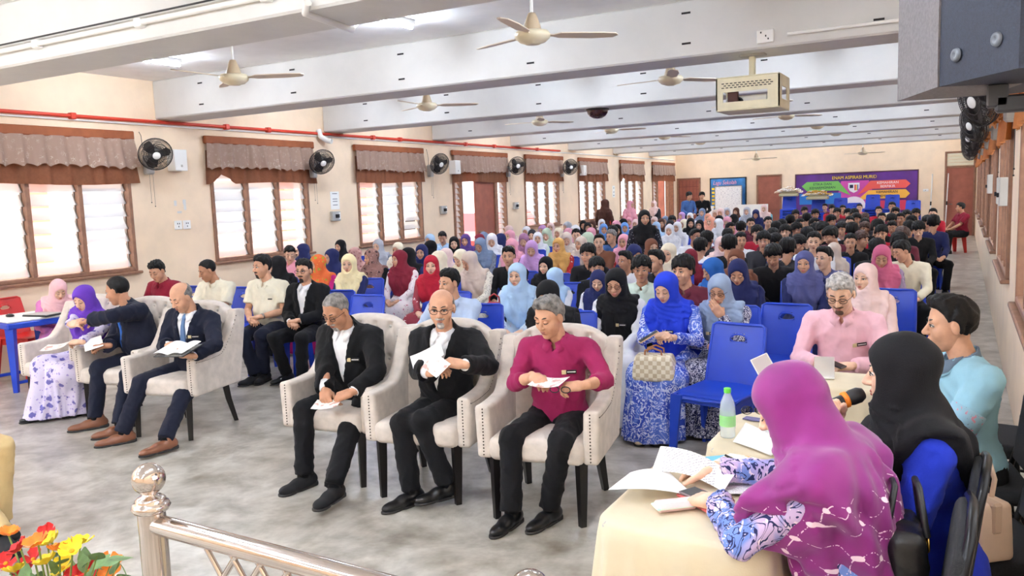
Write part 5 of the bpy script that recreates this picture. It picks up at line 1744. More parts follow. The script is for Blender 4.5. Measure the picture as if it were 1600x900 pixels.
def put(S, name, mats, parent): return S.build(name, mats, parent)
def glasses(fig, parent, m=None):
    b = MB()
    for e in (-1, 1):
        b.tube([(e * .033 + .025 * math.cos(t) * (1.0), -.0935 + .004 * abs(math.cos(t)), .001 + .017 * math.sin(t)) for t in np.linspace(0, 2 * PI, 16, False)], .0019, 5, closed=True)
        b.tube([(e * .058, -.0895, .006), (e * .076, -.05, .008), (e * .083, .01, .004)], .0016, 5)
    b.tube([(-.009, -.1, .006), (0, -.103, .009), (.009, -.1, .006)], .0017, 5)
    V = xf(np.array(b.v), fig.Rh, fig.H); b.v = [tuple(p) for p in V]
    return b.build('glasses', m or m_dark, parent)
def nametag(fig, fn, x, z, parent, w=.075, two=True):
    p, n = fig.surf(fn, x, z)
    xx = unit(fig.Rt[:, 0] - n * (fig.Rt[:, 0] @ n)); zz = np.cross(xx, n); zz = -zz if zz[2] < 0 else zz
    M = Matrix([[xx[0], -n[0], zz[0], p[0] + n[0] * .006], [xx[1], -n[1], zz[1], p[1] + n[1] * .006], [xx[2], -n[2], zz[2], p[2] + n[2] * .006], [0, 0, 0, 1]])
    b = MB(); b.bbox((-w / 2, -.003, -.011), (w / 2, .003, .011), .002, 0, M)
    o = b.build('name_tag', mat('black tag', (22, 22, 26), .35), parent)
    b = MB(); b.bbox((-w / 2 - .012, -.005, -.013), (-w / 2 + .014, -.002, .013), .002, 0, M); b.build('tag_crest', mat('gold crest', (214, 196, 150), .4), o)
    b = MB(); b.box((-w / 2 + .02, -.0042, -.002), (w / 2 - .006, -.0028, .003), 0, M); b.build('tag_lettering', m_wplastic, o)
    return o
def sheet(p, w, d, yaw, m, name, label=None, cat=None, tilt=(0, 0), bend=.0, th=.0012, parent=None, group=None):
    """a sheet or booklet lying or held: centre p, width, depth, heading, tilt about its own axes"""
    b = MB()
    M = MT(p, (R(tilt[0]), R(tilt[1]), R(yaw)))
    def fn(u, v):
        x = (u - .5) * w; y = (v - .5) * d
        return M @ Vector((x, y, bend * (4 * (u - .5) ** 2)))
    b.grid(fn, 7, 5); b.grid(lambda u, v: M @ (M.inverted() @ fn(1 - u, v) - Vector((0, 0, th))), 7, 5)
    o = b.build(name, m, parent)
    if label: tag(o, label, cat, group)
    return o
def person(fig, loc, rz, sc, label, group=None, skin=1, eyes='open', lip=1, ph=.005, hh=.005, legs=True, name='person'):
    o = put(fig.body(eyes, ph, hh, legs), name, [SKIN[skin], m_eye, m_iris, LIP[lip]], None)
    o.location = loc; o.rotation_euler = (0, 0, rz); o.scale = (sc,) * 3
    return tag(o, label, 'person', group)
def add_hair(fig, o, style, col, h=.006, fat=None):
    S = Soup(); add_soup(S, hair_soup(style, round(fig.fat * .25, 3), h), fig.Rh, fig.H); return put(S, 'hair', [HAIRM[col]], o)
def add_beard(fig, o, style, col):
    S = Soup(); add_soup(S, beard_soup(style), fig.Rh, fig.H); return put(S, 'moustache' if style == 'moustache' else 'beard', [HAIRM[col]], o)
def add_shoes(fig, o, kind, col):
    for e in (-1, 1): put(fig.shoe(e, kind), 'shoe', [SHOEM[col], m_sole], o)
    if kind != 'bare':
        for e in (-1, 1):
            S = Soup(); S.add(*tube_arr([fig.an[e] + (fig.kn[e] - fig.an[e]) * .12, fig.an[e] - np.array([0, 0, .03])], (.041, .040), 12)); put(S, 'sock', [TROU['black']], o)
def w2l(p, loc, rz, sc):
    """world point -> figure local"""
    v = (np.array(p, float) - np.array(loc)) / sc
    return Rz(-rz) @ v
# ================================================================ the front row and the people near the camera
m_jk = cloth('black suit cloth', (15, 15, 18)); m_jn = cloth('dark navy suit cloth', (22, 26, 44))
def foot(loc, rz, sc, u, v, yaw=0, lift=0):
    """toe seen at a pixel of the photograph -> ankle position in the figure's frame"""
    t = w2l(atz(u, v, .02), loc, rz, sc)
    d = Rz(R(yaw)) @ np.array([0, -1.0, 0])
    a = t - d * .20
    return (a[0], a[1] - .05, yaw, lift)
def hnd(loc, rz, sc, u, v, Y, d, palm, preset, **k):
    return dict(at=tuple(w2l(aty(u, v, Y), loc, rz, sc)), d=d, palm=palm, preset=preset, **k)

def suit_man(loc, rz, sc, label, fig, jacket, trou, hair, col, shoe=('dress', 'black'), tie=None, skin=2, eyes='down', specs=False, beard=None, tag_x=.1, shirt=m_shirt_w, vee=(.12, .22)):
    o = person(fig, loc, rz, sc, label, None, skin, eyes)
    if hair: add_hair(fig, o, hair, col, .005)
    if beard: add_beard(fig, o, *beard)
    put(fig.shirt_front(), 'shirt', [shirt], o)
    put(fig.collar(), 'shirt_collar', [shirt], o)
    if tie: put(fig.tie(), 'tie', [tie], o)
    kw = dict(off=.014, ru=.062, vee=vee, lapel=True, cuff=.02)
    put(fig.top(**kw), 'jacket', [jacket], o)
    for e in (-1, 1):
        ax = unit(fig.wr[e] - fig.el[e]); S = Soup(); S.add(*tube_arr([fig.wr[e] - ax * .07, fig.wr[e] - ax * .005], (.040, .037), 14)); put(S, 'shirt_cuff', [shirt], o)
    if tag_x: nametag(fig, fig.top_sdf(**kw), tag_x, .30, o)
    put(fig.trousers(), 'trousers', [trou], o)
    add_shoes(fig, o, *shoe)
    if specs: glasses(fig, o)
    return o
def shirt_man(loc, rz, sc, label, fig, shirt, trou, hair, col, shoe=('dress', 'black'), skin=2, eyes='open', specs=False, beard=None, tag_x=None, part=None, cuff=.01, collar=True, group=None, hh=.005, ph=.005, shoes=True, fold=.006):
    o = person(fig, loc, rz, sc, label, group, skin, eyes, hh=hh, ph=ph)
    if hair: add_hair(fig, o, hair, col, .006 if hh < .005 else .008)
    if beard: add_beard(fig, o, *beard)
    kw = dict(off=.004, part=part, cuff=cuff, vee=(.42, .5) if collar else None, fold=fold)
    put(fig.top(**kw), 'shirt', [shirt], o)
    if collar: put(fig.collar(), 'shirt_collar', [shirt], o)
    if tag_x: nametag(fig, fig.top_sdf(**kw), tag_x, .31, o)
    put(fig.trousers(), 'trousers', [trou], o)
    if shoes: add_shoes(fig, o, *shoe)
    if specs: glasses(fig, o)
    return o
def scarf_woman(loc, rz, sc, label, fig, dress, scarf, skin=1, eyes='open', length=.22, specs=False, tag_x=None, group=None, over=.024, wide=.172, shoes=None, hh=.005, ph=.005, flare=.05, name='headscarf', arm=.25):
    o = person(fig, loc, rz, sc, label, group, skin, eyes, 0, hh=hh, ph=ph)
    put(fig.dress(flare=flare), 'dress', [dress], o)
    put(fig.scarf(length, over, wide=wide, arm=arm), name, [scarf], o)
    if specs: glasses(fig, o)
    if shoes:
        for e in (-1, 1): put(fig.shoe(e, 'flat'), 'shoe', [SHOEM[shoes], m_sole], o)
    if tag_x:
        fn = lambda P: torso_sdf(fig.tq(P), fig.fat, True) - over - .004
        nametag(fig, fn, tag_x, max(.30, length + .05), o)
    return o
m_paper = mat('white paper', (244, 243, 240), .8)
def leaflet_mat(name, c):
    m, nt, N, L, p = _new(name)
    n = _noise(nt, _coord(nt, (1, 1, 1)), 22, 3)
    L.new(_ramp(nt, n, [(.38, c), (.46, (240, 236, 230)), (.75, (236, 228, 222))]), p.inputs['Base Color']); p.inputs['Roughness'].default_value = .45
    return m
m_leaf = leaflet_mat('printed leaflet', (206, 160, 150))

# --- man in the black suit and dark knit shoes
L_, Z_, S_ = (-3.46, 4.06, 0), R(6), .95
fg = Fig(seed=2, lean=10, hp=28, hy=-8, fat=.01, h=.0098, feet={-1: foot(L_, Z_, S_, 437, 772, -14), 1: foot(L_, Z_, S_, 486, 811, 2)},
         hands={-1: hnd(L_, Z_, S_, 508, 612, 3.68, (.55, -.75, -.35), (.25, .2, -1), 'hold'), 1: hnd(L_, Z_, S_, 552, 612, 3.70, (-.75, -.55, -.25), (-.35, .3, -1), 'hold')})
suit_man(L_, Z_, S_, 'grey-haired man in a black suit and glasses reading a booklet in his armchair', fg, m_jk, TROU['black'], 'buzz', 'g', ('sneaker', 'knit'), specs=True, beard=('goatee', 'w'))
sheet(aty(512, 632, 3.60), .17, .12, 20, m_leaf, 'booklet', 'small open booklet in the hands of the grey-haired man in black suit', 'booklet', tilt=(12, -6), bend=.012)
# --- bald man in glasses
L_, Z_, S_ = (-2.74, 4.06, 0), R(10), .95
fg = Fig(seed=5, lean=2, hp=6, hy=12, fat=.035, h=.0098, feet={-1: foot(L_, Z_, S_, 600, 798, -28), 1: foot(L_, Z_, S_, 652, 792, -38, .03)},
         hands={-1: hnd(L_, Z_, S_, 672, 583, 3.72, (.75, -.25, .3), (.3, .3, -.8), 'hold'), 1: hnd(L_, Z_, S_, 725, 570, 3.74, (-.85, -.15, .15), (-.2, .4, -.85), 'pinch')}, kpole={1: (-.5, -1, .8)})
suit_man(L_, Z_, S_, 'bald man in glasses and open black jacket holding papers', fg, m_jk, TROU['black'], 'bald', 'g', tie=None, skin=1, eyes='open', specs=True, beard=('goatee', 'w'))
sheet(aty(683, 572, 3.66), .16, .11, -25, m_leaf, 'folded_leaflet', 'folded grey leaflet held by the bald man in glasses', 'leaflet', tilt=(40, 15), bend=.01)
sheet(aty(668, 557, 3.85), .2, .12, 30, m_paper, 'paper_sheet', 'white sheet jutting up beside the bald man in glasses', 'paper', tilt=(35, -25), bend=.01)
# --- man in the magenta shirt
L_, Z_, S_ = (-1.98, 4.06, 0), R(10), .945
fg = Fig(seed=9, lean=3, hp=18, hy=-22, fat=.022, h=.0098, feet={-1: foot(L_, Z_, S_, 770, 836, -12), 1: foot(L_, Z_, S_, 826, 829, -20)},
         hands={-1: hnd(L_, Z_, S_, 833, 588, 3.72, (.6, -.65, -.1), (.4, .2, -1), 'hold'), 1: hnd(L_, Z_, S_, 912, 602, 3.72, (-.9, -.35, -.05), (-.2, .3, -1), 'hold')})
o = shirt_man(L_, Z_, S_, 'man in a magenta shirt and black trousers reading a leaflet in the right armchair', fg, cloth('magenta shirt cloth', (150, 34, 84)), TROU['black'], 'quiff', 'g', skin=1, eyes='down', tag_x=.1, cuff=.12)
sheet(aty(858, 598, 3.66), .19, .12, -6, m_leaf, 'leaflet', 'printed leaflet held by the man in the magenta shirt', 'leaflet', tilt=(12, -4), bend=.012)
gl = empty('folded_spectacles', aty(875, 609, 3.63), R(10), 'dark folded spectacles in the hand of the man in magenta', 'glasses')
for k in (-1, 1):
    b = MB(); b.tube([(k * .03 + .024 * math.cos(t), 0, .016 * math.sin(t)) for t in np.linspace(0, 2 * PI, 14, False)], .003, 5, closed=True); b.build('rim', m_black, gl)

# --- reader on the left
L_, Z_, S_ = (-5.32, 4.3, 0), R(12), .94
fg = Fig(seed=12, lean=4, side=4, hp=26, hy=-14, fat=.006, h=.0098, feet={-1: foot(L_, Z_, S_, 150, 696, -40), 1: foot(L_, Z_, S_, 216, 717, -22)},
         hands={-1: hnd(L_, Z_, S_, 262, 540, 4.02, (.75, -.5, .1), (.2, .6, -.8), 'hold'), 1: hnd(L_, Z_, S_, 302, 556, 4.0, (-.9, -.3, 0), (0, .3, .9), 'hold')})
suit_man(L_, Z_, S_, 'bald man in a navy suit and tie reading an open book', fg, m_jn, TROU['navy'], 'bald', 'g', ('dress', 'brown'), tie=cloth('blue striped tie', (92, 120, 160)), skin=1, eyes='down')
bk = empty('open_book', aty(278, 546, 3.93), R(6), 'open dark-covered book held by the bald reading man', 'book')
bk.rotation_euler = (R(16), R(-3), R(4))
b = MB(); b.bbox((-.15, -.105, -.012), (.15, .105, -.006), .002); b.build('cover', m_black, bk)
for k in (-1, 1):
    b = MB(); b.grid(lambda u, v: (k * u * .145, (v - .5) * .2, .004 + .02 * math.sin(u * PI * .8)), 9, 3); b.grid(lambda u, v: (k * (1 - u) * .145, (v - .5) * .2, -.006), 9, 3); b.build('page_block', m_paper, bk)
# --- man who points
L_, Z_, S_ = (-6.0, 4.42, 0), R(2), .97
fg = Fig(seed=15, lean=14, side=-12, twist=-18, hp=14, hy=-62, fat=.035, h=.0098, feet={-1: foot(L_, Z_, S_, 108, 672, -30), 1: foot(L_, Z_, S_, 145, 684, -25)},
         hands={-1: hnd(L_, Z_, S_, 168, 540, 4.08, (-.85, -.5, 0), (.1, 0, -1), 'hold'), 1: hnd(L_, Z_, S_, 143, 500, 3.98, (-.95, -.2, -.25), (0, 0, -1), 'point', pole=(.6, .2, .1))})
suit_man(L_, Z_, S_, 'man in a dark suit and bright blue tie leaning over to point', fg, m_jn, TROU['navy'], 'buzz', 'k', ('dress', 'brown'), tie=cloth('bright blue tie', (50, 110, 200)), skin=2, eyes='open', tag_x=None)
sheet(aty(146, 538, 4.02), .2, .14, -30, m_paper, 'paper_sheet', 'white sheet in the lap hand of the man who points', 'paper', tilt=(14, 18), bend=.01)
# --- woman in the violet headscarf
L_, Z_, S_ = (-6.72, 4.36, 0), R(8), .90
fg = Fig(fem=True, seed=18, lean=8, side=14, hp=22, hy=4, fat=.012, h=.0098, feet={-1: foot(L_, Z_, S_, 30, 659, -30), 1: foot(L_, Z_, S_, 98, 651, -10)},
         hands={-1: hnd(L_, Z_, S_, 108, 508, 3.98, (.95, -.1, .1), (0, .6, -.5), 'relaxed'), 1: hnd(L_, Z_, S_, 120, 540, 3.92, (-.9, -.2, 0), (0, .3, -.9), 'hold')})
m_lav = floral('lavender floral dress', (214, 206, 230), (112, 106, 176), (166, 150, 210), 13, .52)
o = scarf_woman(L_, Z_, S_, 'woman in a violet headscarf and lavender floral dress looking at papers', fg, m_lav, cloth('violet headscarf', (104, 60, 178)), 0, 'down', length=.10, shoes='black')
ax = unit(fg.wr[-1] - fg.el[-1]); S = Soup(); S.add(*tube_arr([fg.wr[-1] - ax * .03, fg.wr[-1] - ax * .008], (.033, .033), 12)); put(S, 'watch', [m_black], o)
sheet(aty(88, 542, 3.86), .2, .15, 30, m_leaf, 'leaflet', 'pinkish leaflet held by the woman in the violet headscarf', 'leaflet', tilt=(10, -8), bend=.012)

# --- seated by the blue table
L_, Z_, S_ = (-8.36, 5.08, 0), R(62), .86
fg = Fig(fem=True, seed=21, lean=16, hp=30, hy=12, h=.011)
scarf_woman(L_, Z_, S_, 'woman in a pale pink headscarf bent over the blue plastic table', fg, cloth('lilac pink dress', (214, 130, 190)), cloth('pale pink headscarf', (240, 190, 196)), 0, 'down', length=.2, hh=.0058, ph=.006)
# --- maroon shirt, pale polo, blazer, pale blue shirt
L_, Z_, S_ = (-7.75, 6.0, 0), R(8), .95
fg = Fig(seed=24, lean=9, hp=24, hy=6, fat=.02, h=.013, hands={-1: dict(at=(-.12, -.30, .70), d=(.8, -.5, 0), palm=(0, .3, -1), preset='hold'), 1: dict(at=(.12, -.3, .70), d=(-.8, -.5, 0), palm=(0, .3, -1), preset='hold')})
shirt_man(L_, Z_, S_, 'man in a maroon shirt looking down beside the first window', fg, cloth('maroon shirt cloth', (132, 24, 46)), TROU['black'], 'short', 'k', skin=1, eyes='down', tag_x=.1, hh=.0058, ph=.006)
blue_chair(-7.78, 6.12, R(8), 'blue plastic chair under the man in the maroon shirt')
L_, Z_, S_ = (-7.0, 6.05, 0), R(8), .95
fg = Fig(seed=26, lean=7, hp=20, hy=-30, fat=.012, h=.010)
shirt_man(L_, Z_, S_, 'balding man in a pale polo shirt looking down behind the reading man', fg, cloth('ivory polo cloth', (234, 228, 206)), TROU['navy'], 'buzz', 'k', skin=2, eyes='down', part=.75, hh=.0058, ph=.006)
blue_chair(-7.02, 6.17, R(8), 'blue plastic chair under the balding man in the pale polo')
L_, Z_, S_ = (-6.2, 6.0, 0), R(10), .98
fg = Fig(seed=28, lean=4, hp=4, hy=-24, fat=.03, h=.0125, feet={-1: foot(L_, Z_, S_, 372, 602, -20), 1: foot(L_, Z_, S_, 400, 600, 10)},
         hands={-1: dict(at=(-.05, -.30, .64), d=(.8, -.5, -.1), palm=(0, .1, -1), preset='clasp'), 1: dict(at=(.08, -.29, .66), d=(-.85, -.4, -.1), palm=(0, .1, -1), preset='clasp')})
o = shirt_man(L_, Z_, S_, 'bearded man in an ivory polo shirt and dark trousers with clasped hands', fg, MATS['ivory polo cloth'], TROU['navy'], 'short', 'k', ('sneaker', 'knit'), skin=1, part=.72, beard=('goatee', 'd'), hh=.0058, ph=.006)
p, n = fg.surf(fg.top_sdf(off=.004, part=.72), .09, .31)
b = MB(); b.bbox(Vector(p) + Vector((-.03, -.004, -.006)), Vector(p) + Vector((.03, .004, .006)), .002); b.build('embroidered_logo', m_dark, o)
S = Soup(); ax = unit(fg.wr[1] - fg.el[1]); S.add(*tube_arr([fg.wr[1] - ax * .035, fg.wr[1] - ax * .012], (.031, .031), 12)); put(S, 'watch', [m_alu], o)
blue_chair(-6.22, 6.12, R(10), 'blue plastic chair under the bearded man in the ivory polo')
L_, Z_, S_ = (-5.72, 6.05, 0), R(8), .94
fg = Fig(seed=31, lean=2, hp=2, hy=6, fat=.008, h=.0125, feet={-1: foot(L_, Z_, S_, 424, 600, -14), 1: foot(L_, Z_, S_, 452, 607, -5)},
         hands={-1: dict(at=(-.06, -.27, .64), d=(.8, -.5, -.1), palm=(0, .1, -1), preset='clasp'), 1: dict(at=(.06, -.27, .66), d=(-.85, -.4, -.1), palm=(0, .1, -1), preset='clasp')})
suit_man(L_, Z_, S_, 'moustached man in glasses and black blazer over a white shirt with clasped hands', fg, m_jk, TROU['black'], 'short', 'k', skin=1, eyes='open', specs=True, beard=('goatee', 'd'), tag_x=None)
blue_chair(-5.63, 6.17, R(8), 'blue plastic chair under the man in the black blazer')
L_, Z_, S_ = (-3.62, 5.5, 0), R(16), .925
fg = Fig(seed=33, lean=1, hp=4, hy=-34, fat=.0, h=.0125, hands={-1: dict(at=(-.22, -.2, .66), d=(-.1, -.6, -.7), palm=(.6, 0, -.6), preset='relaxed')})
shirt_man(L_, Z_, S_, 'man with a goatee in a pale blue shirt behind the bald man in glasses', fg, cloth('pale blue shirt cloth', (190, 208, 236)), TROU['navy'], 'short', 'k', skin=1, beard=('goatee', 'd'), hh=.0058, ph=.006)
blue_chair(-3.52, 5.62, R(16), 'blue plastic chair under the man with the goatee in pale blue')

# --- women in the second row at the right
L_, Z_, S_ = (-2.62, 5.32, 0), R(4), .90
fg = Fig(fem=True, seed=36, lean=5, hp=24, hy=-2, h=.0125, hands={-1: dict(at=(.02, -.30, .70), d=(.5, -.7, .2), palm=(.2, .5, -.7), preset='hold'), 1: dict(at=(.12, -.30, .66), d=(-.7, -.5, .1), palm=(0, .5, -.8), preset='hold')})
o = scarf_woman(L_, Z_, S_, 'woman in a long black headscarf and white cuffs looking at her phone', fg, cloth('black skirt cloth', (16, 16, 19)), cloth('black headscarf', (19, 18, 21)), 1, 'down', length=.06, wide=.2, hh=.0058, ph=.006)
for e in (-1, 1):
    ax = unit(fg.wr[e] - fg.el[e]); S = Soup(); S.add(*tube_arr([fg.el[e] + ax * .02, fg.wr[e] - ax * .06, fg.wr[e]], (.058, .052, .046), 14)); put(S, 'white_sleeve', [m_shirt_w], o)
blue_chair(-2.63, 5.44, R(4), 'blue plastic chair under the woman in black with white cuffs')
def phone(p, yaw, tilt, label, col=(30, 30, 34)):
    t = empty('phone', p, 0, label, 'phone'); t.rotation_euler = (R(tilt[0]), R(tilt[1]), R(yaw))
    b = MB(); b.bbox((-.037, -.075, 0), (.037, .075, .009), .003); b.build('phone_case', mat('phone case %d %d' % (col[0], col[2]), col, .35), t)
    b = MB(); b.box((-.033, -.07, .009), (.033, .07, .0098)); b.build('phone_screen', m_black, t)
phone(aty(829, 556, 4.98), 20, (40, 0), 'dark phone held by the woman in black with white cuffs')
L_, Z_, S_ = (-2.34, 5.92, 0), R(8), .92
fg = Fig(fem=True, seed=39, lean=5, hp=16, hy=-2, h=.0125, fat=.012)
o = scarf_woman(L_, Z_, S_, 'woman in a black headscarf and glasses with white sleeves behind the man in magenta', fg, cloth('white tunic cloth', (232, 232, 234)), MATS['black headscarf'], 1, 'down', length=.08, specs=True, tag_x=.06, hh=.0058, ph=.006)
blue_chair(-2.43, 6.04, R(8), 'blue plastic chair under the woman in glasses with white sleeves')
L_, Z_, S_ = (-1.86, 5.72, 0), R(6), .92
fg = Fig(fem=True, seed=42, lean=4, hp=20, hy=-14, h=.0105, feet={-1: foot(L_, Z_, S_, 995, 694, -10), 1: foot(L_, Z_, S_, 1022, 694, 0)},
         hands={-1: dict(at=(-.03, -.36, .80), d=(.7, -.6, .2), palm=(.2, .4, -.8), preset='hold'), 1: dict(at=(.10, -.35, .79), d=(-.85, -.4, .1), palm=(0, .3, -.9), preset='hold')})
m_roy = batik('royal blue batik', (52, 78, 186), (206, 214, 242), (92, 120, 210), 11, 5, .10)
scarf_woman(L_, Z_, S_, 'woman in a royal blue headscarf and blue batik dress with a checked handbag', fg, m_roy, cloth('royal blue headscarf', (34, 62, 200)), 0, 'down', length=.06, tag_x=.02, shoes='cream', flare=.09, hh=.0058, ph=.006)
blue_chair(-1.87, 5.84, R(6), 'blue plastic chair under the woman in blue batik')
phone(aty(1014, 527, 5.28), -60, (30, 0), 'gold phone held by the woman in the royal blue headscarf', (206, 170, 130))
hb = empty('handbag', aty(1023, 578, 5.30), R(8), 'cream checked handbag with tan handles on the lap of the woman in batik', 'handbag')
m_chk = checker('cream check canvas', (238, 230, 210), (206, 190, 160), 34); m_tan = mat('tan leather', (172, 116, 72), .5)
S = Soup().sdf(lambda P: smax(rbox(P, (0, 0, .09), (.15, .075, .095), .035), (np.abs(P[:, 0]) + (P[:, 2] - .09) * .28) - .15, .02), (-.18, -.1, -.02), (.18, .1, .2), .008); put(S, 'bag_body', [m_chk], hb)
for k in (-1, 1):
    b = MB(); b.tube([(-.06, k * .04, .17), (-.055, k * .05, .215), (0, k * .055, .235), (.055, k * .05, .215), (.06, k * .04, .17)], .007, 6); b.build('handle', m_tan, hb)
b = MB(); b.tube([(-.12, 0, .175), (.12, 0, .175)], .006, 6); b.build('zip', m_tan, hb)
hb.location.z -= .07
L_, Z_, S_ = (-1.52, 5.92, 0), R(2), .90
fg = Fig(fem=True, seed=45, lean=8, hp=18, hy=-4, h=.0125, hands={1: dict(at=(.03, -.20, .93), d=(-.5, -.3, .75), palm=(-.3, .5, .3), preset='relaxed', pole=(.6, 0, -1)), -1: dict(at=(-.05, -.3, .7), d=(.8, -.5, 0), palm=(0, .2, -1), preset='relaxed')})
scarf_woman(L_, Z_, S_, 'woman in a pale slate headscarf and glasses with a hand at her mouth', fg, batik('navy white batik', (36, 38, 72), (214, 214, 228), (52, 56, 96), 22, 5, .14), cloth('pale slate headscarf', (146, 164, 192)), 1, 'down', length=.12, specs=True, tag_x=-.05, hh=.0058, ph=.006)
blue_chair(-1.53, 6.04, R(2), 'blue plastic chair under the woman with a hand at her mouth')
# --- man in the pink shirt behind the last table
L_, Z_, S_ = (-.62, 5.32, 0), R(-2), .97
fg = Fig(seed=48, lean=7, hp=24, hy=-4, fat=.012, h=.0105, hands={-1: dict(at=(-.10, -.34, .72), d=(.75, -.6, 0), palm=(0, .2, -1), preset='hold'), 1: dict(at=(.10, -.34, .72), d=(-.8, -.5, 0), palm=(0, .3, -1), preset='hold')})
o = shirt_man(L_, Z_, S_, 'silver-haired man in glasses and a pale pink shirt looking at his phone', fg, cloth('pale pink shirt cloth', (232, 184, 196)), TROU['black'], 'short', 'w', skin=0, eyes='down', specs=True, tag_x=.11, beard=('goatee', 's'), hh=.0058, ph=.006)
blue_chair(-.62, 5.44, R(-2), 'blue plastic chair under the man in the pale pink shirt')
phone(aty(1300, 568, 4.93), 70, (15, 0), 'black phone held by the man in the pale pink shirt')

# --- the three at the tables on the right
L_, Z_, S_ = (.06, 3.92, 0), R(-66), .99
fg = Fig(seed=51, lean=6, hp=4, hy=-12, h=.0105, fat=.0)
m_polo = cloth('pale blue polo cloth', (150, 196, 214))
o = shirt_man(L_, Z_, S_, 'youth with tousled dark hair in a pale blue polo by the right wall', fg, m_polo, TROU['black'], 'quiff', 'k', skin=1, part=.78)
for e in (-1, 1):
    S = Soup(); a_, b_ = fg.sh[e], fg.el[e]; S.add(*tube_arr([a_ + (b_ - a_) * .5, a_ + (b_ - a_) * .795], (.0705, .0725), 18)); put(S, 'patterned_sleeve_band', [floral('sleeve batik', (150, 190, 210), (214, 140, 160), (120, 130, 150), 30, .45)], o)
S = Soup(); add_soup(S, fg.collar(), np.eye(3), (0, 0, 0)); put(S, 'grey_collar', [cloth('slate collar', (104, 122, 140))], o).scale = (1.01,) * 3
L_, Z_, S_ = (-.05, 2.82, 0), R(-80), 1.0
fk = dict(fem=True, seed=54, lean=7, hp=6, hy=-10, h=.0105, fat=.03)
fg = Fig(**fk)
mic_dir = Vector((.80, .50, .30)).normalized()          # from the handle to the head of the microphone
lips_w = Vector(L_) + S_ * (Matrix.Rotation(Z_, 3, 'Z') @ Vector(fg.H + fg.Rh @ np.array([0, -.112, -.064])))
grip_w = lips_w - mic_dir * .135
wrist = w2l(grip_w + Vector((.02, .02, -.085)), L_, Z_, S_)
fg = Fig(hands={-1: dict(at=tuple(wrist), d=(.25, -.25, .9), palm=(.75, .6, 0), preset='fist', pole=(-.8, .2, -1)), 1: dict(at=(.12, -.30, .72), d=(-.6, -.7, 0), palm=(0, 0, -1), preset='relaxed')}, **fk)
o = scarf_woman(L_, Z_, S_, 'woman in a black headscarf and bright blue dress speaking into a microphone', fg, cloth('bright blue dress cloth', (28, 50, 176)), MATS['black headscarf'], 0, 'open', length=.22, wide=.24, over=.028, arm=.5)
mc = empty('microphone', (0, 0, 0), 0, 'black microphone with an orange ring held at the lips of the woman in black headscarf', 'microphone')
mc.location = lips_w
mc.rotation_euler = mic_dir.to_track_quat('Z', 'Y').to_euler()
b = MB(); b.lathe([(0, 0), (.018, -.004), (.026, -.02), (.026, -.045), (.022, -.058)], 18); b.build('mic_head', mat('mic grille', (40, 40, 42), .5, .3), mc)
b = MB(); b.lathe([(.022, -.058), (.027, -.06), (.027, -.072), (.021, -.075)], 18); b.build('orange_ring', mat('orange rubber', (238, 130, 30), .5), mc)
b = MB(); b.lathe([(.020, -.075), (.018, -.12), (.017, -.22), (0, -.222)], 16); b.build('mic_handle', m_black, mc)
b = MB(); b.lathe([(.0195, -.11), (.0205, -.112), (.0205, -.13), (.019, -.132)], 16); b.build('blue_band', mat('blue light', (40, 90, 230), .4), mc)
L_, Z_, S_ = (-.20, 2.40, 0), R(-98), 1.0
fg = Fig(fem=True, seed=57, lean=16, hp=28, hy=6, h=.0100, fat=.012, hands={-1: dict(at=tuple(w2l((-.70, 2.66, .80), L_, Z_, S_)), d=(-.1, -.9, -.25), palm=(.2, 0, -1), preset='relaxed', pole=(-.8, .3, -.5)), 1: dict(at=tuple(w2l((-.64, 2.40, .79), L_, Z_, S_)), d=(-.35, -.85, -.2), palm=(-.1, 0, -1), preset='relaxed', pole=(.9, .3, -.4))})
m_bat = batik('blue violet batik', (112, 138, 206), (40, 46, 92), (198, 176, 214), 13, 6, .12, (226, 210, 224))
def magenta_scarf():
    m, nt, N, L, p = _new('magenta embroidered headscarf')
    v = _coord(nt, 1.0)
    # white embroidered sprigs where the lines of a diamond net cross, dashed net between
    sx = nt.nodes.new('ShaderNodeSeparateXYZ'); L.new(v, sx.inputs[0])
    h_ = _math(nt, 'MULTIPLY', _math(nt, 'ADD', _math(nt, 'MULTIPLY', sx.outputs[0], 1.0), _math(nt, 'MULTIPLY', sx.outputs[1], .75)), 13.0)
    z_ = _math(nt, 'MULTIPLY', sx.outputs[2], 10.0)
    da = _math(nt, 'ABSOLUTE', _math(nt, 'SUBTRACT', _math(nt, 'FRACT', _math(nt, 'ADD', z_, h_)), .5))
    db = _math(nt, 'ABSOLUTE', _math(nt, 'SUBTRACT', _math(nt, 'FRACT', _math(nt, 'SUBTRACT', z_, h_)), .5))
    dash = _math(nt, 'GREATER_THAN', _noise(nt, v, 110, 1), .5)
    net = _math(nt, 'MULTIPLY', _math(nt, 'LESS_THAN', _math(nt, 'MINIMUM', da, db), .016), dash)
    spr = _math(nt, 'LESS_THAN', _math(nt, 'ADD', _math(nt, 'MULTIPLY', da, da), _math(nt, 'MULTIPLY', db, db)), .014)
    low = _math(nt, 'LESS_THAN', _math(nt, 'ADD', sx.outputs[2], _math(nt, 'MULTIPLY', sx.outputs[1], -.2)), .93)
    fac = _math(nt, 'MULTIPLY', _math(nt, 'MAXIMUM', net, spr), low)
    n = _noise(nt, v, 5, 3)
    base = _ramp(nt, n, [(.3, (118, 16, 104)), (.7, (148, 28, 128))])
    L.new(_mix(nt, fac, base, (240, 214, 226)), p.inputs['Base Color'])
    p.inputs['Roughness'].default_value = .7; p.inputs['Sheen Weight'].default_value = .3
    return m
scarf_woman(L_, Z_, S_, 'woman in an embroidered magenta headscarf reading papers at the nearest table', fg, m_bat, magenta_scarf(), 0, 'down', length=.04, wide=.27, over=.03, arm=.62)
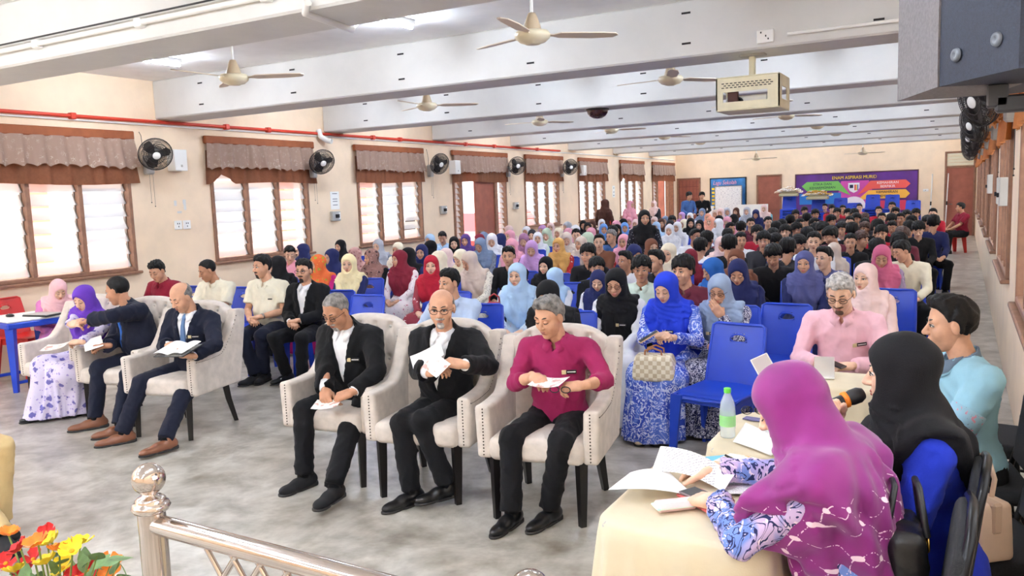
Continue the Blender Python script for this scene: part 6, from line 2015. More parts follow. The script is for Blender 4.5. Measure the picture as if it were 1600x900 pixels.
# --- someone sitting at the left edge, knee and shin in view
L_, Z_, S_ = (-4.98, 2.3, 0), R(80), .97
fg = Fig(seed=60, lean=0, hp=0, hy=0, h=.011, feet={-1: foot((-4.98, 2.3, 0), R(80), .97, 33, 876), 1: (.12, -.45, 0)})
shirt_man(L_, Z_, S_, 'person in beige trousers sitting at the left edge', fg, dots('pale dotted shirt', (240, 222, 216), (220, 190, 190), 60), TROU['beige'], 'short', 'k', ('sneaker', 'knit'), skin=1)
blue_chair(-5.08, 2.3, R(80), 'blue plastic chair at the left edge under the person in beige trousers')
# ================================================================ the audience
PAL = {'navy': (38, 44, 92), 'black': (20, 19, 22), 'white': (240, 240, 244), 'cream': (240, 228, 202), 'yellow': (246, 230, 180), 'maroon': (130, 36, 54), 'red': (178, 32, 52), 'beige': (216, 198, 184), 'palepink': (236, 206, 200),
       'pink': (234, 164, 180), 'rose': (206, 104, 138), 'lilac': (196, 152, 204), 'mauve': (166, 116, 146), 'sage': (192, 210, 186), 'mustard': (216, 166, 96), 'lightblue': (178, 208, 238), 'blue': (112, 162, 224), 'midblue': (44, 104, 184),
       'slate': (126, 144, 172), 'slateviolet': (94, 98, 150), 'grey': (176, 178, 186), 'brown': (124, 78, 58), 'darkbrown': (86, 54, 44), 'peach': (242, 174, 146), 'purple': (98, 72, 144), 'teal': (110, 190, 200), 'mint': (206, 222, 208), 'ivory': (228, 220, 196), 'charcoal': (52, 52, 58), 'denim': (70, 104, 160), 'wine': (104, 40, 56), 'magenta': (196, 36, 120)}
NAMES = {'lightblue': 'light blue', 'midblue': 'strong blue', 'slateviolet': 'violet grey', 'palepink': 'pale pink', 'darkbrown': 'dark brown', 'slate': 'slate blue', 'rose': 'rose pink', 'charcoal': 'charcoal', 'wine': 'wine red'}
def sc_mat(c):
    if c == 'orangeprint': return floral('orange print scarf', (226, 110, 60), (160, 176, 60), (240, 150, 80), 16, .5)
    if c == 'brownprint': return floral('brown print scarf', (150, 112, 104), (70, 50, 52), (196, 160, 150), 16, .5)
    if c == 'pinkprint': return floral('pinkish print scarf', (196, 150, 144), (150, 96, 96), (220, 190, 180), 18, .5)
    return cloth('scarf ' + c, PAL[c])
def tp_mat(c):
    P_ = {'floral': lambda: floral('pale floral top', (238, 228, 228), (196, 110, 140), (90, 70, 90), 16, .40), 'redfloral': lambda: floral('red floral dress', (150, 60, 70), (238, 214, 210), (90, 40, 50), 16, .40), 'dotted': lambda: dots('cream dotted top', (238, 230, 214), (70, 66, 60), 55, .22),
          'bluefloral': lambda: floral('pale blue floral top', (206, 222, 236), (150, 170, 210), (226, 150, 150), 18, .40), 'greyprint': lambda: floral('grey print shirt', (120, 126, 140), (60, 66, 80), (190, 196, 206), 24, .45), 'mauveprint': lambda: floral('mauve print top', (150, 132, 158), (96, 78, 110), (200, 186, 204), 20, .42),
          'bluewhite': lambda: floral('blue white print top', (60, 120, 190), (236, 240, 246), (40, 80, 150), 16, .42), 'redprint': lambda: floral('red white print top', (176, 44, 44), (236, 226, 220), (140, 30, 36), 22, .4), 'blackprint': lambda: floral('black white print top', (34, 34, 44), (200, 200, 210), (90, 90, 104), 30, .36)}
    return P_[c]() if c in P_ else cloth('top ' + c, PAL[c])
# u, v of the crown in the photograph; F headscarf / B boy / M man; colours; head yaw, pitch; hair style; own label
CROWD = [
 (452, 383, 'M', 'k', 'pink', 30, 24, 'cap', 'man in a black cap and pink shirt behind the ivory polo'), (472, 380, 'F', 'navy', 'navy', -50, 6, '', 'woman in a navy headscarf behind the man in the black cap'),
 (432, 399, 'F', 'black', 'black', -70, 10, '', 'woman in black turned away behind the bearded man in ivory'), (495, 397, 'F', 'orangeprint', 'magenta', -46, 6, '', 'woman in an orange and green printed headscarf and magenta top'),
 (517, 388, 'F', 'navy', 'denim', -30, 8, '', 'woman in a navy headscarf behind the orange printed one'), (531, 374, 'F', 'black', 'black', -14, 2, '', 'woman in a black headscarf below the second wall fan'),
 (544, 396, 'F', 'yellow', 'navy', 10, 2, '', 'woman in a creamy yellow headscarf and navy top'), (553, 386, 'F', 'pinkprint', 'charcoal', -40, 6, '', 'woman in a dusty pink printed headscarf behind the yellow one'),
 (579, 388, 'F', 'brownprint', 'black', -28, 6, '', 'woman in a brown leaf-printed headscarf and black top'), (590, 373, 'F', 'grey', 'greyprint', -6, 4, '', 'woman in a grey headscarf under the third window'),
 (621, 378, 'F', 'cream', 'cream', 0, 6, '', 'woman in a cream headscarf under the right end of the third window'), (623, 390, 'F', 'maroon', 'floral', -34, 8, '', 'woman in a maroon headscarf and white floral blouse, in profile'),
 (636, 386, 'F', 'black', 'navy', -60, 4, '', 'woman in a dark headscarf just behind the maroon one'), (671, 365, 'F', 'lightblue', 'lightblue', -14, 4, '', 'woman in a light blue headscarf at the right edge of the third window'),
 (691, 361, 'M', 'k', 'lightblue', 20, 16, 'short', 'greying man in pale blue beneath the grey socket box'), (658, 381, 'F', 'navy', 'navy', 8, 4, '', 'woman in a navy headscarf behind the red one'),
 (671, 375, 'F', 'black', 'black', -80, 0, '', 'woman in black facing away behind the navy headscarf'), (709, 369, 'F', 'black', 'black', 26, 4, '', 'woman in a black headscarf in front of the open brown door'),
 (727, 365, 'F', 'purple', 'maroon', 24, 6, '', 'woman in a purple headscarf in front of the red car'), (748, 365, 'F', 'maroon', 'maroon', -60, 2, '', 'woman in a dark red headscarf facing away by the brown door leaf'),
 (755, 362, 'F', 'slate', 'slate', -40, 2, '', 'woman in a grey blue headscarf by the brown door leaf'), (673, 398, 'F', 'red', 'redfloral', 18, 2, '', 'woman in a bright red headscarf and red floral dress'),
 (684, 391, 'F', 'cream', 'cream', -70, 8, '', 'woman in a cream headscarf facing away behind the red one'), (695, 387, 'F', 'palepink', 'palepink', -60, 8, '', 'woman in a pale pink headscarf facing away behind the red one'),
 (719, 389, 'F', 'cream', 'white', -40, 14, '', 'woman in a cream headscarf left of the beige one with the phone'), (733, 392, 'F', 'beige', 'dotted', -30, 28, '', 'woman in a beige headscarf and dotted cream top looking at a phone'),
 (750, 371, 'F', 'slate', 'greyprint', -10, 24, '', 'woman in a slate blue headscarf bowed behind the beige one'), (768, 364, 'F', 'white', 'white', 4, 20, '', 'woman in a white headscarf beside the brown door leaf'),
 (781, 364, 'F', 'navy', 'navy', -70, 6, '', 'woman in navy facing away beside the brown door'), (794, 352, 'F', 'palepink', 'palepink', -50, 4, '', 'girl in a cream pink headscarf beside the narrow window by the door'), (796, 359, 'F', 'pink', 'pink', -30, 10, '', 'girl in a pink headscarf bowed below the fourth fan'),
 (794, 384, 'M', 'k', 'black', 6, 8, 'buzz', 'man in a black button shirt with folded hands beside the light blue headscarf'), (799, 372, 'F', 'pink', 'beige', 24, 20, '', 'woman in a pink headscarf behind the man in black'),
 (818, 364, 'F', 'mauve', 'mauve', 8, 16, '', 'woman in a mauve headscarf next to the pink ones'), (830, 375, 'F', 'lilac', 'black', 6, 18, '', 'woman in an orchid pink headscarf holding her nose'), (807, 410, 'F', 'lightblue', 'bluefloral', -8, 6, '', 'woman in a light blue headscarf and floral blouse with a red bag'),
 (822, 353, 'F', 'white', 'white', 0, 4, '', ''), (831, 358, 'F', 'charcoal', 'charcoal', 14, 4, '', ''), (840, 362, 'F', 'white', 'mint', 10, 8, '', 'girl in a white headscarf left of the sage green one'), (854, 356, 'F', 'sage', 'sage', -4, 20, '', 'woman in a sage green headscarf looking down'),
 (847, 351, 'F', 'lilac', 'lilac', 0, 4, '', ''), (860, 347, 'F', 'palepink', 'white', 10, 4, '', ''), (872, 355, 'F', 'cream', 'pink', 0, 8, '', ''), (886, 346, 'F', 'grey', 'grey', -40, 4, '', ''), (887, 356, 'F', 'pink', 'pink', -30, 8, '', ''), (898, 351, 'F', 'white', 'palepink', -30, 4, '', ''),
 (885, 362, 'F', 'beige', 'greyprint', 20, 14, '', 'woman in a beige headscarf smiling beside the dark man in a print shirt'), (900, 357, 'M', 'k', 'greyprint', 10, 4, 'short', 'dark moustached man in a grey print shirt among the women'), (907, 369, 'F', 'beige', 'beige', -30, 4, '', 'woman in a beige headscarf gazing up behind the curly-haired boy'), (917, 362, 'F', 'sage', 'cream', -60, 6, '', ''),
 (872, 371, 'F', 'mustard', 'redprint', -16, 4, '', 'woman in a mustard headscarf and red flowered sleeve'), (911, 344, 'F', 'black', 'black', 10, 2, '', ''), (918, 347, 'F', 'black', 'black', 20, 2, '', ''), (925, 344, 'F', 'darkbrown', 'black', 0, 2, '', ''), (923, 355, 'F', 'pink', 'pink', 0, 2, '', ''), (940, 342, 'F', 'white', 'white', 10, 2, '', ''),
 (943, 349, 'F', 'blue', 'blue', 10, 2, '', ''), (957, 353, 'B', 'k', 'black', 0, 10, 'fringe', ''), (964, 350, 'F', 'black', 'black', 14, 2, '', ''), (976, 347, 'F', 'blue', 'blue', 14, 2, '', 'girl in a blue headscarf left of the standing woman in black'), (973, 341, 'F', 'black', 'black', -60, 2, '', ''), (962, 344, 'F', 'pink', 'pink', -30, 2, '', ''), (983, 339, 'F', 'pink', 'pink', 10, 2, '', ''), (993, 342, 'F', 'palepink', 'pink', 0, 6, '', ''),
 (974, 365, 'F', 'pink', 'redprint', 0, 10, '', 'woman in a pink headscarf and red scarf beside the man in denim blue'), (955, 358, 'M', 'g', 'denim', -34, 4, 'short', 'grey-haired man in a denim blue shirt and blue cap'), (936, 365, 'B', 'k', 'brown', 14, 4, 'quiff', 'youth in glasses and a brown shirt'), (918, 381, 'B', 'k', 'black', -14, 0, 'fringe', 'curly-haired youth in a black shirt behind the mustard headscarf'),
 (932, 402, 'B', 'k', 'black', 10, 8, 'fringe', 'black-haired youth peering over the navy headscarf'), (852, 400, 'F', 'black', 'black', -6, 8, '', 'girl in a black headscarf with her hand by her mouth'), (868, 417, 'F', 'lightblue', 'white', 150, 0, '', 'woman in a pale blue headscarf turned away behind the black one'), (934, 421, 'F', 'navy', 'white', 6, 20, '', 'woman in a navy headscarf right behind the man in magenta'),
 (977, 391, 'B', 'k', 'white', -44, 2, 'quiff', 'youth in a white shirt turned left'), (991, 381, 'F', 'navy', 'navy', 30, 12, '', 'woman in a navy headscarf below the standing woman'), (1018, 372, 'F', 'brown', 'brown', 60, 10, '', 'woman in a brown headscarf turned to her right'), (1002, 400, 'B', 'k', 'mint', 10, 4, 'fringe', 'youth in a mint green shirt with a bowl cut'), (1025, 389, 'B', 'k', 'black', -40, 4, 'quiff', 'youth in dark brown turned left behind the mint shirt'),
 (1046, 350, 'F', 'white', 'white', 0, 4, '', 'girl in a long white headscarf, nearest of the white ones'), (1058, 346, 'F', 'white', 'white', -14, 4, '', 'girl in a long white headscarf with a red badge'), (1068, 342, 'F', 'cream', 'cream', -40, 4, '', ''), (1025, 346, 'F', 'lightblue', 'lightblue', 0, 4, '', 'girl in a pale blue headscarf right of the standing woman'), (1033, 341, 'F', 'darkbrown', 'black', 10, 4, '', ''), (1022, 338, 'F', 'palepink', 'pink', 0, 4, '', ''), (1047, 343, 'F', 'charcoal', 'black', 0, 8, '', ''), (1050, 337, 'B', 'k', 'black', 10, 4, 'fringe', ''), (1039, 337, 'F', 'slate', 'slate', 0, 4, '', ''),
 (1065, 331, 'F', 'lilac', 'lilac', -30, 4, '', 'girl in a lilac headscarf before the far red-brown door'), (1078, 332, 'F', 'white', 'white', 0, 4, '', ''), (1097, 325, 'F', 'slate', 'slate', -10, 8, '', ''), (1079, 340, 'F', 'black', 'black', 4, 2, '', 'girl in a black headscarf left of the one in glasses'), (1093, 343, 'F', 'black', 'black', -6, 0, '', 'girl in a black headscarf and glasses beside the peach one'), (1110, 338, 'F', 'peach', 'peach', -30, 6, '', 'girl in a long peach headscarf'), (1122, 341, 'F', 'white', 'white', -60, 4, '', 'girl in a white headscarf turned away behind the peach one'), (1106, 333, 'F', 'peach', 'peach', -20, 4, '', ''),
 (1118, 327, 'F', 'beige', 'beige', -20, 4, '', ''), (1126, 325, 'F', 'palepink', 'white', -10, 4, '', ''), (1136, 324, 'F', 'grey', 'lilac', 10, 2, '', ''), (1136, 338, 'F', 'pink', 'pink', -20, 12, '', ''), (1146, 334, 'F', 'black', 'black', -60, 4, '', ''), (1150, 324, 'F', 'darkbrown', 'navy', -6, 4, '', ''), (1167, 323, 'F', 'grey', 'lightblue', -20, 4, '', 'girl in a grey headscarf before the low white panel'), (1181, 327, 'F', 'navy', 'navy', 0, 20, '', 'girl in dark navy bowed before the low white panel'), (1194, 319, 'F', 'palepink', 'teal', -6, 2, '', 'girl in a pale pink headscarf and turquoise top at the back'), (1123, 336, 'F', 'black', 'black', -50, 4, '', ''),
 (1086, 357, 'B', 'k', 'white', 50, 2, 'quiff', 'boy in a white shirt looking right'), (1095, 372, 'B', 'k', 'white', 170, 4, 'fringe', 'black-haired boy seen from behind left of the tissue'), (1105, 361, 'B', 'k', 'charcoal', 150, 4, 'fringe', ''), (1137, 356, 'B', 'k', 'wine', 160, 0, 'short', ''), (1141, 347, 'B', 'k', 'wine', 60, 4, 'short', ''), (1140, 367, 'B', 'k', 'black', 170, 6, 'fringe', ''), (1157, 362, 'B', 'k', 'white', 4, 6, 'short', 'boy in glasses and a white shirt'), (1158, 346, 'B', 'k', 'wine', 150, 4, 'fringe', ''), (1173, 340, 'B', 'k', 'wine', 10, 2, 'short', 'boy in red and black left of the smiling one'), (1183, 352, 'B', 'k', 'red', 6, 4, 'fringe', 'boy in a red shirt leaning on his arms'), (1200, 338, 'B', 'k', 'greyprint', 4, 2, 'short', 'smiling boy in a grey and red shirt'),
 (1127, 369, 'F', 'palepink', 'palepink', 4, 6, '', 'girl in a pale pink headscarf pressing a tissue to her nose'), (1150, 388, 'F', 'brown', 'brown', 0, 6, '', 'woman in a brown headscarf peeping over the navy one'), (1193, 362, 'B', 'k', 'charcoal', -14, 0, 'fringe', 'boy in a charcoal shirt with an open mouth'), (1080, 388, 'F', 'maroon', 'maroon', 150, 0, '', 'woman in a maroon headscarf seen from behind'), (1067, 399, 'B', 'k', 'wine', -20, 4, 'fringe', 'youth in a wine red shirt with a middle parting'), (1044, 379, 'F', 'cream', 'cream', -10, 4, '', 'woman in a cream headscarf behind the youth in dark brown'), (1113, 402, 'F', 'midblue', 'bluewhite', -60, 16, '', 'woman in a strong blue headscarf and blue white blouse'),
 (1153, 404, 'F', 'navy', 'navy', -8, 24, '', 'woman in a long navy headscarf looking down'), (1208, 382, 'B', 'k', 'black', -6, 22, 'fringe', 'youth in a black shirt looking down with a long fringe'), (1257, 391, 'F', 'slateviolet', 'navy', -8, 2, '', 'woman in a violet grey headscarf and navy top with closed eyes'), (1288, 384, 'B', 'k', 'slateviolet', -40, 2, 'quiff', 'youth in a violet grey shirt beside the violet grey headscarf'), (1304, 378, 'F', 'beige', 'beige', 110, 0, '', 'woman in a beige headscarf turned away behind that youth'),
 (1329, 364, 'B', 'k', 'black', -20, -2, 'short', 'round-faced youth in a black shirt'), (1378, 382, 'F', 'rose', 'mauveprint', -4, 24, '', 'woman in a rose pink headscarf and mauve print top'), (1352, 410, 'F', 'palepink', 'palepink', -30, 4, '', 'woman in a soft pink headscarf right of the silver-haired man'), (1410, 374, 'M', 'k', 'ivory', -60, 14, 'short', 'man in a beige shirt leaning in beside the rose pink headscarf'), (1228, 390, 'F', 'palepink', 'palepink', 120, 4, '', 'woman in a pale headscarf seen from behind, next to the youth in black'),
 (1227, 351, 'B', 'k', 'charcoal', -14, 4, 'fringe', ''), (1245, 348, 'B', 'k', 'charcoal', 60, 4, 'fringe', ''), (1212, 365, 'B', 'k', 'black', 14, 12, 'fringe', ''), (1231, 372, 'B', 'k', 'charcoal', 150, 6, 'fringe', ''), (1248, 367, 'B', 'k', 'black', 30, 14, 'fringe', ''), (1272, 361, 'B', 'k', 'white', -14, 4, 'short', ''), (1298, 354, 'B', 'k', 'wine', -50, 14, 'fringe', ''), (1315, 347, 'B', 'k', 'white', -20, 6, 'fringe', ''), (1351, 347, 'B', 'b', 'wine', -30, 2, 'fringe', 'boy with reddish brown hair'), (1347, 361, 'B', 'b', 'black', 70, 10, 'fringe', ''), (1377, 352, 'B', 'k', 'red', -6, 4, 'fringe', ''), (1371, 373, 'B', 'k', 'black', 160, 4, 'fringe', ''),
 (1272, 340, 'B', 'k', 'ivory', 30, 6, 'short', ''), (1250, 341, 'B', 'k', 'charcoal', 40, 4, 'short', ''), (1235, 336, 'B', 'k', 'charcoal', 150, 4, 'fringe', ''), (1222, 343, 'B', 'k', 'black', 160, 4, 'fringe', ''), (1213, 346, 'B', 'k', 'black', 150, 4, 'fringe', ''), (1243, 328, 'B', 'k', 'wine', -6, 4, 'fringe', ''), (1257, 323, 'B', 'k', 'wine', 4, 4, 'fringe', ''), (1274, 327, 'B', 'k', 'wine', 20, 4, 'fringe', ''), (1261, 333, 'B', 'k', 'charcoal', 150, 4, 'fringe', ''), (1289, 318, 'B', 'k', 'wine', -6, 0, 'short', ''), (1300, 320, 'B', 'k', 'red', 10, 4, 'fringe', ''), (1308, 325, 'B', 'k', 'wine', 0, 4, 'fringe', ''), (1317, 320, 'B', 'k', 'red', 0, 4, 'short', ''), (1325, 326, 'B', 'k', 'charcoal', 0, 4, 'fringe', ''), (1335, 326, 'B', 'k', 'charcoal', 10, 4, 'fringe', ''), (1343, 318, 'B', 'k', 'red', -10, 0, 'short', ''),
 (1299, 336, 'B', 'k', 'wine', 50, 8, 'fringe', ''), (1328, 337, 'B', 'k', 'red', -4, 4, 'short', ''), (1332, 348, 'B', 'k', 'black', 150, 4, 'fringe', ''), (1338, 333, 'B', 'k', 'charcoal', -10, 4, 'fringe', ''), (1351, 333, 'B', 'b', 'black', 0, 12, 'fringe', ''), (1352, 340, 'B', 'k', 'charcoal', 0, 20, 'short', ''), (1373, 322, 'B', 'k', 'red', 0, 2, 'short', ''), (1378, 332, 'B', 'k', 'charcoal', 0, 2, 'short', ''), (1372, 343, 'B', 'k', 'black', 60, 6, 'fringe', ''), (1393, 334, 'B', 'k', 'charcoal', -20, 14, 'fringe', ''), (1394, 315, 'B', 'k', 'ivory', -4, 0, 'short', 'boy sitting up high before the blue chair stacks'), (1399, 324, 'B', 'k', 'wine', -8, 2, 'fringe', ''), (1394, 344, 'B', 'k', 'red', 0, 20, 'short', ''), (1407, 332, 'B', 'k', 'charcoal', 0, 10, 'short', ''), (1417, 328, 'B', 'k', 'wine', 0, 8, 'fringe', ''), (1431, 326, 'B', 'k', 'ivory', -10, 6, 'fringe', ''), (1425, 337, 'B', 'k', 'charcoal', 40, 8, 'fringe', ''), (1421, 345, 'B', 'k', 'charcoal', 150, 8, 'fringe', ''),
 (1286, 347, 'B', 'k', 'black', 30, 4, 'fringe', ''), (1275, 349, 'B', 'k', 'white', 0, 12, 'fringe', ''), (1262, 355, 'B', 'k', 'charcoal', 150, 4, 'fringe', ''), (1208, 357, 'B', 'k', 'wine', 20, 8, 'fringe', ''),
 (1435, 346, 'B', 'k', 'black', -14, 24, 'fringe', 'youth in a black shirt at the aisle looking down at his watch hand'), (1449, 337, 'B', 'k', 'navy', -10, 4, 'fringe', 'boy in glasses and a navy shirt at the aisle'), (1459, 336, 'B', 'k', 'navy', 150, 0, 'fringe', 'boy seen from behind at the aisle end'), (1458, 325, 'B', 'k', 'red', -10, 4, 'short', 'boy in a red and blue shirt resting on a red chair'), (1410, 355, 'B', 'b', 'wine', 20, 20, 'fringe', 'brown-haired boy bowed behind the beige shirt'), (1404, 364, 'B', 'k', 'black', 60, 16, 'fringe', 'black-haired boy bowed behind the beige shirt'),
]
OVR = {(934, 421): 1.04, (868, 417): 1.06, (932, 402): 1.10, (852, 400): 1.08, (1181, 327): 1.20, (1194, 319): 1.26, (1167, 323): 1.24, (1097, 325): 1.24, (1136, 324): 1.24, (1126, 325): 1.24, (1150, 324): 1.24, (1118, 327): 1.22, (1228, 390): .98, (1304, 378): 1.06, (1257, 391): 1.16, (1080, 388): 1.06}
_placed = []
def place(u, v, z0, lo=-.08, hi=.12):
    """spot on the ray under the crown that keeps clear of those already seated"""
    best = None
    for dv, du in ((0, 0), (-2, 0), (2, 0), (0, -4), (0, 4), (3, 3), (-3, -3)):
        for dz in (0, .02, -.02, .04, -.04, .06, -.06, .08, -.08, .10, .12):
            if not lo <= dz <= hi: continue
            p = atz(u + du, v + dv, z0 + dz)
            if p.y > 28.2: continue
            g = min([math.hypot(p.x - q[0], (p.y - q[1])) for q in _placed] or [9])
            if best is None or g > best[0] + .02: best = (g, p, z0 + dz)
            if g > .46: return p, z0 + dz
    return best[1], best[2]
for o in list(COL.objects):
    if o.get('category') == 'person': _placed.append((o.location.x, o.location.y - .06))

YAWS = (-60, -35, -12, 12, 40, 150); PITS = (4, 22)
_TPL = {}
def template(kind, yi, pi_):
    key = (kind, yi, pi_)
    if key in _TPL: return _TPL[key]
    fem = kind == 'F'
    fg = Fig(fem=fem, seed=70 + yi * 3 + pi_, lean=4 + (3 if pi_ else 0), hp=PITS[pi_], hy=YAWS[yi], h=.021)
    d = {'fig': fg, 'body': fg.body('down' if pi_ else 'open', .008, .0068).mesh('person', [SKIN[1], m_eye, m_iris, LIP[1]])}
    gk = (kind, 'garment', pi_)
    if gk not in _TPL:
        _TPL[gk] = {'dress': fg.dress().mesh('dress', [m_shirt_w])} if fem else {'shirt': fg.top(off=.004, vee=(.43, .5)).mesh('shirt', [m_shirt_w]), 'trousers': fg.trousers().mesh('trousers', [m_shirt_w]),
                    'shoes': [fg.shoe(e, 'sneaker').mesh('shoe', [SHOEM['black'], m_sole]) for e in (-1, 1)]}
    d.update(_TPL[gk])
    if fem:
        d['scarf'] = fg.scarf(.12, .026, h=.0145).mesh('headscarf', [m_shirt_w])
    else:
        for st in ('fringe', 'short', 'quiff'):
            S = Soup(); add_soup(S, hair_soup(st, 0.0, .009), fg.Rh, fg.H); d[st] = S.mesh('hair', [HAIRM['k']])
    _TPL[key] = d
    return d
def where(x, y):
    side = 'far left' if x < -7 else 'centre left' if x < -4.6 else 'centre' if x < -3 else 'centre right' if x < -1.6 else 'far right'
    dep = 'front rows' if y < 8.5 else 'middle rows' if y < 12 else 'rear rows' if y < 16 else 'last rows'
    return '%s of the %s' % (side, dep)
_rnd = random.Random(4)
def short(t, n=13):
    w = t.split()[:n]
    while len(t.split()) > n and w[-1].strip(',') in ('a', 'an', 'the', 'of', 'and', 'in', 'with', 'to', 'at', 'by', 'beside', 'behind', 'her', 'his', 'next', 'right', 'left', 'halfway', 'very', 'towards', 'under', 'before', 'over', 'long', 'on', 'among'): w.pop()
    return ' '.join(w).rstrip(',')
_labels = {}
def describe(kind, c1, c2, yaw, pit, x, y):
    n = lambda c: NAMES.get(c, c)
    look = ' turned away' if abs(yaw) > 100 else ' looking down' if pit > 10 else ' turned left' if yaw < -25 else ' turned right' if yaw > 25 else ''
    tops = {'greyprint': 'grey print', 'redprint': 'red print'}
    if kind == 'F': return 'girl in %s headscarf%s, %s' % (n(c1), look, where(x, y))
    return 'boy in %s shirt%s, %s' % (tops.get(c2, n(c2)), look, where(x, y))
# seats first, then names that tell look-alikes apart by their order from the left
CROWD.sort(key=lambda t: -t[1])
SEATS = []
for (u, v, kind, c1, c2, yaw, pit, style, lab) in CROWD:
    high = lab.startswith('boy sitting up high')
    if high: p, zt = atz(u, v, 1.28), 1.28
    else: p, zt = place(u, v, OVR.get((u, v), 1.15 if kind == 'F' else 1.18))
    _placed.append((p.x, p.y))
    SEATS.append([p, zt, lab or describe(kind, c1, c2, yaw, pit, p.x, p.y), u])
_same = {}
for sx_ in SEATS: _same.setdefault(sx_[2], []).append(sx_)
for k_, v_ in _same.items():
    if len(v_) > 1:
        for i_, sx_ in enumerate(sorted(v_, key=lambda t: t[3])):
            sx_[2] = k_ + ', ' + (['leftmost', 'second from left', 'third from left', 'fourth from left', 'fifth from left', 'sixth from left'][i_] if i_ < len(v_) - 1 else 'rightmost')
for (u, v, kind, c1, c2, yaw, pit, style, lab), (p, zt, lab, _u) in zip(CROWD, SEATS):
    fem = kind == 'F'
    base = R(_rnd.uniform(-4, 10) + 8)
    near = p.y < 7.0
    tone = _rnd.choice((0, 0, 1, 1)) if fem else _rnd.choice((0, 1, 1, 2))
    full_turn = abs(yaw) > 100
    hy = yaw
    if near:
        fg = Fig(fem=fem, seed=_rnd.uniform(0, 50), lean=5 + pit * .2, hp=pit, hy=0 if full_turn else hy, twist=0 if full_turn else hy * .15, fat=_rnd.uniform(0, .02), h=.0172,
                 hands={1: dict(at=(.02, -.21, .96), d=(-.5, -.2, .8), palm=(0, .8, .2), preset='relaxed', pole=(.6, 0, -1))} if 'hand by her mouth' in lab or 'holding her nose' in lab or 'tissue' in lab else {e: dict(at=(e * .07, -.27, .74), d=(-e * .6, -.6, .3), palm=(0, .4, -.8), preset='hold') for e in (-1, 1)} if 'looking at a phone' in lab else {})
    else:
        yi = min(range(6), key=lambda i: abs(YAWS[i] - yaw)); pi_ = 1 if pit >= 12 else 0
        T = template(kind if fem else 'B', yi, pi_); fg = T['fig']
    s = zt / (float(fg.H[2]) + .135)
    q = Rz(base) @ (np.array([fg.H[0], fg.H[1], 0]) * s)
    loc = (p.x - q[0], p.y - q[1], 0)
    rz = base + (R(yaw) if near and full_turn else 0)
    if near and full_turn: q = Rz(rz) @ (np.array([fg.H[0], fg.H[1], 0]) * s); loc = (p.x - q[0], p.y - q[1], 0)
    grp = 'seated audience'
    if near:
        if fem:
            o = scarf_woman(loc, rz, s, lab, fg, tp_mat(c2), sc_mat(c1), tone, 'down' if pit > 12 else 'open', length=_rnd.uniform(.10, .2), group=grp, hh=.0068, ph=.0085)
        else:
            o = shirt_man(loc, rz, s, lab, fg, tp_mat(c2), TROU['black'], None if style == 'cap' else style, c1, skin=tone, eyes='down' if pit > 12 else 'open', group=grp, hh=.0068, ph=.0085, specs='glasses' in lab, beard=('moustache', 'd') if 'moustache' in lab else None)
            if style == 'cap':
                S = Soup(); C = Soup().sdf(lambda P: np.minimum(smax(ell(P, (0, .012, .045), (.09, .106, .092)), .045 - P[:, 2], .008), np.maximum(ell(P, (0, -.10, .052), (.075, .085, .02)), np.abs(P[:, 2] - .052) - .006)), (-.12, -.21, .0), (.12, .14, .16), .006)
                add_soup(S, C, fg.Rh, fg.H); put(S, 'cap', [m_black], o)
    else:
        o = link_mesh('person', T['body'], None, loc, (0, 0, rz), [SKIN[tone], m_eye, m_iris, LIP[0 if fem else 1]])
        o.scale = (s,) * 3
        tag(o, lab, 'person', grp)
        if fem:
            link_mesh('dress', T['dress'], o, mats=[tp_mat(c2)]); link_mesh('headscarf', T['scarf'], o, mats=[sc_mat(c1)])
        else:
            link_mesh('hair', T[style if style in T else 'short'], o, mats=[HAIRM[c1]]); link_mesh('shirt', T['shirt'], o, mats=[tp_mat(c2)]); link_mesh('trousers', T['trousers'], o, mats=[TROU['black']])
            for sh in T['shoes']: link_mesh('shoe', sh, o)
    if 'looking at a phone' in lab:
        h_ = Rz(rz) @ ((fg.wr[-1] + fg.wr[1]) / 2 + np.array([0, -.07, .03])) * s
        phone((loc[0] + h_[0], loc[1] + h_[1], h_[2]), 20, (50, 0), 'dark phone held by the woman in the dotted cream top')
    b2 = Rz(rz) @ np.array([0, .11, 0])
    blue_chair(loc[0] + b2[0], loc[1] + b2[1], rz, 'blue chair under ' + short(lab), 'chairs under the audience', full=False)
# glasses for the far ones who wear them
# --- standing people
def stander(u, v, zt, Y, kind, c1, c2, rz, hy, lab, pit=4):
    p = aty(u, v, Y)
    fem = kind == 'F'
    fg = Fig(fem=fem, stand=True, seed=Y, lean=2, hp=pit, hy=hy, h=.018, hands={e: dict(at=(e * .12, -.2, .98), d=(-e * .7, -.6, 0), palm=(0, .3, -1), preset='relaxed') for e in (-1, 1)}, kpole={-1: (0, -1, 0), 1: (0, -1, 0)})
    s = p.z / (float(fg.H[2]) + .135)
    loc = (p.x, p.y, 0)
    if fem: return scarf_woman(loc, rz, s, lab, fg, tp_mat(c2), sc_mat(c1), 1, 'open', length=.22, group='people standing', hh=.0055, ph=.008)
    return shirt_man(loc, rz, s, lab, fg, tp_mat(c2), TROU['black'], 'fringe', c1, skin=1, group='people standing', hh=.0055, ph=.008)
stander(1006, 327, 1.55, 10.4, 'F', 'black', 'blackprint', R(24), 4, 'smiling woman in a black headscarf standing among the seated audience')
stander(943, 311, 1.55, 17.6, 'F', 'darkbrown', 'darkbrown', R(170), -30, 'woman in a long dark brown headscarf standing with her back turned')
stander(983, 313, 1.55, 20.2, 'F', 'pink', 'pinkprint' if False else 'pink', R(60), 10, 'woman in a pink headscarf standing by the red chairs')
stander(1023, 313, 1.55, 23.0, 'F', 'palepink', 'charcoal', R(-20), 10, 'woman in a pale headscarf standing by the bright doorway')
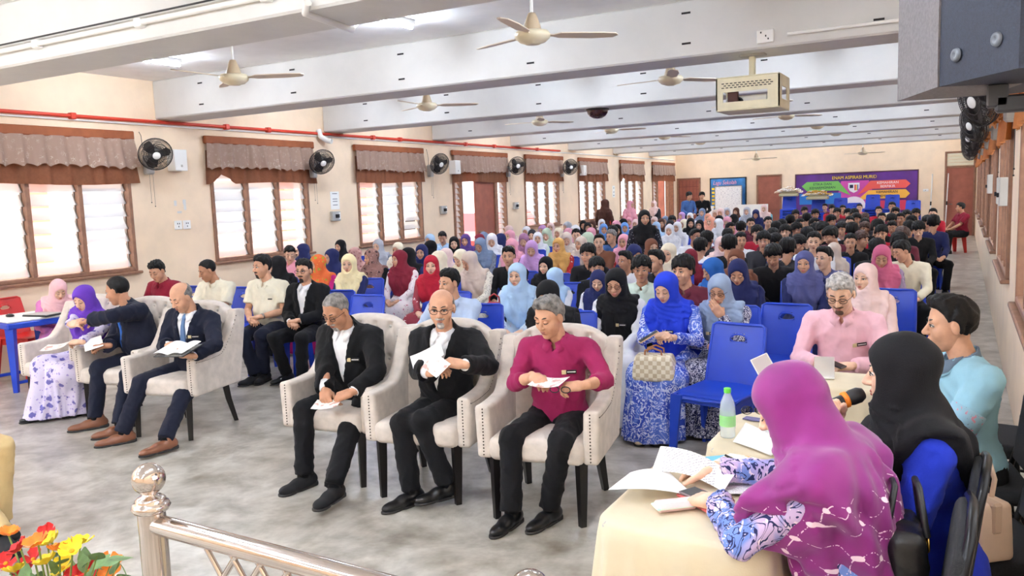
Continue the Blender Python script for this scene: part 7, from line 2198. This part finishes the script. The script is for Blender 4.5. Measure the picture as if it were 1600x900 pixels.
stander(1075, 300, 1.68, 25.5, 'B', 'k', 'denim', R(50), 10, 'youth in a blue jacket standing before the far left door')
stander(1097, 300, 1.68, 26.0, 'B', 'k', 'black', R(10), 0, 'youth in black standing between the door and the song board')
# --- man sitting alone in the far corner
L_, Z_, S_ = (-.28, 22.25, 0), R(-58), .97
p = aty(1501, 316, 22.2)
fg = Fig(seed=80, lean=2, hp=2, hy=-24, fat=.025, h=.012)
S_ = p.z / (float(fg.H[2]) + .135); q = Rz(Z_) @ (np.array([fg.H[0], fg.H[1], 0]) * S_)
shirt_man((p.x - q[0], p.y - q[1], 0), Z_, S_, 'man in a maroon polo sitting alone by the back right door', fg, cloth('maroon shirt cloth', (132, 24, 46)), TROU['black'], 'short', 'k', skin=2, part=.75, hh=.0055, ph=.008)
# ================================================================ railing, flowers, things on the tables
m_steel = mat('polished steel', (206, 196, 190), .12, 1.0)
RL = empty('stage_railing', (-2.10, 1.5, 0), label='polished steel railing with a ball-topped post at the stage edge', cat='railing')
def rail_post(x, dz=0.0):
    b = MB(); b.lathe([(.04, 0), (.04, .86 + dz)], 24, 0, MT((x, 0, 0))); b.lathe([(.06, 0), (.06, .02), (.04, .03)], 24, 0, MT((x, 0, 0)))
    p = b.build('post', m_steel, RL)
    b = MB(); b.lathe([(.039, .85), (.05, .856), (.056, .868), (.05, .88), (.042, .884), (.044, .89), (.036, .897), (.022, .902), (.020, .912)], 28, 0, MT((x, 0, dz)))
    b.build('collar', m_steel, p)
    b = MB(); b.ball((x, 0, .952 + dz), .048, 32); b.build('ball_finial', m_steel, p)
rail_post(0.0); rail_post(1.28, -.075)
for (z, r) in ((.815, .03), (.60, .022), (.12, .022)):
    b = MB(); b.tube([(0, 0, z), (1.28, -.03, z)], r, 20); b.build('rail', m_steel, RL)
for k in range(5):
    for (dx, s) in ((0, 1), (0, -1)):
        x = .30 + k * .1
        b = MB(); b.tube([(x - .06 * s, -.008, .785), (x + .06 * s, -.012, .63)], .009, 6); b.build('lattice_bar', m_steel, RL)
# poppies in a planter by the stage
PT = empty('potted_poppies', (-2.78, 1.58, 0), label='planter of red, orange and yellow artificial poppies at lower left', cat='flowers')
b = MB(); b.lathe([(.0, 0), (.12, 0), (.16, .3), (.17, .32), (.15, .32), (.14, .28), (0, .28)], 24); b.build('planter', mat('dark planter', (58, 50, 46), .7), PT)
_rn = random.Random(11)
PC = [mat('poppy red', (206, 32, 34), .6, var=.15, vscale=30), mat('poppy orange', (240, 130, 28), .6, var=.15, vscale=30), mat('poppy yellow', (250, 214, 40), .6, var=.12, vscale=30)]
m_st = mat('poppy stem', (120, 140, 70), .7); m_lf = mat('poppy leaf', (104, 134, 84), .7, var=.25, vscale=20); m_ct = mat('poppy centre', (226, 170, 40), .8)
FL = [(14, 838, 1), (73, 838, 0), (60, 852, 1), (82, 848, 2), (126, 851, 2), (33, 860, 0), (93, 862, 1), (113, 863, 2), (10, 882, 0), (54, 876, 0), (73, 882, 2), (100, 889, 2), (140, 894, 0), (170, 884, 1), (176, 896, 1), (40, 898, 0), (24, 895, 2), (120, 905, 0)]
for (u, v, c) in FL:
    Y = _rn.uniform(1.5, 1.7)
    p = aty(u, v, Y) - Vector(PT.location)
    ax = Vector((_rn.uniform(-.6, .6), _rn.uniform(-.7, .2), 1)).normalized()
    q = ax.to_track_quat('Z', 'Y').to_matrix().to_4x4(); q.translation = p
    b = MB(); b.tube([(p.x * .15, p.y * .15, .28), (p.x * .7, p.y * .7, p.z * .75), p], .0035, 5); b.build('stem', m_st, PT)
    fl = None
    b = MB()
    for k in range(5):
        a = k * 2 * PI / 5 + _rn.uniform(-.2, .2); w = _rn.uniform(.85, 1.15)
        def fn(s, t, a=a, w=w):
            r = .004 + .036 * w * t; th = a + (s - .5) * 1.5 * (1 - .25 * t * t)
            return q @ Vector((r * math.cos(th), r * math.sin(th), .006 + .022 * t * t + .004 * math.sin(s * 9 + a) * t))
        b.grid(fn, 7, 5); 
    fl = b.build('poppy_head', PC[c], PT)
    b = MB(); b.ball((0, 0, .008), (.009, .009, .007), 8, 0, q); b.build('poppy_centre', m_ct, fl)
for k in range(34):
    u, v = _rn.uniform(-20, 200), _rn.uniform(868, 930)
    p = aty(u, v, _rn.uniform(1.5, 1.72)) - Vector(PT.location)
    M = MT(p, (_rn.uniform(-1, 1), _rn.uniform(-1, 1), _rn.uniform(0, 6)))
    b = MB(); b.grid(lambda s, t: M @ Vector(((t - .5) * .075, (s - .5) * .045 * math.sin(PI * min(max(t, .04), .96)), .008 * math.cos(t * 3))), 5, 7); b.build('leaf', m_lf, PT)
    if k % 2 == 0:
        b = MB(); b.tube([(p.x * .15, p.y * .15, .28), p * .8 + Vector((0, 0, .02)), p], .0025, 4); b.build('stem', m_st, PT)

# --- on the nearest table
def lines_mat(name, ink, sy=46.0):
    """printed page: rows of text on white paper"""
    m, nt, N, L, p = _new(name)
    tc = nt.nodes.new('ShaderNodeTexCoord'); sx = nt.nodes.new('ShaderNodeSeparateXYZ'); L.new(tc.outputs['Generated'], sx.inputs[0])
    row = _math(nt, 'FRACT', _math(nt, 'MULTIPLY', sx.outputs[1], 24.0))
    rm = _math(nt, 'LESS_THAN', row, .42)
    n = _noise(nt, _coord(nt, (110, 24, 1), 'Generated'), 1.0, 2)
    wm = _math(nt, 'GREATER_THAN', n, .46)
    mg = _math(nt, 'MULTIPLY', _math(nt, 'GREATER_THAN', sx.outputs[0], .14), _math(nt, 'LESS_THAN', sx.outputs[0], .80))
    f = _math(nt, 'MULTIPLY', _math(nt, 'MULTIPLY', rm, wm), mg)
    L.new(_mix(nt, f, (244, 243, 241), ink), p.inputs['Base Color']); p.inputs['Roughness'].default_value = .8
    return m
m_print = lines_mat('printed page', (168, 168, 174))
def page(name, pts, m, label, curl=.0, nu=12, nv=8):
    """sheet through four corner points, with an arched middle"""
    P = [Vector(p) for p in pts]
    o0 = P[0].copy()
    b = MB()
    def fn(u, v):
        q = (P[0] * (1 - u) + P[1] * u) * (1 - v) + (P[3] * (1 - u) + P[2] * u) * v
        return q - o0 + Vector((0, 0, curl * math.sin(u * PI) ))
    b.grid(fn, nu, nv); b.grid(lambda u, v: fn(u, v) - Vector((0, 0, .001)), nu, nv)
    return tag(b.build(name, m, None, o0), label, 'paper')
Z1 = .745
page('paper_sheet', [atz(950, 765, .80), atz(1085, 775, Z1 + .004), atz(1045, 737, Z1 + .004), atz(985, 738, .78)], m_paper, 'blank white sheet jutting off the left of the nearest table', .012)
page('printed_page', [atz(1018, 737, Z1 + .006), atz(1130, 768, Z1 + .006), atz(1147, 742, .80), atz(1032, 697, .84)], m_print, 'printed page curling up on the nearest table', .025)
page('printed_page', [atz(1125, 772, Z1 + .004), atz(1205, 778, Z1 + .004), atz(1210, 745, Z1 + .004), atz(1140, 738, Z1 + .004)], m_print, 'printed page lying under the hand of the woman in magenta', .006)
m_prog = leaflet_mat('programme print', (226, 180, 90))
page('programme_leaflet', [atz(1110, 722, Z1 + .008), atz(1165, 740, Z1 + .008), atz(1205, 722, Z1 + .008), atz(1140, 708, Z1 + .008)], m_prog, 'colourful programme leaflet between the hands of the woman in magenta', .004)
b = MB(); b.box((0, 0, 0), (.12, .05, .003)); tag(b.build('blue_card', mat('sky card', (110, 190, 226), .6), None, atz(1105, 722, Z1 + .003), (0, 0, R(40))), 'light blue card at the back corner of the nearest table', 'card')
phone(atz(1098, 778, Z1 + .014), 60, (0, 0), 'grey phone lying on the nearest table beside the printed page', (120, 104, 106))
wl = empty('phone_wallet', atz(1100, 785, Z1), R(52), 'red leather wallet under the grey phone on the nearest table', 'wallet')
b = MB(); b.bbox((-.05, -.085, 0), (.05, .085, .012), .004); b.build('wallet_body', mat('coral leather', (214, 110, 110), .5), wl); b = MB(); b.bbox((.046, -.08, .002), (.053, .08, .010), .001); b.build('wallet_zip', m_alu, wl)
pc = empty('pencil_case', atz(1055, 795, Z1), R(40), 'pale pink and mint pencil case on the nearest table', 'pencil case')
b = MB(); b.bbox((-.07, -.03, 0), (.07, .03, .028), .012); b.build('case_body', mat('pale pink pvc', (240, 208, 206), .35), pc); b = MB(); b.bbox((-.071, -.031, .01), (.071, .031, .018), .004); b.build('case_band', mat('mint band', (190, 232, 214), .4), pc)
gs = empty('spectacles', atz(1118, 797, Z1 + .002), R(28), 'thin rose gold spectacles lying on the nearest table', 'glasses')
m_rg = mat('rose gold wire', (206, 130, 120), .3, .7)
for k in (-1, 1):
    b = MB(); b.tube([(k * .033 + .026 * math.cos(t), 0, .024 + .023 * math.sin(t)) for t in np.linspace(0, 2 * PI, 18, False)], .0016, 5, closed=True); b.build('rim', m_rg, gs)
    b = MB(); b.tube([(k * .06, 0, .03), (k * .062, .06, .01), (k * .055, .12, .003)], .0015, 5); b.build('temple', m_rg, gs)
pn = empty('pen', atz(1155, 722, Z1 + .03), R(-30), 'black pen held over the papers by the woman in magenta', 'pen')
pn.rotation_euler = (0, R(12), R(-20))
b = MB(); b.tube([(-.06, 0, 0), (.05, 0, 0)], .0042, 8); b.build('barrel', m_black, pn); b = MB(); b.tube([(.05, 0, 0), (.064, 0, 0)], [.004, .001], 8); b.build('tip', m_alu, pn)
# --- water bottle and papers on the second table
bt = empty('water_bottle', atz(1137, 683, .74), 0, 'clear water bottle with a green cap and label', 'bottle')
m_clear = see_through('clear bottle', (226, 240, 244), .35, .05)
b = MB(); b.lathe([(0, .002), (.028, .002), (.031, .01), (.030, .03), (.032, .045), (.031, .07), (.032, .09), (.031, .12), (.028, .145), (.018, .17), (.013, .182), (.013, .195)], 24); b.build('bottle_body', m_clear, bt)
b = MB(); b.lathe([(.0135, .186), (.0145, .188), (.0145, .204), (.012, .206), (0, .206)], 18); b.build('cap', mat('green cap', (110, 220, 80), .4), bt)
b = MB(); b.lathe([(.0325, .05), (.0325, .095)], 24); b.build('bottle_label', see_through('green label', (150, 220, 130), .75, .4), bt)
page('paper_sheet', [atz(1145, 690, Z1 + .003), atz(1205, 712, Z1 + .003), atz(1225, 690, Z1 + .003), atz(1165, 660, Z1 + .003)], m_paper, 'white sheet on the second table beside the bottle', .003)
page('paper_sheet', [atz(1185, 668, Z1 + .006), atz(1232, 700, Z1 + .006), atz(1238, 680, Z1 + .006), atz(1198, 655, Z1 + .006)], m_print, 'printed sheet under the chin of the woman in magenta', .004)
b = MB(); b.box((0, 0, 0), (.09, .045, .004)); tag(b.build('lanyard_card', mat('violet card', (92, 86, 130), .5), None, atz(1160, 655, Z1), (0, 0, R(-10))), 'dark violet card on the second table behind the bottle', 'card')
gs = empty('spectacles', atz(1178, 648, Z1), R(20), 'dark folded spectacles on the second table behind the bottle', 'glasses')
for k in (-1, 1):
    b = MB(); b.tube([(k * .03 + .024 * math.cos(t), 0, .02 + .018 * math.sin(t)) for t in np.linspace(0, 2 * PI, 16, False)], .002, 5, closed=True); b.build('rim', m_dark, gs)
    b = MB(); b.tube([(k * .055, 0, .02), (k * .05, .05, .006)], .002, 5); b.build('temple', m_dark, gs)
# --- tablet held up behind the magenta headscarf, frame on the third table
tb = empty('tablet', aty(1193, 566, 4.45), R(0), 'white tablet tilted up beside the nearest empty chairs', 'tablet'); tb.rotation_euler = (R(58), R(-24), R(25)); tb.location.z = .78
b = MB(); b.bbox((-.05, -.06, -.004), (.05, .06, .004), .003); b.build('tablet_case', m_wplastic, tb); b = MB(); b.box((-.044, -.054, .004), (.044, .054, .0048)); b.build('tablet_screen', mat('tablet glass', (200, 190, 188), .2), tb)
st = empty('tablet_table_prop', (0, 0, 0), 0) if False else None
fr = empty('card_holder', atz(1288, 590, .745), R(10), 'clear upright card holder on the third table', 'card holder')
b = MB(); b.bbox((-.05, -.002, 0), (.05, .002, .11), .001, 0, MT((0, 0, 0), (R(-14), 0, 0))); b.build('acrylic_sheet', see_through('acrylic', (226, 226, 224), .5, .1), fr); b = MB(); b.bbox((-.05, -.03, 0), (.05, .03, .004), .001); b.build('holder_foot', m_wplastic, fr)
# --- bags
m_bg = mat('beige leather', (222, 196, 172), .45, var=.05)
bg = empty('handbag', (.04, 3.08, .49), R(-50), 'beige leather handbag standing on the empty black chair', 'handbag')
def bagf(P):
    w = .135 - .10 * P[:, 2] * .35; d = .075 - .15 * P[:, 2] * .3
    q = np.stack([np.abs(P[:, 0]) - w + .02, np.abs(P[:, 1]) - d + .02, np.abs(P[:, 2] - .10) - .10 + .02], 1)
    m_ = np.maximum(q, 0); return np.sqrt((m_ ** 2).sum(1)) + np.minimum(q.max(1), 0) - .02
S = Soup().sdf(bagf, (-.17, -.11, -.02), (.17, .11, .24), .008); put(S, 'bag_body', [m_bg], bg)
for k in (-1, 1):
    b = MB(); b.tube([(-.06, k * .035, .17), (-.065, k * .045, .26), (-.03, k * .05, .32), (.03, k * .05, .32), (.065, k * .045, .26), (.06, k * .035, .17)], .008, 8); b.build('handle', m_bg, bg)
b = MB(); b.bbox((-.02, -.085, .09), (.02, -.072, .13), .004); b.build('clasp', mat('silver clasp', (190, 186, 180), .3, .8), bg)
b = MB(); b.bbox((-.137, -.02, .1), (.137, .02, .205), .008); b.build('bag_flap', mat('beige flap', (206, 178, 152), .5), bg)
kb = empty('black_bag', aty(1412, 850, 2.42) + Vector((0, 0, -.12)), R(-80), 'black leather bag with gold rings hanging behind the woman in magenta', 'handbag')
S = Soup().sdf(lambda P: rbox(P, (0, 0, .09), (.12, .05, .10), .035) - wrinkle(P, .006, 40, 2), (-.16, -.1, -.03), (.16, .1, .23), .008); put(S, 'bag_body', [mat('black leather', (26, 25, 26), .4, bump=.3)], kb)
m_gd = mat('gold ring', (214, 170, 90), .25, 1.0)
for k in (-1, 1):
    for j in (-1, 1):
        b = MB(); b.tube([(k * .06 + .02 * math.cos(t), j * .052, .15 + .02 * math.sin(t)) for t in np.linspace(0, 2 * PI, 14, False)], .003, 6, closed=True); b.build('ring', m_gd, kb)
for j in (-1, 1):
    b = MB(); b.tube([(-.06, j * .05, .17), (-.04, j * .03, .30), (.04, j * .03, .30), (.06, j * .05, .17)], .009, 8); b.build('strap', m_black, kb)
rb = empty('red_handbag', aty(773, 486, 6.35), R(10), 'small red handbag on the lap of the woman in the light blue headscarf', 'handbag')
S = Soup().sdf(lambda P: rbox(P, (0, 0, .04), (.07, .035, .045), .02), (-.1, -.06, -.02), (.1, .06, .1), .009); put(S, 'bag_body', [mat('red bag leather', (170, 26, 34), .4)], rb)
b = MB(); b.tube([(-.05, 0, .07), (-.045, 0, .13), (0, 0, .16), (.045, 0, .13), (.05, 0, .07)], .008, 8); b.build('handle', MATS['red bag leather'], rb)
